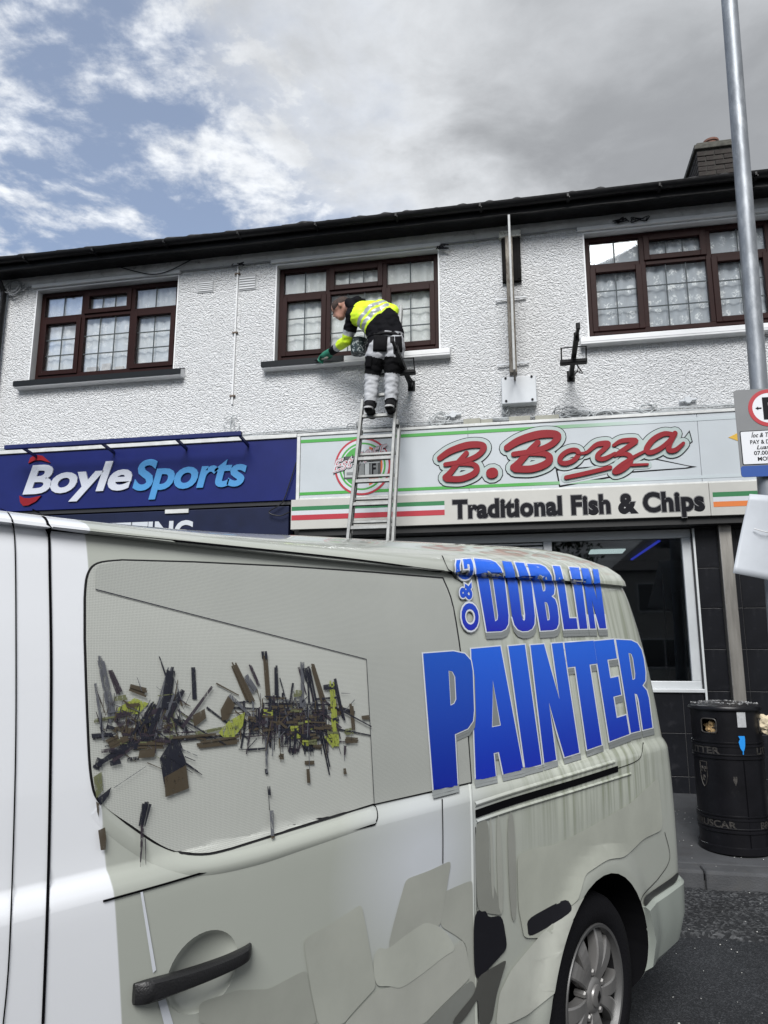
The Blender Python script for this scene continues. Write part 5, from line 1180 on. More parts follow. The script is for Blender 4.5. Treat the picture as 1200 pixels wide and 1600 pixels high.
def A_(k, *pts): art[k].append([[(120+x*0.41667, 980+y*0.41667) for x, y in pts]])
rnd = random.Random(11)
def line(k, a, b, w0, w1=None):         # a brush stroke: a few bristle tracks of uneven length
    w1 = w0 if w1 is None else w1; d = Vector((b[0]-a[0], b[1]-a[1])); n_ = Vector((-d.y, d.x)).normalized(); c = max(1, min(4, int(max(w0, w1)/7)))
    for q in range(c):
        o0 = ((q+0.5)/c-0.5)*w0; o1 = ((q+0.5)/c-0.5)*w1; h0, h1 = w0/c*rnd.uniform(.5, .66), w1/c*rnd.uniform(.4, .66)
        e0, e1 = rnd.uniform(-.05, .07)*(c > 1), rnd.uniform(-.09, .06)*(c > 1)
        p = Vector(a)+d*e0+n_*o0; r = Vector(b)-d*e1+n_*o1
        A_(k, (p.x+n_.x*h0, p.y+n_.y*h0), (r.x+n_.x*h1, r.y+n_.y*h1), (r.x-n_.x*h1, r.y-n_.y*h1), (p.x-n_.x*h0, p.y-n_.y*h0))
line('g', (80, 115), (125, 340), 26, 30); line('r', (115, 160), (150, 245), 18, 26); line('b', (190, 225), (250, 245), 26, 34); A_('l', (150, 300), (210, 265), (262, 285), (225, 325), (140, 325)); A_('o', (55, 560), (85, 540), (90, 610), (65, 640))
line('k', (345, 155), (325, 300), 34, 34); line('g', (340, 160), (285, 390), 20, 40); line('k', (300, 300), (250, 400), 40, 60); line('k', (385, 235), (330, 360), 24, 12); line('g', (360, 250), (330, 330), 16); line('k', (430, 150), (435, 270), 13)
line('r', (498, 222), (385, 375), 7, 12); line('k', (280, 285), (215, 400), 20, 34); line('k', (385, 345), (550, 440), 6, 4); A_('b', (425, 330), (470, 305), (475, 340), (430, 375)); line('b', (515, 210), (600, 255), 5)
A_('b', (530, 310), (560, 255), (585, 290), (560, 345), (535, 350)); A_('l', (520, 395), (560, 350), (620, 318), (612, 370), (580, 410), (540, 412)); line('o', (530, 380), (610, 340), 5)
line('b', (450, 440), (600, 420), 26, 30); line('k', (60, 520), (200, 430), 14, 24); line('k', (190, 440), (300, 410), 14, 8); line('r', (120, 500), (240, 420), 20, 12); line('b', (220, 440), (320, 440), 26, 30); A_('b', (225, 460), (290, 450), (280, 485), (220, 490)); line('k', (115, 510), (155, 500), 18); line('k', (180, 495), (225, 490), 14)
line('g', (60, 210), (90, 420), 10); line('o', (60, 350), (180, 330), 14, 8); line('k', (50, 410), (130, 400), 22, 14); line('b', (110, 440), (150, 420), 40); line('k', (60, 505), (85, 515), 40)
A_('k', (302, 490), (360, 400), (400, 500), (385, 580), (320, 600)); A_('b', (318, 560), (400, 515), (410, 602), (322, 635)); A_('g', (318, 545), (350, 540), (356, 575), (322, 585)); line('b', (370, 500), (395, 500), 40)
line('k', (365, 340), (410, 395), 30, 8)
line('b', (578, 135), (640, 270), 20, 28); line('r', (640, 140), (672, 215), 12, 14); line('g', (620, 180), (660, 240), 26); line('b', (698, 95), (710, 265), 16, 20); line('k', (694, 90), (696, 118), 17); line('k', (737, 145), (740, 260), 12, 16)
line('k', (850, 150), (862, 200), 26); line('k', (862, 170), (938, 530), 16, 10); line('b', (875, 140), (915, 275), 16, 22); line('g', (838, 130), (838, 300), 12); line('k', (958, 195), (990, 330), 16, 10); line('l', (948, 210), (962, 430), 18, 26); line('l', (930, 400), (960, 440), 30); line('b', (1020, 290), (1028, 390), 14); line('k', (975, 300), (1035, 320), 10)
line('k', (860, 360), (1095, 405), 7, 5); line('k', (960, 300), (1095, 372), 5, 4); line('k', (690, 285), (980, 290), 5)
for xx, y0, y1, w, k in ((700, 410, 545, 9, 'g'), (702, 530, 550, 9, 'k'), (709, 595, 628, 10, 'k'), (712, 630, 685, 2, 'k'), (720, 685, 780, 12, 'g'), (725, 776, 790, 14, 'b'), (857, 530, 582, 12, 'b'), (995, 528, 550, 9, 'b'), (992, 440, 500, 2, 'g'), (860, 450, 530, 2, 'g')): line(k, (xx, y0), (xx+3, y1), w)
line('k', (255, 656), (236, 745), 30, 22); line('r', (236, 745), (228, 885), 14, 4); line('r', (248, 790), (250, 890), 4, 2); A_('k', (70, 640), (122, 598), (112, 630), (82, 668)); A_('b', (72, 760), (98, 748), (103, 790), (100, 832), (82, 834)); A_('b', (62, 650), (75, 660), (72, 710), (66, 690)); line('g', (130, 600), (250, 520), 2)
for _ in range(300):            # the crowded middle of the picture
    cx, cy = rnd.gauss(800, 92), rnd.gauss(352, 50); k = rnd.choice('kkkkkkkrrrrbbgg'); L_ = rnd.uniform(25, 115); a = rnd.choice((1.57, 1.52, 1.62, 1.57, 0.04, -0.08, 1.3, 1.75, 2.3, 0.7)); w = rnd.uniform(1.5, 8)
    if not (600 < cx < 1030 and 195 < cy < 465): continue
    line(k, (cx-math.cos(a)*L_/2, cy-math.sin(a)*L_/2), (cx+math.cos(a)*L_/2, cy+math.sin(a)*L_/2), w, w*rnd.uniform(.5, 1.1))
for _ in range(75):
    cx, cy = rnd.gauss(800, 95), rnd.gauss(375, 45); k = rnd.choice('kkrrbbbbbool'); line(k, (cx, cy), (cx+rnd.uniform(14, 46), cy+rnd.uniform(-6, 6)), rnd.uniform(10, 28), rnd.uniform(10, 26))
for _ in range(150):
    cx, cy = rnd.uniform(70, 400), rnd.gauss(375, 62); k = rnd.choice('kkkkrrrbbggo'); L_ = rnd.uniform(20, 105); a = rnd.choice((1.4, 1.15, 1.9, -0.4, 0.1, -0.6, 1.55)); line(k, (cx, cy), (cx+math.cos(a)*L_, cy-math.sin(a)*L_), rnd.uniform(1, 6), rnd.uniform(.8, 4))
line('k', (300, 432), (640, 398), 7, 5); line('b', (340, 418), (520, 402), 16, 12); line('r', (400, 395), (640, 372), 5, 4); line('o', (430, 400), (560, 372), 14, 10); line('k', (480, 300), (640, 420), 6, 4); line('g', (560, 250), (640, 330), 14, 10)
for _ in range(34):
    cx, cy = rnd.uniform(80, 330), rnd.gauss(400, 50); line(rnd.choice('rrbbkoo'), (cx, cy), (cx+rnd.uniform(20, 60), cy+rnd.uniform(-14, 8)), rnd.uniform(10, 26), rnd.uniform(8, 20))
mbx = MB(); mats_ = [PC[k] for k in PC]; ki = list(PC); order = [(k, q) for k in PC for q in art[k]]; rnd.shuffle(order)
for i, (k, q) in enumerate(order):
    lp = q[0]; P = [hit(*p) for p in lp]; lf = 0.0060+0.0000040*i
    try: tr = tessellate_polygon([[Vector((x, y, 0)) for x, y in lp]])
    except Exception: continue
    mbx.add([(p.x, p.y-lf, p.z) for p in P], tr, ki.index(k))
mbx.build('printed_painting', mats_, win, local=True, fix=False)
# --- printed sofa, cushions, curtain and dark objects low on the wrap
def pm(n_, c):
    k = 1.0 if max(c) < 0.05 else 1.38
    return mat('wrap_'+n_+'_%d' % int(c[0]*1000), (c[0]*k*1.03, c[1]*k, c[2]*k*0.95), 0.28, var=0.10, vscale=4, coat=0.2)
def PZ(reg, sc): return lambda pts: [(reg[0]+x*sc, reg[1]+y*sc) for x, y in pts]
z7 = PZ((420, 1280), 0.33333); z2 = PZ((400, 1150), 0.58333)
low = [('sofa_arm', (0.225, 0.24, 0.225), [z7([(-330, 860), (-150, 800), (0, 795), (175, 702), (190, 800), (225, 965), (-330, 965)])]),
       ('sofa_back', (0.245, 0.26, 0.245), [z7([(815, 342), (945, 284), (953, 300), (955, 450), (975, 680), (975, 800), (940, 850), (930, 600), (900, 560), (800, 500)])]),
       ('sofa_seat', (0.27, 0.285, 0.27), [z7([(345, 965), (500, 800), (640, 770), (860, 600), (905, 560), (925, 620), (945, 740), (800, 880), (720, 965)])]),
       ('cushion', (0.25, 0.265, 0.25), [z7([(605, 400), (640, 280), (750, 240), (852, 192), (830, 330), (800, 500), (600, 610), (550, 610)])]),
       ('cushion', (0.262, 0.28, 0.262), [z7([(163, 556), (290, 490), (430, 395), (455, 520), (500, 785), (380, 915), (345, 962), (228, 965), (200, 830), (165, 620)])]),
       ('cushion', (0.295, 0.315, 0.295), [z7([(490, 640), (512, 596), (550, 612), (620, 555), (690, 505), (735, 480), (800, 503), (838, 540), (874, 610), (820, 640), (720, 720), (615, 794), (560, 780), (500, 782), (485, 700)])]),
       ('sofa_shade', (0.14, 0.15, 0.145), [z7([(720, 965), (945, 742), (975, 810), (970, 850), (860, 965)])]),
       ('curtain', (0.17, 0.18, 0.17), [z2([(583, 232), (620, 220), (622, 360), (660, 480), (590, 470)])]), ('curtain_fold', (0.25, 0.265, 0.25), [z2([(640, 214), (652, 210), (662, 480), (645, 470)]), z2([(622, 219), (628, 217), (636, 440), (628, 430)])]), ('curtain_fold', (0.20, 0.21, 0.20), [z2([(668, 206), (690, 200), (696, 500), (678, 490)])]),
       ('armchair', (0.28, 0.30, 0.275), [z2([(696, 318), (740, 300), (800, 290), (880, 250), (1000, 180), (1075, 110), (1088, 250), (1035, 275), (985, 325), (940, 330), (880, 370), (860, 440), (820, 470), (790, 540), (715, 540), (700, 460)])]),
       ('armchair_side', (0.335, 0.355, 0.335), [z2([(640, 760), (648, 690), (680, 625), (760, 530), (860, 438), (880, 435), (880, 455), (830, 560), (812, 675), (725, 745), (670, 772), (640, 772)])]),
       ('printed_black_object', (0.008, 0.008, 0.012), [z2([(578, 490), (592, 462), (600, 470), (612, 466), (618, 486), (656, 478), (670, 566), (640, 600), (592, 650), (580, 640)])]), ('printed_black_object', (0.010, 0.010, 0.014), [z2([(721, 490), (826, 432), (844, 456), (838, 476), (726, 540)])]), ('printed_dark_floor', (0.052, 0.054, 0.052), [z2([(514, 768), (580, 690), (592, 640), (668, 596), (640, 690), (626, 772), (592, 772), (590, 700), (565, 740), (540, 772)])]),
       ('printed_shadow', (0.03, 0.032, 0.032), [z2([(1033, 440), (1040, 425), (1112, 378), (1128, 360), (1128, 385), (1046, 470)])])]
def rounded(q):            # printed cushions have soft corners
    out = []
    for i in range(len(q)):
        a, b, c = Vector(q[i-1]), Vector(q[i]), Vector(q[(i+1) % len(q)]); k = min(0.45, 7.0/max(1e-6, min((b-a).length, (c-b).length)))
        p, r = b+(a-b)*k, b+(c-b)*k
        for t in (0.0, 0.33, 0.67, 1.0): w = p*(1-t)**2+b*2*t*(1-t)+r*t*t; out.append((w.x, w.y))
    return out
for i, (n_, c_, pl) in enumerate(low): sheet([[rounded(q)] for q in pl], n_ if n_.startswith('printed') else 'printed_'+n_, pm(n_, c_), 0.0016+0.0003*i)
wp = [(218, 1392), (222, 1392), (243, 1515), (238, 1520)]
sheet([[wp]], 'printed_white_spike', M_wout, 0.002); sheet([[[(246, 1564), (258, 1560), (270, 1600), (256, 1602)]]], 'printed_white_spike', M_wout, 0.002)
# --- bumper, sill, rear lamp, rear doors
def belt(z0, z1, out, s_from, name, m, lip=0.012, parent=None):
    mb = MB(); Ls = [(z0, out-0.03), (z0+0.03, out), ((z0+z1)/2, out+0.006), (z1-lip, out), (z1, out-0.012)]; rings = []
    for z, o in Ls:
        s0 = math.sqrt(max(0.0, (ARCH_R+0.004)**2-(z-0.325)**2)); ring = outline(z); ring = [q for q in ring if q[0] > 0.43]; y_ = side_y(s0, z)
        ring = [(s0, y_+0.03, z), (s0, y_, z)]+ring+[(s0, VW-y_, z), (s0, VW-y_-0.03, z)]
        # order: near side front->rear, rear, far side
        near = [q for q in ring]; c = []
        for (s, y, zz) in near:
            k = max(0.0, min(1.0, (s-0.6)/0.25)); ny = -1 if y < VW/2 else 1
            c.append((s+o*k, y+ny*o*(1-0.3*k), zz))
        rings.append(c)
    n = len(rings[0])
    for i in range(1, len(rings)):
        while len(rings[i]) < n: rings[i].append(rings[i][-1])
        rings[i] = rings[i][:n]
    vs = [v for r in rings for v in r]; fs = [(i*n+k, i*n+k+1, (i+1)*n+k+1, (i+1)*n+k) for i in range(len(rings)-1) for k in range(n-1)]
    fs.append(tuple((len(rings)-1)*n+k for k in range(n)))
    return mb.add(vs, fs).build(name, m, parent or van, local=True, smooth=True)
M_bump = mat('bumper_sage', (0.30, 0.33, 0.30), 0.32, var=0.06, vscale=4, coat=0.3)
belt(0.285, 0.545, 0.024, 0.402, 'rear_bumper', M_bump)
# rear wheel arch lip moulding, front sill
mb = MB(); vs = []; fs = []; NA = 40
for k in range(NA+1):
    a = R(-8)+R(196)*k/NA
    for r, o in ((ARCH_R-0.004, 0.012), (ARCH_R, 0.021), (ARCH_R+0.012, 0.020), (ARCH_R+0.028, 0.010)): 
        s, z = r*math.cos(a), 0.325+r*math.sin(a); vs.append((s, base_y(max(z, 0.3))-flare(s, z)*0.5-o*0.6, z))
for k in range(NA):
    for j in range(3): fs.append((k*4+j, k*4+j+1, k*4+j+5, k*4+j+4))
# tail lamp on the corner
def corner_patch(z0, z1, a0, a1, out, name, m):
    mb = MB(); vs = []; fs = []; nz_, na = 14, 8
    for i in range(nz_+1):
        zeta = z0+(z1-z0)*i/nz_; sr = lerp_tab(S_REAR, zeta); y0 = base_y(zeta)
        for j in range(na+1):
            a = R(a0+(a1-a0)*j/na); e = out*min(1.0, 4*min(i/nz_, 1-i/nz_)+0.15)*min(1.0, 4*min(j/na, 1-j/na)+0.15)
            s = sr-R_REAR+(R_REAR+e)*math.sin(a); y = y0+R_REAR-(R_REAR+e)*math.cos(a); vs.append((s, y, zeta+gshift(s)*wz(zeta)))
    for i in range(nz_):
        for j in range(na): fs.append((i*(na+1)+j, i*(na+1)+j+1, (i+1)*(na+1)+j+1, (i+1)*(na+1)+j))
    return mb.add(vs, fs).build(name, m, van, local=True, smooth=True)
corner_patch(1.00, 1.34, 34, 95, 0.012, 'tail_lamp', mat('tail_lamp_red', (0.09, 0.004, 0.006), 0.12, coat=0.5))
def rear_gap(a, zs, name='panel_gap'):
    mb = MB(); vs = []; fs = []
    for zeta in zs:
        sr = lerp_tab(S_REAR, zeta); y0 = base_y(zeta)
        for aa in (a-1.2, a+1.2):
            t = R(aa); s = sr-R_REAR+(R_REAR+0.0015)*math.sin(t); y = y0+R_REAR-(R_REAR+0.0015)*math.cos(t); vs.append((s, y, zeta+gshift(s)*wz(zeta)))
    for i in range(len(zs)-1): fs.append((2*i, 2*i+1, 2*i+3, 2*i+2))
    mb.add(vs, fs).build(name, M_gap, van, local=True)
rear_gap(30, [0.56+0.04*k for k in range(29)])
# rear doors' glass on the flat tail, wipers kept out
mb = MB(); vs = []
for zeta in (1.12, 1.3, 1.5, 1.62):
    sr = lerp_tab(S_REAR, zeta)+0.004
    for y in (0.32, 0.93): vs.append((sr, y, zeta+gshift(sr)*wz(zeta)))
M_vglass = mat('van_dark_glass', (0.01, 0.012, 0.014), 0.06)
MB().add(vs, [(2*i, 2*i+1, 2*i+3, 2*i+2) for i in range(3)]).build('rear_door_glass', M_vglass, van, local=True)
MB().add([(v[0], VW-v[1], v[2]) for v in vs], [(2*i, 2*i+1, 2*i+3, 2*i+2) for i in range(3)]).build('rear_door_glass', M_vglass, van, local=True)
# front half, out of the photograph: windscreen, door glass, lamps, mirror
def ring_patch(z0, z1, k0, k1, out, name, m, nz_=10):
    mb = MB(); vs = []; fs = []; cnt = k1-k0+1
    for i in range(nz_+1):
        zeta = z0+(z1-z0)*i/nz_; ring = outline(zeta); N_ = len(ring)
        for k in range(k0, k1+1):
            s, y, z = ring[k % N_]; vs.append((s-out*(0.8 if s < -2.6 and 0.2 < y < VW-0.2 else 0.0), y-out*(1 if y < 0.4 else (-1 if y > VW-0.4 else 0)), z+out*0.3))
    for i in range(nz_):
        for k in range(cnt-1): fs.append((i*cnt+k, i*cnt+k+1, (i+1)*cnt+k+1, (i+1)*cnt+k))
    return mb.add(vs, fs).build(name, m, van, local=True, smooth=True)
ring_patch(1.16, 1.72, -14, 14, 0.006, 'windscreen', M_vglass)
ring_patch(0.72, 0.92, 11, 18, 0.006, 'headlamp', mat('headlamp_clear', (0.35, 0.37, 0.38), 0.1)); ring_patch(0.72, 0.92, -18, -11, 0.006, 'headlamp', mat('headlamp_clear', (0.35, 0.37, 0.38)))
ring_patch(0.26, 0.50, -19, 19, 0.015, 'front_bumper', M_bump)
for far in (False, True):
    vs = []
    for s, z in ((-2.35, 1.22), (-2.35, 1.62), (-2.55, 1.66), (-2.85, 1.64), (-3.12, 1.42), (-3.25, 1.24)):
        y = side_y(s, z)-0.004; vs.append((s, VW-y if far else y, z))
    MB().add(vs, [tuple(range(6))]).build('front_door_glass', M_vglass, van, local=True)
    y0 = VW+0.12 if far else -0.12
    MB().box(-3.22, -3.10, min(y0, y0+0.2*(-1 if far else 1)), max(y0, y0+0.2*(-1 if far else 1)), 1.10, 1.38).build('mirror', M_plast, van, local=True, bevel=0.03)
box('underbody', -3.9, 0.7, 0.25, VW-0.25, 0.17, 0.30, M_arch, van, local=True)
# --- wheels
M_tyre = mat('tyre_rubber', (0.0045, 0.0045, 0.006), 0.8, spec=0.15, bump=0.3, bscale=120); M_rim = mat('silver_alloy', (0.23, 0.225, 0.22), 0.36, metal=0.55, var=0.1, vscale=10); M_rimd = mat('rim_barrel', (0.006, 0.006, 0.007), 0.6, spec=0.2)
def wheel(cx, near):
    w = bpy.data.objects.new('wheel', None); COL.objects.link(w); w.parent = van; w.empty_display_size = 0.1
    w.location = (cx, 0.035 if near else VW-0.035, 0.33); w.rotation_euler = (R(90) if near else R(-90), R(18), 0)
    # local: z = outwards after the turn (lathe axis)
    t = MB().lathe([(0.222, -0.20), (0.25, -0.215), (0.30, -0.215), (0.322, -0.19), (0.330, -0.15), (0.330, -0.06), (0.322, -0.022), (0.306, -0.004), (0.27, 0.004), (0.24, 0.0), (0.226, -0.010), (0.222, -0.03), (0.222, -0.20)], 56).build('tyre', M_tyre, w, local=True, smooth=True)
    MB().lathe([(0.226, -0.011), (0.222, -0.004), (0.216, -0.006), (0.208, -0.03), (0.195, -0.10), (0.10, -0.11), (0.0, -0.11)], 48).build('rim_barrel', [M_rimd], w, local=True, smooth=True)
    MB().lathe([(0.2285, -0.012), (0.224, -0.002), (0.214, -0.004), (0.207, -0.028)], 56).build('rim_lip', mat('rim_lip_grey', (0.10, 0.10, 0.10), 0.45, metal=0.4), w, local=True, smooth=True)
    for k in range(5):
        sp = MB()
        for da in (-0.255, 0.255):
            a = 2*math.pi*k/5; pts = []
            for i in range(9):
                r = 0.035+0.178*i/8; aa = a+da*(0.55+0.45*(i/8)); wd = 0.015+0.018*(i/8); z = -0.022+0.016*math.sin(math.pi*min(1, i/8*0.9))-0.012*(i/8)**3
                d = Vector((math.cos(aa), math.sin(aa), 0)); q = Vector((-d.y, d.x, 0)); pts.append((d*r, q, wd, z))
            vs = []; fs = []
            for c, q, wd, z in pts:
                for u, h in ((-1.05, -0.034), (-1, -0.002), (-0.78, 0.003), (0.78, 0.003), (1, -0.002), (1.05, -0.034)): v = c+q*(u*wd); vs.append((v.x, v.y, z+h))
            for i in range(8):
                for j in range(5): fs.append((i*6+j, i*6+j+1, (i+1)*6+j+1, (i+1)*6+j))
            sp.add(vs, fs)
        sp.build('spoke', M_rim, w, local=True)
    MB().lathe([(0.062, -0.05), (0.058, -0.016), (0.05, -0.008), (0.036, -0.006), (0.034, 0.0), (0.020, 0.004), (0.0, 0.005)], 28).build('centre_cap', M_rim, w, local=True, smooth=True)
    dm = MB(); dm.poly([(0.0, 0.019, 0.0055), (0.012, 0.0, 0.0055), (0.0, -0.019, 0.0055), (-0.012, 0.0, 0.0055)], (0, 0, 0.0015)); dm.build('cap_emblem', M_rimd, w, local=True)
    for k in range(5):
        a = 2*math.pi*(k+0.5)/5; MB().lathe([(0.0125, -0.05), (0.0125, -0.014), (0.009, -0.008), (0, -0.008)], 6, (0.058*math.cos(a)*1.25, 0.058*math.sin(a)*1.25, 0)).build('wheel_bolt', M_rim, w, local=True)
    return w
wheel(0.0, True); wheel(FRONT_AXLE, True); wheel(0.0, False); wheel(FRONT_AXLE, False)
# ================================================================== ladder
LA, LB = Vector((0, 6.15, path_z(6.15)+0.004)), Vector((0, 7.5, 5.75)); LT = (LB-LA).normalized(); LN = Vector((1, 0, 0)).cross(LT)     # LN points up and away from the wall side
def on_lad(px, py, d=0.0): return on_plane(px, py, LA+LN*d, LN)
lad = thing('ladder', 'aluminium extension ladder leaning on the wall under the middle window', 'ladder', (-1.5, 6.2, path_z(6.2)))
M_lad = mat('scuffed_aluminium', (0.175, 0.18, 0.178), 0.5, metal=0.4, var=0.2, vscale=14, col2=(0.12, 0.12, 0.12), mlo=0.58, mhi=0.72, bump=0.1, bscale=40)
def lx(l, side):      # x of the stiles of the front section at length l up the ladder
    return (-1.648+(l-2.47)*0.034 if side < 0 else -1.262+(l-2.47)*0.010)
def lp(l, x, d=0.0): v = LA+LT*l+LN*d; return Vector((x, v.y, v.z))
def stile(side, l0, l1, d, dx, w=0.030, name='stile'):
    # channel: a web with two flanges
    mb = MB(); a, b = lp(l0, lx(l0, side)+dx, d), lp(l1, lx(l1, side)+dx, d)
    mb.bar(a, b, w*0.45, 0.062, LN); mb.bar(a+LN*0.028, b+LN*0.028, w, 0.008, LN); mb.bar(a-LN*0.028, b-LN*0.028, w, 0.008, LN)
    mb.build(name, M_lad, lad, bevel=0.003)
zs_ = -0.035
# LN sign: make +d towards the camera
sg = -1 if LN.y > 0 else 1
F_ = 0.032*sg; Bk = -0.036*sg
for side in (-1, 1):
    stile(side, 1.3, 5.2 if side > 0 else 4.02, F_, 0.0)
    stile(side, 0.0, 3.72, Bk, 0.034 if side > 0 else -0.004)
l = 2.585-0.2475*4
rungs = []
while l < 5.1:
    mb = MB(); a, b = lp(l, lx(l, -1), F_), lp(l, lx(l, 1), F_)
    mb.bar(a, b, 0.030, 0.030, LN); mb.bar(a+Vector((0, 0, 0.0155)), b+Vector((0, 0, 0.0155)), 0.022, 0.004, LN)
    mb.build('rung', M_lad, lad, bevel=0.005); l += 0.2475
l = 0.2
while l < 3.65:
    MB().bar(lp(l, lx(l, -1)-0.004, Bk), lp(l, lx(l, 1)+0.034, Bk), 0.030, 0.028, LN).build('rung', M_lad, lad, bevel=0.005); l += 0.2475
for side in (-1, 1):
    c = lp(3.74, lx(3.74, side)+(0.02 if side > 0 else -0.02), 0.0)
    MB().box(c.x-0.022, c.x+0.022, c.y-0.05, c.y+0.03, c.z-0.03, c.z+0.03).build('guide_bracket', M_lad, lad, bevel=0.008)
    f = lp(0.03, lx(0, side)+(0.034 if side > 0 else -0.004), Bk); MB().box(f.x-0.025, f.x+0.025, f.y-0.05, f.y+0.05, path_z(f.y-0.05)-0.004, path_z(f.y)+0.06).build('rubber_foot', mat('black_rubber', (0.012, 0.012, 0.012), 0.8), lad, bevel=0.006)
# ================================================================== the painter
man = thing('person', 'painter in yellow and black hi-vis jacket and white trousers bending from the ladder', 'person', (-1.45, 7.0, 3.9))
def q6(x, y, Y): return on_y(480+x/6.0, 450+y/6.0, Y)       # measured on the enlarged photograph, at depth Y
RUNG_Y = lp(3.81, 0, F_).y; RUNG_Z = lp(3.81, 0, F_).z+0.018
J = {}
J['pelL'] = q6(655, 560, 6.97); J['pelR'] = q6(815, 560, 6.99); J['waistL'] = q6(650, 440, 6.95); J['waistR'] = q6(830, 430, 6.98); J['waist'] = q6(735, 430, 6.96)
J['midL'] = q6(600, 340, 6.94); J['midR'] = q6(770, 300, 6.97); J['mid'] = q6(680, 325, 6.95)
J['chL'] = q6(520, 270, 6.96); J['chR'] = q6(690, 215, 7.0); J['ch'] = q6(600, 245, 6.97)
J['shL'] = q6(435, 260, 7.0); J['shR'] = q6(700, 190, 7.06); J['neck'] = q6(440, 185, 7.05); J['head'] = q6(325, 195, 7.10)
J['elL'] = q6(375, 490, 7.12); J['wrL'] = q6(232, 592, 7.33); J['hdL'] = q6(165, 630, 7.39)
J['elR'] = q6(800, 215, 6.98); J['wrR'] = q6(770, 300, 7.22); J['hdR'] = q6(750, 340, 7.32)
J['knL'] = q6(608, 835, 7.03); J['knR'] = q6(795, 825, 7.04); J['anL'] = q6(592, 1090, 6.99); J['anR'] = q6(785, 1075, 6.99)
J['thL'] = q6(640, 640, 6.975); J['thR'] = q6(812, 640, 6.995)
def capsule(bm, a, b, ra, rb, n=20, m=7):
    d = (b-a); L_ = d.length; d = d.normalized() if L_ > 1e-6 else Vector((0, 0, 1)); x = d.orthogonal().normalized(); y = d.cross(x); rings = []
    prof = [(-ra*math.cos(math.pi/2*k/m), ra*math.sin(math.pi/2*k/m)) for k in range(m+1)]+[(L_+rb*math.sin(math.pi/2*k/m), rb*math.cos(math.pi/2*k/m)) for k in range(m+1)]
    for t, r in prof:
        r = max(r, 0.0008); rings.append([bm.verts.new(a+d*t+x*(r*math.cos(2*math.pi*k/n))+y*(r*math.sin(2*math.pi*k/n))) for k in range(n)])
    for i in range(len(rings)-1):
        for k in range(n): bm.faces.new((rings[i][k], rings[i][(k+1) % n], rings[i+1][(k+1) % n], rings[i+1][k]))
    bm.faces.new(list(reversed(rings[0]))); bm.faces.new(rings[-1])
BONES = [('seat', 'pelL', 'pelR', .115, .115), ('seat', 'waistL', 'pelL', .085, .11), ('seat', 'waistR', 'pelR', .085, .11), ('torso', 'waistL', 'midL', .092, .10), ('torso', 'waistR', 'midR', .088, .105), ('torso', 'waist', 'ch', .105, .14), ('torso', 'midL', 'chL', .10, .115), ('torso', 'midR', 'chR', .105, .115),
         ('torso', 'chL', 'shL', .115, .088), ('torso', 'chR', 'shR', .112, .085), ('torso', 'ch', 'neck', .135, .072), ('torso', 'shL', 'neck', .085, .07), ('neck', 'neck', 'head', .058, .055),
         ('armL', 'shL', 'elL', .078, .062), ('foreL', 'elL', 'wrL', .062, .043), ('armR', 'shR', 'elR', .078, .068), ('foreR', 'elR', 'wrR', .058, .042),
         ('thighL', 'thL', 'knL', .108, .080), ('thighR', 'thR', 'knR', .108, .080), ('shinL', 'knL', 'anL', .080, .062), ('shinR', 'knR', 'anR', .080, .062)]
bm = bmesh.new()
for nm, a, b, ra, rb in BONES: capsule(bm, J[a], J[b], ra, rb)
# head: skull, jaw, nose, ears
hd = J['head']; fdir = (Vector((-0.86, 0.12, -0.42))).normalized(); hup = Vector((-0.42, 0.10, 0.90)); hup = (hup-fdir*hup.dot(fdir)).normalized(); hrt = fdir.cross(hup)
def hp(f, u, r=0.0): return hd+fdir*f+hup*u+hrt*r
capsule(bm, hp(-0.03, 0.03), hp(0.025, 0.035), .088, .082); capsule(bm, hp(-0.01, -0.02), hp(0.045, -0.075), .072, .046); capsule(bm, hp(0.05, 0.0), hp(0.06, -0.05), .05, .042)
capsule(bm, hp(0.092, 0.005), hp(0.112, -0.022), .010, .014); capsule(bm, hp(0.088, -0.05), hp(0.092, -0.054), .020, .016); capsule(bm, hp(0.088, 0.022, 0.035), hp(0.088, 0.022, -0.035), .014, .014)
for r in (-1, 1): capsule(bm, hp(-0.015, 0.015, r*0.086), hp(-0.01, -0.02, r*0.084), .018, .013)
# hands inside the gloves
for w_, h_ in (('wrL', 'hdL'), ('wrR', 'hdR')): capsule(bm, J[w_], J[h_], .036, .036)
for an, kn in (('anL', 'knL'), ('anR', 'knR')): capsule(bm, J[an], Vector((J[an].x, J[an].y+0.01, RUNG_Z+0.05)), .052, .045)
me = bpy.data.meshes.new('body'); bm.to_mesh(me); bm.free()
bod = bpy.data.objects.new('body', me); COL.objects.link(bod)
rm = bod.modifiers.new('remesh', 'REMESH'); rm.mode = 'VOXEL'; rm.voxel_size = 0.0095; rm.adaptivity = 0.0
sm = bod.modifiers.new('smooth', 'SMOOTH'); sm.factor = 0.5; sm.iterations = 5
bpy.context.view_layer.update()
me2 = bpy.data.meshes.new_from_object(bod.evaluated_get(bpy.context.evaluated_depsgraph_get())); bod.modifiers.clear(); bod.data = me2
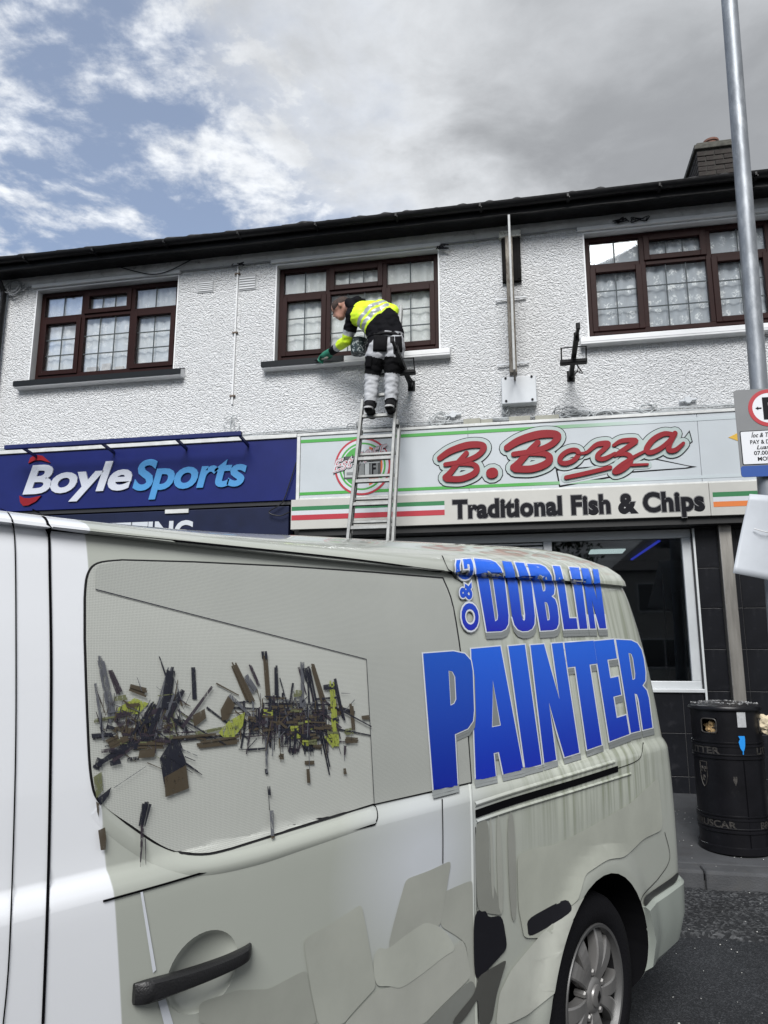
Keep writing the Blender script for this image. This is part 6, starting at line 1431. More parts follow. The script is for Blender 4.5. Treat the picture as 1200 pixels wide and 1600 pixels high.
# cloth folds: push vertices along normals
SEG = [(nm, J[a], J[b]) for nm, a, b, _, _ in BONES]
def nearest(p, names=None):
    best = None
    for (nm, a, b), (_, _, _, ra, rb) in zip(SEG, BONES):
        d = b-a; t = max(0, min(1, (p-a).dot(d)/max(1e-9, d.length_squared))); dist = (p-(a+d*t)).length-(ra+(rb-ra)*t)
        if best is None or dist < best[0]: best = (dist, nm, t)
    return best
M_skin = mat('skin', (0.42, 0.22, 0.16), 0.5, var=0.1, vscale=30)
M_hv = mat('hi_vis_yellow', (0.62, 0.86, 0.02), 0.65, var=0.06, vscale=12, bump=0.3, bscale=30); M_jk = mat('jacket_black', (0.007, 0.007, 0.009), 0.85, spec=0.1, bump=0.4, bscale=25); M_rf = mat('reflective_tape', (0.34, 0.36, 0.38), 0.35, metal=0.2)
M_tr = mat('trousers_white', (0.38, 0.39, 0.41), 0.8, var=0.12, vscale=10, bump=0.6, bscale=16, col2=(0.3, 0.3, 0.31), mlo=0.62, mhi=0.8); M_tb = mat('trousers_black', (0.007, 0.007, 0.008), 0.85, spec=0.1, bump=0.5, bscale=18, var=0.2, vscale=40, col2=(0.4, 0.41, 0.42), mlo=0.70, mhi=0.74)
mats_man = [M_skin, M_hv, M_jk, M_rf, M_tr, M_tb]
for m_ in mats_man: me2.materials.append(m_)
me2.calc_loop_triangles() if hasattr(me2, 'calc_loop_triangles') else None
sp0, sp1 = J['waist'], J['neck']; spd = sp1-sp0
for v in me2.vertices:
    b_ = nearest(v.co); k = {'shinL': .010, 'shinR': .010, 'thighL': .006, 'thighR': .006, 'foreL': .006, 'armL': .006, 'torso': .005, 'seat': .005}.get(b_[1], 0.0)
    if k and (v.co-hd).length > 0.15: v.co += v.normal*k*(noise.noise(v.co*Vector((1, 1, 1)).x*14+Vector((0, 0, v.co.z*18)))*1.2+0.4*noise.noise(v.co*40))
for f in me2.polygons:
    c = f.center; dist, nm, t = nearest(c); mi = 2
    if (c-hd).dot(fdir*0.0+hup) > -0.2 and ((c-hd).length < 0.135): mi = 0
    elif nm == 'neck': mi = 2
    elif nm in ('torso',):
        u = (c-sp0).dot(spd)/spd.length_squared + 0.10*(c.z-(sp0.z+(spd.z)*max(0, min(1, (c-sp0).dot(spd)/spd.length_squared))))/0.2*0.0
        mi = 2 if u < 0.27 else 1 if u < 0.315 else 3 if u < 0.40 else 1 if u < 0.445 else 3 if u < 0.53 else 1 if u < 0.90 else 2
        if (c-J['shL']).length < 0.10 and u > 0.5: mi = 2
        if u < -0.04 and c.z < J['waist'].z-0.01: mi = 4
    elif nm == 'armL': mi = 2 if t < 0.62 else 3 if t < 0.80 else 1
    elif nm == 'foreL': mi = 1 if t < 0.50 else 3 if t < 0.68 else 2
    elif nm == 'armR': mi = 2 if t < 0.35 else 3 if t < 0.6 else 1
    elif nm == 'foreR': mi = 1 if t < 0.6 else 2
    elif nm == 'seat': mi = 4 if (c-sp0).dot(spd) < -0.01*spd.length and c.z < J['waist'].z+0.015 else 2
    elif nm.startswith('thigh'): mi = 4 if t < 0.10 else 5 if t < 0.90 else 4
    elif nm.startswith('shin'): mi = 4 if t < 0.93 else 5
    f.material_index = mi; f.use_smooth = True
bod.name = 'body'; bod.parent = man
off = ORG[man]
for v in me2.vertices: v.co -= off
# shoulder flash: small yellow panel on the near sleeve
def near_patch(cx, cy, w, h, Y, m, name, lift=0.012, rot=0.0, parent=man, sub=6):
    """patch that hugs the body, cast along the view of the real surface at its depth"""
    bvh_ = BVH; mb = MB(); vs = []; fs = []
    for j in range(sub+1):
        for i in range(sub+1):
            u, v = (i/sub-0.5)*w, (j/sub-0.5)*h; x = cx+u*math.cos(rot)-v*math.sin(rot); y = cy+u*math.sin(rot)+v*math.cos(rot)
            p = q6(x, y, Y); d = (p-CP).normalized(); hit_ = bvh_.ray_cast(CP-off, d)
            if hit_[0] is None: return None
            q = hit_[0]+off-d*lift*0.5+hit_[1]*lift*0.5; vs.append(q)
    for j in range(sub):
        for i in range(sub): a = j*(sub+1)+i; fs.append((a, a+1, a+sub+2, a+sub+1))
    o = mb.add(vs, fs).build(name, m, parent, smooth=True); sd = o.modifiers.new('solid', 'SOLIDIFY'); sd.thickness = 0.006; sd.offset = 0; return o
from mathutils.bvhtree import BVHTree
BVH = BVHTree.FromPolygons([v.co for v in me2.vertices], [tuple(f.vertices) for f in me2.polygons])
for a in ((685, 520, 130, 150, 0.05, M_tb, 'back_pocket'), (855, 530, 60, 150, -0.05, M_tb, 'back_pocket'), (355, 350, 45, 100, 0.2, M_hv, 'sleeve_panel'), (580, 690, 50, 110, 0.1, M_tb, 'holster_pocket')):
    near_patch(a[0], a[1], a[2], a[3], 6.9, a[5], a[6], 0.010, a[4])
# belt
mb = MB(); bc_ = J['waist']; 
bpts = []
for k in range(25):
    a = 2*math.pi*k/24; d = Vector((math.cos(a), math.sin(a), 0)); o_ = bc_-off+Vector((0, 0, -0.03)); r = BVH.ray_cast(o_+d*0.6, -d)
    p = (r[0] if r[0] else o_+d*0.13); bpts.append(p+off+d*0.004)
vs = []; fs = []
for p in bpts: vs += [p+Vector((0, 0, 0.020)), p+Vector((0, 0, -0.020))]
for k in range(24): fs.append((2*k, 2*k+1, 2*k+3, 2*k+2))
mb.add(vs, fs); o = mb.build('belt', M_blk, man, smooth=True); o.modifiers.new('solid', 'SOLIDIFY').thickness = 0.008
# hood and collar
bmh = bmesh.new(); capsule(bmh, J['neck']+Vector((0.05, -0.05, 0.05)), J['neck']+Vector((-0.05, 0.0, 0.055)), .052, .045); capsule(bmh, J['neck']+Vector((0.0, -0.06, -0.02)), J['neck']+Vector((-0.045, -0.045, 0.04)), .05, .05); capsule(bmh, J['neck']+Vector((0.10, -0.01, 0.055)), J['neck']+Vector((0.03, 0.02, 0.07)), .035, .045)
meh = bpy.data.meshes.new('hood'); bmh.to_mesh(meh); bmh.free(); hob = bpy.data.objects.new('hood', meh); COL.objects.link(hob); r_m = hob.modifiers.new('r', 'REMESH'); r_m.mode = 'VOXEL'; r_m.voxel_size = 0.009; s_m = hob.modifiers.new('s', 'SMOOTH'); s_m.iterations = 6
bpy.context.view_layer.update(); meh2 = bpy.data.meshes.new_from_object(hob.evaluated_get(bpy.context.evaluated_depsgraph_get())); hob.modifiers.clear(); hob.data = meh2; meh2.materials.append(M_jk); hob.parent = man
for v in meh2.vertices: v.co -= off
meh2.polygons.foreach_set('use_smooth', [True]*len(meh2.polygons))
# hair: a cropped cap over the skull
M_hair = mat('short_dark_hair', (0.045, 0.028, 0.022), 0.8, bump=0.8, bscale=160, var=0.3, vscale=60)
mb = MB(); vs = []; fs = []; nu, nv = 26, 12
for j in range(nv+1):
    for i in range(nu):
        th_ = math.pi*0.56*j/nv; ph = 2*math.pi*i/nu
        d = hup*math.cos(th_)+(fdir*math.cos(ph)+hrt*math.sin(ph))*math.sin(th_)
        if d.dot(fdir) > 0.30: d = (d-fdir*(d.dot(fdir)-0.30)).normalized()
        o_ = hp(-0.01, 0.02); r = BVH.ray_cast(o_-off+d*0.4, -d); p = (r[0]+off) if r[0] is not None and (r[0]+off-o_).length < 0.135 else o_+d*0.09
        vs.append(p+d*0.006*(1.0 if j < nv else -0.3))
for j in range(nv):
    for i in range(nu): fs.append((j*nu+i, j*nu+(i+1) % nu, (j+1)*nu+(i+1) % nu, (j+1)*nu+i))
mb.add(vs, fs).build('hair', M_hair, man, smooth=True)
for r in (-1, 1):
    MB().lathe([(0, 0.004), (0.006, 0.002), (0.008, -0.004)], 8).build('eye', mat('eye_dark', (0.02, 0.018, 0.016), 0.3), man, local=True, smooth=True).matrix_local = Matrix.Translation(hp(0.092, -0.002, r*0.032)-off) @ fdir.to_track_quat('Z', 'Y').to_matrix().to_4x4()
# shoes with white edged soles on the rung
M_shoe = mat('shoe_black', (0.006, 0.006, 0.007), 0.7, spec=0.15); M_sole = mat('sole_white', (0.5, 0.5, 0.5), 0.6)
for an in ('anL', 'anR'):
    a = J[an]; bms = bmesh.new(); yb_ = RUNG_Y
    capsule(bms, Vector((a.x, yb_-0.13, RUNG_Z+0.045)), Vector((a.x-0.005, yb_+0.10, RUNG_Z+0.035)), .047, .044); capsule(bms, Vector((a.x, yb_-0.12, RUNG_Z+0.05)), Vector((a.x, a.y, RUNG_Z+0.11)), .050, .052); capsule(bms, Vector((a.x+0.018, yb_-0.02, RUNG_Z+0.035)), Vector((a.x-0.02, yb_+0.09, RUNG_Z+0.03)), .036, .034)
    ms = bpy.data.meshes.new('shoe'); bms.to_mesh(ms); bms.free(); so = bpy.data.objects.new('shoe', ms); COL.objects.link(so); rr2 = so.modifiers.new('r', 'REMESH'); rr2.mode = 'VOXEL'; rr2.voxel_size = 0.008; so.modifiers.new('s', 'SMOOTH').iterations = 4
    bpy.context.view_layer.update(); ms2 = bpy.data.meshes.new_from_object(so.evaluated_get(bpy.context.evaluated_depsgraph_get())); so.modifiers.clear(); so.data = ms2; ms2.materials.append(M_shoe); ms2.materials.append(M_sole)
    for f in ms2.polygons:
        f.use_smooth = True; f.material_index = 1 if RUNG_Z+0.030 < f.center.z < RUNG_Z+0.046 and f.center.y < RUNG_Y-0.10 else 0
    for v in ms2.vertices:
        v.co.z = max(v.co.z, RUNG_Z+0.002); v.co -= off
    so.parent = man
# gloves with five fingers
M_glove = mat('green_glove', (0.015, 0.16, 0.10), 0.7, bump=0.4, bscale=60)
def glove(wr, hdp, grip_dir, name='glove'):
    bmg = bmesh.new(); d = (hdp-wr).normalized(); capsule(bmg, wr+d*0.01, hdp, .042, .040); side = d.cross(grip_dir).normalized(); palm = d.cross(side)
    for k, (u, L_) in enumerate(((-0.030, .050), (-0.010, .058), (0.011, .055), (0.030, .045))):
        b0 = hdp+side*u+d*0.02; b1 = b0+d*L_*0.6+grip_dir*0.012; b2 = b1+d*L_*0.15+grip_dir*0.036; b3 = b2-d*0.018+grip_dir*0.018
        capsule(bmg, b0, b1, .0115, .0105, 10, 4); capsule(bmg, b1, b2, .0105, .010, 10, 4); capsule(bmg, b2, b3, .010, .009, 10, 4)
    t0 = wr+d*0.03-side*0.036; capsule(bmg, t0, t0-side*0.02+d*0.035+grip_dir*0.02, .014, .012, 10, 4); capsule(bmg, t0-side*0.02+d*0.035+grip_dir*0.02, t0-side*0.005+d*0.06+grip_dir*0.04, .012, .010, 10, 4)
    mg = bpy.data.meshes.new(name); bmg.to_mesh(mg); bmg.free(); go = bpy.data.objects.new(name, mg); COL.objects.link(go); r2 = go.modifiers.new('r', 'REMESH'); r2.mode = 'VOXEL'; r2.voxel_size = 0.0045; go.modifiers.new('s', 'SMOOTH').iterations = 3
    bpy.context.view_layer.update(); m2 = bpy.data.meshes.new_from_object(go.evaluated_get(bpy.context.evaluated_depsgraph_get())); go.modifiers.clear(); go.data = m2; m2.materials.append(M_glove); m2.polygons.foreach_set('use_smooth', [True]*len(m2.polygons)); go.parent = man
    for v in m2.vertices: v.co -= off
glove(J['wrL'], J['hdL'], Vector((-0.3, 0.1, -0.95)).normalized()); glove(J['wrR'], J['hdR'], Vector((0, 0.9, -0.4)).normalized())
# brush in his hand
br_ = thing('paint_brush', 'paint brush loaded with dark grey in the painter gloved hand', 'brush', J['hdL']+Vector((-0.05, 0.03, -0.03)))
b0 = J['hdL']+Vector((-0.02, 0.01, -0.035)); b1 = q6(95, 680, 7.46); dd = (b1-b0).normalized()
MB().tube([b0-dd*0.08, b0-dd*0.03, b0+(b1-b0)*0.3, b0+(b1-b0)*0.55], [0.010, 0.013, 0.008, 0.011], 10).build('handle', mat('pale_wood', (0.35, 0.33, 0.28), 0.5), br_, smooth=True)
MB().bar(b0+(b1-b0)*0.55, b0+(b1-b0)*0.75, 0.05, 0.016).build('ferrule', M_steel, br_, bevel=0.002); MB().bar(b0+(b1-b0)*0.75, b1+dd*0.02, 0.052, 0.014).build('bristles', M_greyp, br_, bevel=0.003)
# paint kettle hung in front of him, spattered
kt = thing('paint_kettle', 'dark spattered paint kettle hanging beside the painter above the sill', 'paint pot', q6(485, 630, 7.15))
kc = q6(480, 620, 7.16); M_ket = mat('spattered_kettle', (0.015, 0.03, 0.035), 0.5, var=0.3, vscale=20, col2=(0.42, 0.46, 0.46), mlo=0.54, mhi=0.58)
MB().lathe([(0, 0), (0.075, 0), (0.078, 0.01), (0.092, 0.15), (0.098, 0.152), (0.096, 0.158), (0.088, 0.155), (0.076, 0.02), (0, 0.02)], 28, kc).build('bucket', M_ket, kt, smooth=True)
MB().tube([(kc.x-0.095*math.cos(math.pi*k/12), kc.y, kc.z+0.15+0.12*math.sin(math.pi*k/12)) for k in range(13)], 0.004, 6).build('bail_handle', M_steel, kt, smooth=True)
# ================================================================== litter bin
BX, BY = 1.395, 5.99; BZ = path_z(BY)
bn = thing('litter_bin', 'black round cast litter bin with raised bands standing on the footpath', 'litter bin', (BX, BY, BZ))
M_bin = mat('bin_black_gloss', (0.005, 0.005, 0.0065), 0.35, spec=0.3, var=0.3, vscale=6, bump=0.15, bscale=18, col2=(0.022, 0.022, 0.024), mlo=0.62, mhi=0.8)
M_binl = mat('bin_worn_silver', (0.05, 0.046, 0.042), 0.5, metal=0.3, var=0.5, vscale=26, col2=(0.012, 0.012, 0.012), mlo=0.5, mhi=0.6)
BR = 0.235; H_ = 0.985
op = R(215), R(241)          # angular slot of the opening (towards the van side)
prof = [(BR+0.010, 0.0), (BR+0.010, 0.045), (BR, 0.05)]
for z0, z1 in ((0.135, 0.255), (0.625, 0.745)):
    prof += [(BR, z0), (BR+0.008, z0+0.004), (BR+0.008, z0+0.016), (BR+0.002, z0+0.020), (BR+0.002, z0+0.026), (BR+0.008, z0+0.030), (BR+0.008, z0+0.034), (BR+0.004, z0+0.038), (BR+0.004, z1-0.038), (BR+0.008, z1-0.034), (BR+0.008, z1-0.024), (BR+0.002, z1-0.02), (BR+0.002, z1-0.014), (BR+0.008, z1-0.01), (BR+0.008, z1-0.002), (BR, z1)]
prof += [(BR, 0.775)]
MB().lathe(prof, 64, (BX, BY, BZ)).build('drum', M_bin, bn, smooth=True)
# upper drum with two openings, lid
up = MB()
gaps = [(R(214), R(243)), (R(322), R(352))]
def arc(mb, a0, a1, z0, z1):
    n = max(2, int((a1-a0)/R(5))); mb.lathe([(BR, z0), (BR, z1), (BR-0.012, z1), (BR-0.012, z0), (BR, z0)], n, (BX, BY, BZ), 0, a0, a1)
arc(up, 0, 2*math.pi-1e-4, 0.772, 0.80); arc(up, 0, 2*math.pi-1e-4, 0.905, H_-0.02)
arc(up, gaps[1][1]-2*math.pi, gaps[0][0], 0.80, 0.905); arc(up, gaps[0][1], gaps[1][0], 0.80, 0.905)
up.build('upper_drum', M_bin, bn, smooth=True)
for a0, a1 in gaps:
    mb = MB(); pts = []
    for k in range(33):
        t = 2*math.pi*k/32; u = math.copysign(abs(math.cos(t))**0.4, math.cos(t)); v = math.copysign(abs(math.sin(t))**0.4, math.sin(t)); a = (a0+a1)/2+u*(a1-a0)/2*0.93; pts.append((BX+(BR+0.003)*math.cos(a), BY+(BR+0.003)*math.sin(a), BZ+0.8525+v*0.049))
    mb.tube(pts, 0.005, 6, cap=False).build('opening_rim', M_binl, bn, smooth=True)
MB().lathe([(BR-0.02, 0.30), (BR-0.03, 0.75), (0.0, 0.755)], 32, (BX, BY, BZ)).build('liner', mat('bin_liner', (0.02, 0.02, 0.02), 0.6), bn, smooth=True)
lid = MB().lathe([(BR+0.014, H_-0.025), (BR+0.016, H_-0.012), (BR+0.010, H_), (BR-0.02, H_+0.012), (0.12, H_+0.028), (0.0, H_+0.032)], 64, (BX, BY, BZ)).build('lid', M_bin, bn, smooth=True)
def cyl_text(txt, a_c, z0, h, r, m, name, span, flip=False):
    vs, fs = text_mesh(txt, 1.0, 0.03); ax = min(v[0] for v in vs); bx_ = max(v[0] for v in vs); by_ = max(v[1] for v in vs)
    out = []
    for v in vs: a = a_c+(v[0]-(ax+bx_)/2)/(bx_-ax)*span; out.append((BX+r*math.cos(a), BY+r*math.sin(a), BZ+z0+v[1]/by_*h))
    MB().add(out, fs).build(name, m, bn)
cyl_text('LITTER', R(214), 0.663, 0.044, BR+0.0065, M_binl, 'raised_lettering', R(62)); cyl_text('LITTER', R(338), 0.663, 0.044, BR+0.0065, M_binl, 'raised_lettering', R(62))
cyl_text('BRUSCAR', R(222), 0.173, 0.044, BR+0.0065, M_binl, 'raised_lettering', R(78)); cyl_text('BRUSCAR', R(340), 0.173, 0.044, BR+0.0065, M_binl, 'raised_lettering', R(78))
# shield crest
def on_bin(a, z, e=0.003): return (BX+(BR+e)*math.cos(a), BY+(BR+e)*math.sin(a), BZ+z)
sh = [(-0.13, 0.10), (0.13, 0.10), (0.13, 0.0), (0.07, -0.05), (0.0, -0.07), (-0.07, -0.05), (-0.13, 0.0)]
ac = R(212); mb = MB(); mb.tube([on_bin(ac+u, 0.50+v) for u, v in sh+[sh[0]]], 0.0035, 5, cap=False); 
for u, v in ((-0.06, 0.05), (0.06, 0.05), (0.0, -0.01)): mb.tube([on_bin(ac+u+0.03*math.cos(t), 0.50+v+0.018*math.sin(t)) for t in (0, 1.0, 2.1, 3.14, 4.2, 5.2)], 0.005, 5); 
mb.build('crest', M_binl, bn, smooth=True)
# door seam, dent, sticker, blue smear
MB().tube([on_bin(R(281), z, 0.001) for z in (0.05, 0.13, 0.26, 0.45, 0.62)], 0.004, 5).build('door_seam', M_gap, bn)
def bin_patch(a0, a1, z0, z1, m, name, e=0.0025, wob=0.0):
    mb = MB(); vs = []; fs = []; n = 6
    for j in range(n+1):
        for i in range(n+1):
            a = a0+(a1-a0)*i/n; z = z0+(z1-z0)*j/n
            if wob: k = 1-0.75*abs(2*(1-j/n)-0.9 if j/n < 0.55 else 0.0); a = (a0+a1)/2+(a-(a0+a1)/2)*max(0.15, k)+wob*noise.noise(Vector((j*1.3, i*0.2, 4)))
            vs.append(on_bin(a, z, e))
    for j in range(n):
        for i in range(n): q = j*(n+1)+i; fs.append((q, q+1, q+n+2, q+n+1))
    mb.add(vs, fs).build(name, m, bn, smooth=True)
bin_patch(R(276), R(291), 0.848, 0.952, mat('worn_sticker', (0.36, 0.37, 0.38), 0.5, var=0.15, vscale=40), 'sticker')
bin_patch(R(275.5), R(285), 0.665, 0.79, mat('blue_smear', (0.01, 0.22, 0.62), 0.5), 'blue_smear', 0.011, 0.05)
bin_patch(R(262), R(268), 0.455, 0.515, M_binl, 'worn_spot', 0.001, 0.02)
# ash and fag ends on the lid
mb = MB()
for k in range(130):
    a, r = random.uniform(0, 6.28), BR*math.sqrt(random.random())*0.98; x, y = BX+r*math.cos(a), BY+r*math.sin(a); s_ = random.uniform(0.003, 0.009); z = BZ+H_+0.012+0.02*(1-r/BR)
    mb.poly([(x+s_*math.cos(t)*random.uniform(.4, 1.2), y+s_*math.sin(t), z+random.uniform(0, .006)) for t in (0, 1.3, 2.6, 4.2, 5.3)], (0, 0, 0.004))
o = mb.build('lid_ash', mat('pale_ash', (0.28, 0.28, 0.28), 0.9, var=0.5, vscale=60), bn); o['kind'] = 'stuff'
# rubbish showing in the near opening, and a paper bag stuffed in the other
def crumple(c, r, n, m, name, parent, seed=0, sq=(1, 1, 1)):
    mb = MB(); bmq = bmesh.new(); bmesh.ops.create_icosphere(bmq, subdivisions=3, radius=1)
    vs = []
    for v in bmq.verts:
        k = r*(1+0.5*noise.noise(v.co*1.7+Vector((seed, 0, 0)))+0.28*noise.noise(v.co*4+Vector((0, seed, 0)))); vs.append((c[0]+v.co.x*k*sq[0], c[1]+v.co.y*k*sq[1], c[2]+v.co.z*k*sq[2]))
    fs = [tuple(v.index for v in f.verts) for f in bmq.faces]; bmq.free(); mb.add(vs, fs); return mb.build(name, m, parent)
M_brownp = mat('brown_paper', (0.30, 0.20, 0.09), 0.8, var=0.4, vscale=18); M_bag = mat('cream_paper', (0.55, 0.47, 0.33), 0.75, var=0.2, vscale=14)
rb = thing('bin_rubbish', 'crumpled brown paper rubbish inside the near opening of the black bin', 'rubbish', on_bin(R(228), 0.80, -0.08))
crumple(on_bin(R(224), 0.835, -0.065), 0.05, 3, M_brownp, 'crumpled_paper', rb, 3); crumple(on_bin(R(236), 0.82, -0.06), 0.042, 3, mat('dark_carton', (0.06, 0.045, 0.03), 0.7), 'crumpled_carton', rb, 8)
bg = thing('paper_bag', 'cream paper bag stuffed into the right hand opening of the bin', 'paper bag', on_bin(R(337), 0.80, 0.0))
crumple(on_bin(R(337), 0.865, 0.04), 0.055, 3, M_bag, 'bag', bg, 5, (1.2, 0.9, 1.1)); crumple(on_bin(R(340), 0.83, 0.12), 0.045, 3, M_bag, 'bag_neck', bg, 9, (1.3, 0.8, 0.8))
# ================================================================== lamp post, parking sign, placard
PY = 5.85
a0, a1 = on_y(1127, 0, PY), on_y(1152, 0, PY); b0, b1 = on_y(1164, 500, PY), on_y(1192, 500, PY)
ct, cb2 = (a0+a1)/2, (b0+b1)/2; rt_, rb_ = (a1-a0).length/2*0.985, (b1-b0).length/2*0.985
PX = cb2.x; pdx = (ct.x-cb2.x)/(ct.z-cb2.z)
lpst = thing('lamp_post', 'tall galvanised grey lamp post at the right hand edge', 'lamp post', (PX-pdx*cb2.z, PY, path_z(PY)))
M_galv = mat('galvanised_steel', (0.20, 0.215, 0.235), 0.48, metal=0.45, var=0.28, vscale=7, col2=(0.34, 0.36, 0.38), mlo=0.5, mhi=0.75, bump=0.06, bscale=20, aniso=(1, 1, 0.35))
kr = (rt_-rb_)/(ct.z-cb2.z); pz = lambda z: (PX+pdx*(z-cb2.z), PY, z)
zz = [path_z(PY)-0.02, 1.2, 2.4, 4, 6, 8, 8.6]
MB().tube([pz(z) for z in zz], [rb_+kr*(z-cb2.z) for z in zz], 28).build('shaft', M_galv, lpst, smooth=True)
MB().tube([pz(8.55), (pz(8.6)[0], PY-0.3, 8.95), (pz(8.6)[0], PY-1.0, 9.05)], [0.045, 0.04, 0.035], 12).build('outreach_arm', M_galv, lpst, smooth=True); MB().box(pz(8.6)[0]-0.13, pz(8.6)[0]+0.13, PY-1.55, PY-0.95, 9.0, 9.12).build('lantern', M_galv, lpst, bevel=0.03)
# parking plate
SYp = PY-rb_-0.03
tl, bl_ = on_y(1147, 610, SYp), on_y(1157, 746, SYp)
sx0 = (tl.x+bl_.x)/2; sw = 0.40; sz1 = tl.z; sz0 = bl_.z
pk = thing('parking_sign', 'grey pay and display parking plate with red ring clamped to the lamp post', 'sign', (sx0+sw/2, SYp, sz0))
M_pg = mat('sign_grey', (0.16, 0.165, 0.17), 0.45, var=0.06); M_pw = mat('sign_white', (0.62, 0.63, 0.66), 0.4); M_pb = mat('sign_blue', (0.012, 0.06, 0.26), 0.4); M_pr = mat('sign_red', (0.38, 0.02, 0.03), 0.4)
def rrect(x0, x1, z0, z1, r, y, n=6):
    pts = []
    for cx, cz, a in ((x1-r, z1-r, 0), (x0+r, z1-r, 90), (x0+r, z0+r, 180), (x1-r, z0+r, 270)):
        for k in range(n+1): t = R(a+90*k/n); pts.append((cx+r*math.cos(t), y, cz+r*math.sin(t)))
    return pts
def plate(name, x0, x1, z0, z1, r, y, d, m): return MB().poly(rrect(x0, x1, z0, z1, r, y), (0, d, 0)).build(name, m, pk)
tilt = (bl_.x-tl.x)*0.0
plate('plate', sx0, sx0+sw, sz0, sz1, 0.025, SYp, 0.004, M_pg)
plate('blue_base', sx0+0.001, sx0+sw-0.001, sz0+0.001, sz0+(sz1-sz0)*0.125, 0.02, SYp-0.0016, 0.0012, M_pb)
c_l = on_y(1169, 638, SYp-0.002); zt_, zb_ = on_y(1190, 609, SYp).z, on_y(1190, 667, SYp).z; rad = (zt_-zb_)/2; cxp = c_l.x+rad; czp = (zt_+zb_)/2
def disc(name, r0, r1, y, m):
    mb = MB(); n = 48; vs = []; fs = []
    for k in range(n):
        a = 2*math.pi*k/n; vs += [(cxp+r0*math.cos(a), y, czp+r0*math.sin(a)), (cxp+r1*math.cos(a), y, czp+r1*math.sin(a)), (cxp+r1*math.cos(a), y+0.0012, czp+r1*math.sin(a))]
    for k in range(n): a, b = 3*k, 3*((k+1) % n); fs += [(a, b, b+1, a+1), (a+1, b+1, b+2, a+2)]
    mb.add(vs, fs).build(name, m, pk)
disc('ring', rad*0.80, rad, SYp-0.0030, M_pr); disc('ring_face', 0.001, rad*0.805, SYp-0.0022, M_pw)
v, f = fit_text('P', cxp-rad*0.30, cxp+rad*0.42, czp-rad*0.55, czp+rad*0.5, SYp-0.0035, 0.0, 0.05); MB().add(v, f).build('letter_p', M_ink, pk)
MB().poly([(cxp-rad*0.66, SYp-0.0035, czp-0.03*0), (cxp-rad*0.52, SYp-0.0035, czp+rad*0.10), (cxp-rad*0.52, SYp-0.0035, czp+rad*0.04), (cxp-rad*0.36, SYp-0.0035, czp+rad*0.04), (cxp-rad*0.36, SYp-0.0035, czp-rad*0.04), (cxp-rad*0.52, SYp-0.0035, czp-rad*0.04), (cxp-rad*0.52, SYp-0.0035, czp-rad*0.10)], (0, 0.0008, 0)).build('arrow', M_ink, pk)
p0, p1 = on_y(1156, 674, SYp), on_y(1160, 727, SYp); xw0 = (p0.x+p1.x)/2
plate('panel_border', xw0, sx0+sw-0.022, p1.z, p0.z, 0.012, SYp-0.0016, 0.0012, M_ink); plate('white_panel', xw0+0.006, sx0+sw-0.028, p1.z+0.006, p0.z-0.006, 0.008, SYp-0.0028, 0.0008, M_pw)
for txt, px0, py1, py0, shr, x_end in (('Íoc & Taispeáin', 1174, 677, 683.5, 0.3, 0.30), ('PAY & DISPLAY', 1172.5, 688, 694, 0.0, 0.31), ('Luan - Sath', 1182.5, 696, 702, 0.3, 0.27), ('07.00 - 19.00', 1178.5, 705, 711, 0.0, 0.29), ('MON - SAT', 1184.5, 714, 720, 0.0, 0.26)):
    a = on_y(px0, py0, SYp-0.004); t_ = on_y(px0, py1, SYp-0.004)
    v, f = fit_text(txt, a.x, min(sx0+sw-0.035, a.x+x_end*0.8), a.z, t_.z, SYp-0.0038, 0.0, 0.02, shr); MB().add(v, f).build('lettering', M_ink, pk)
for z in (sz0+0.12, sz1-0.12): MB().box(PX-rb_-0.02, PX+rb_+0.02, SYp+0.0045, SYp+0.03, z, z+0.03).build('clamp', M_galv, pk)
# blank white placard tied on below, its back towards us
pl = thing('tied_placard', 'blank white corrugated placard tied to the lamp post below the parking sign', 'placard', (PX-0.1, PY-0.15, 2.1))
c4 = [on_y(1171, 772, PY-0.14), on_y(1146, 895, PY-0.20), on_y(1197, 906, PY-0.13), on_y(1200, 775, PY-0.12)]
c4[2] = c4[2]+(c4[2]-c4[1])*0.35; c4[3] = c4[3]+(c4[3]-c4[0])*0.55
mb = MB(); vs = []; fs = []; n = 12
for j in range(n+1):
    for i in range(n+1):
        u, v = i/n, j/n; p = (c4[0]*(1-u)+c4[3]*u)*(1-v)+(c4[1]*(1-u)+c4[2]*u)*v; p = p+Vector((0, 0.03*math.sin(v*2.5)*(1-u)-0.015*math.sin(u*3), 0)); vs.append(p)
for j in range(n):
    for i in range(n): q = j*(n+1)+i; fs.append((q, q+1, q+n+2, q+n+1))
o = mb.add(vs, fs).build('board', mat('corrugated_white', (0.44, 0.465, 0.50), 0.5, var=0.05), pl, smooth=True); o.modifiers.new('solid', 'SOLIDIFY').thickness = 0.004
t1 = on_y(1178, 826, PY-0.17); t2 = on_y(1200, 832, PY-0.17)
MB().tube([tuple(t1), tuple((t1+t2)/2+Vector((0, -0.01, -0.004))), tuple(t2), (PX, PY-rb_-0.006, t2.z)], 0.004, 6).build('cable_tie', mat('nylon_tie', (0.6, 0.6, 0.6), 0.5), pl, smooth=True)
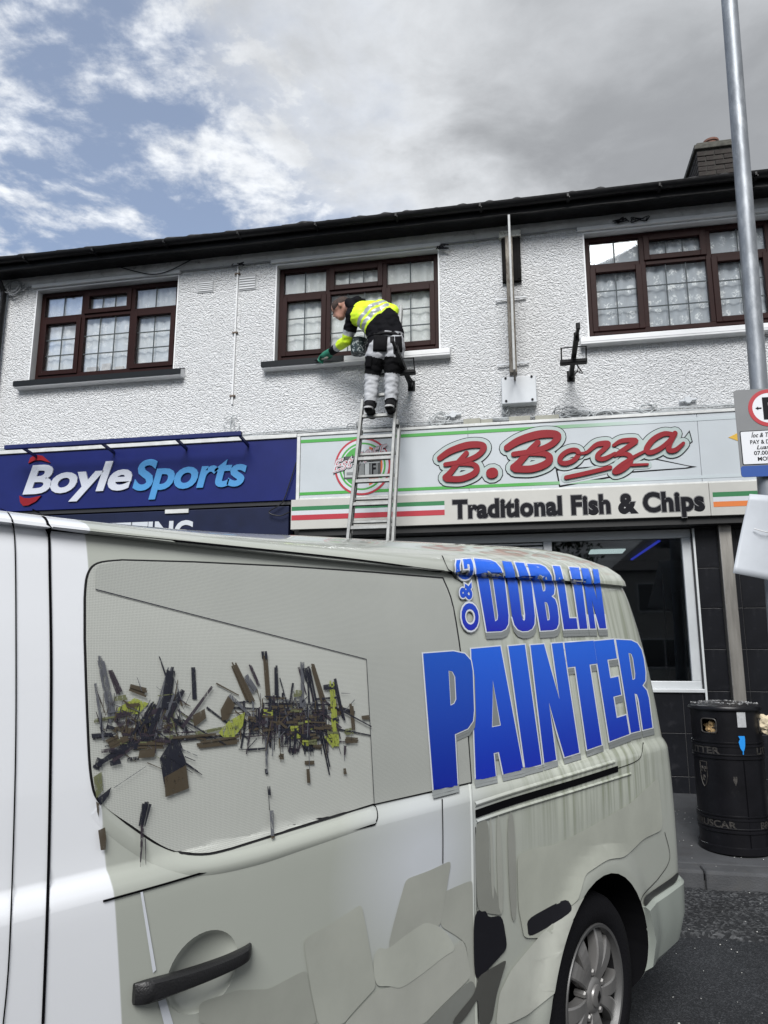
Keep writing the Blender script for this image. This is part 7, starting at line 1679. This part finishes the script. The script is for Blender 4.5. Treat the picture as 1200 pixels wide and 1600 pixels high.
# ================================================================== the far side of the road (seen only as reflections in glass and paint)
M_hw = mat('house_render', (0.42, 0.40, 0.37), 0.85, var=0.1, vscale=1.5); M_hb = mat('house_brick', (0.20, 0.10, 0.07), 0.9, var=0.2, vscale=6); M_hr = mat('house_slate', (0.05, 0.05, 0.055), 0.8, var=0.2, vscale=3); M_hg = mat('house_window_glass', (0.02, 0.025, 0.03), 0.1); M_hf = mat('house_window_frame', (0.6, 0.6, 0.6), 0.5)
labs = ['grey rendered house across the road nearest the left', 'red brick house across the road behind the camera', 'pale rendered house across the road beyond the tree', 'red brick house across the road furthest to the right']
for i, x0 in enumerate((-19.0, -8.5, 4.0, 15.0)):
    h = thing('house', labs[i], 'house', (x0+4, -20, 0), 'houses across the road'); m_ = M_hw if i % 2 == 0 else M_hb
    MB().box(x0, x0+8.5, -27, -20, 0, 5.4).build('wall', m_, h)
    MB().add([(x0-0.3, -19.7, 5.3), (x0+8.8, -19.7, 5.3), (x0+8.8, -27.3, 5.3), (x0-0.3, -27.3, 5.3), (x0+2.6, -23.5, 7.9), (x0+5.9, -23.5, 7.9)], [(0, 1, 5, 4), (2, 3, 4, 5), (1, 2, 5), (3, 0, 4), (0, 3, 2, 1)]).build('roof', M_hr, h)
    for wx in (0.9, 5.4):
        for wz_ in (0.9, 3.4):
            w = MB().box(x0+wx, x0+wx+2.1, -20.0, -19.94, wz_, wz_+1.35).build('window', M_hf, h)
            for k in range(2): MB().box(x0+wx+0.08+k*1.0, x0+wx+1.02+k*1.0, -19.94, -19.93, wz_+0.08, wz_+1.27).build('pane', M_hg, w)
    MB().box(x0+3.7, x0+4.7, -20.0, -19.93, 0.0, 2.1).build('door', mat('house_door', (0.05, 0.02, 0.02), 0.5), h)
M_leaf = mat('foliage', (0.035, 0.06, 0.02), 0.7, var=0.4, vscale=3); M_bark = mat('bark', (0.05, 0.04, 0.03), 0.9)
for x, y, hgt, lab in ((0.5, -11.5, 7.5, 'leafy street tree across the road behind the camera'), (11.5, -13.0, 6.5, 'smaller leafy street tree across the road to the right')):
    t = thing('street_tree', lab, 'tree', (x, y, 0), 'trees across the road')
    mb = MB().tube([(x, y, -0.05), (x+0.05, y, 1.2), (x, y+0.1, hgt*0.55), (x+0.1, y, hgt*0.8)], [0.2, 0.15, 0.1, 0.04], 10)
    for k in range(7): a = k*0.9; mb.tube([(x, y, hgt*(0.32+0.05*k)), (x+1.1*math.cos(a), y+1.1*math.sin(a), hgt*(0.45+0.06*k))], [0.06, 0.02], 6)
    mb.build('trunk', M_bark, t, smooth=True)
    cr = MB(); rg = random.Random(int(x*10))
    for c in range(70):
        a, e = rg.uniform(0, 6.28), rg.uniform(-0.9, 1.2); r = rg.uniform(0.4, 1.0)
        cc = Vector((x+2.0*r*math.cos(a)*math.cos(e), y+2.0*r*math.sin(a)*math.cos(e), hgt*0.68+2.1*r*math.sin(e)))
        for q in range(26):
            p = cc+Vector((rg.gauss(0, .3), rg.gauss(0, .3), rg.gauss(0, .25))); u = Vector((rg.uniform(-1, 1), rg.uniform(-1, 1), rg.uniform(-1, 1))).normalized()*0.11; w = u.orthogonal().normalized()*0.06
            cr.add([p-u, p+w, p+u, p-w], [(0, 1, 2, 3)])
    cr.build('crown', M_leaf, t, fix=False)
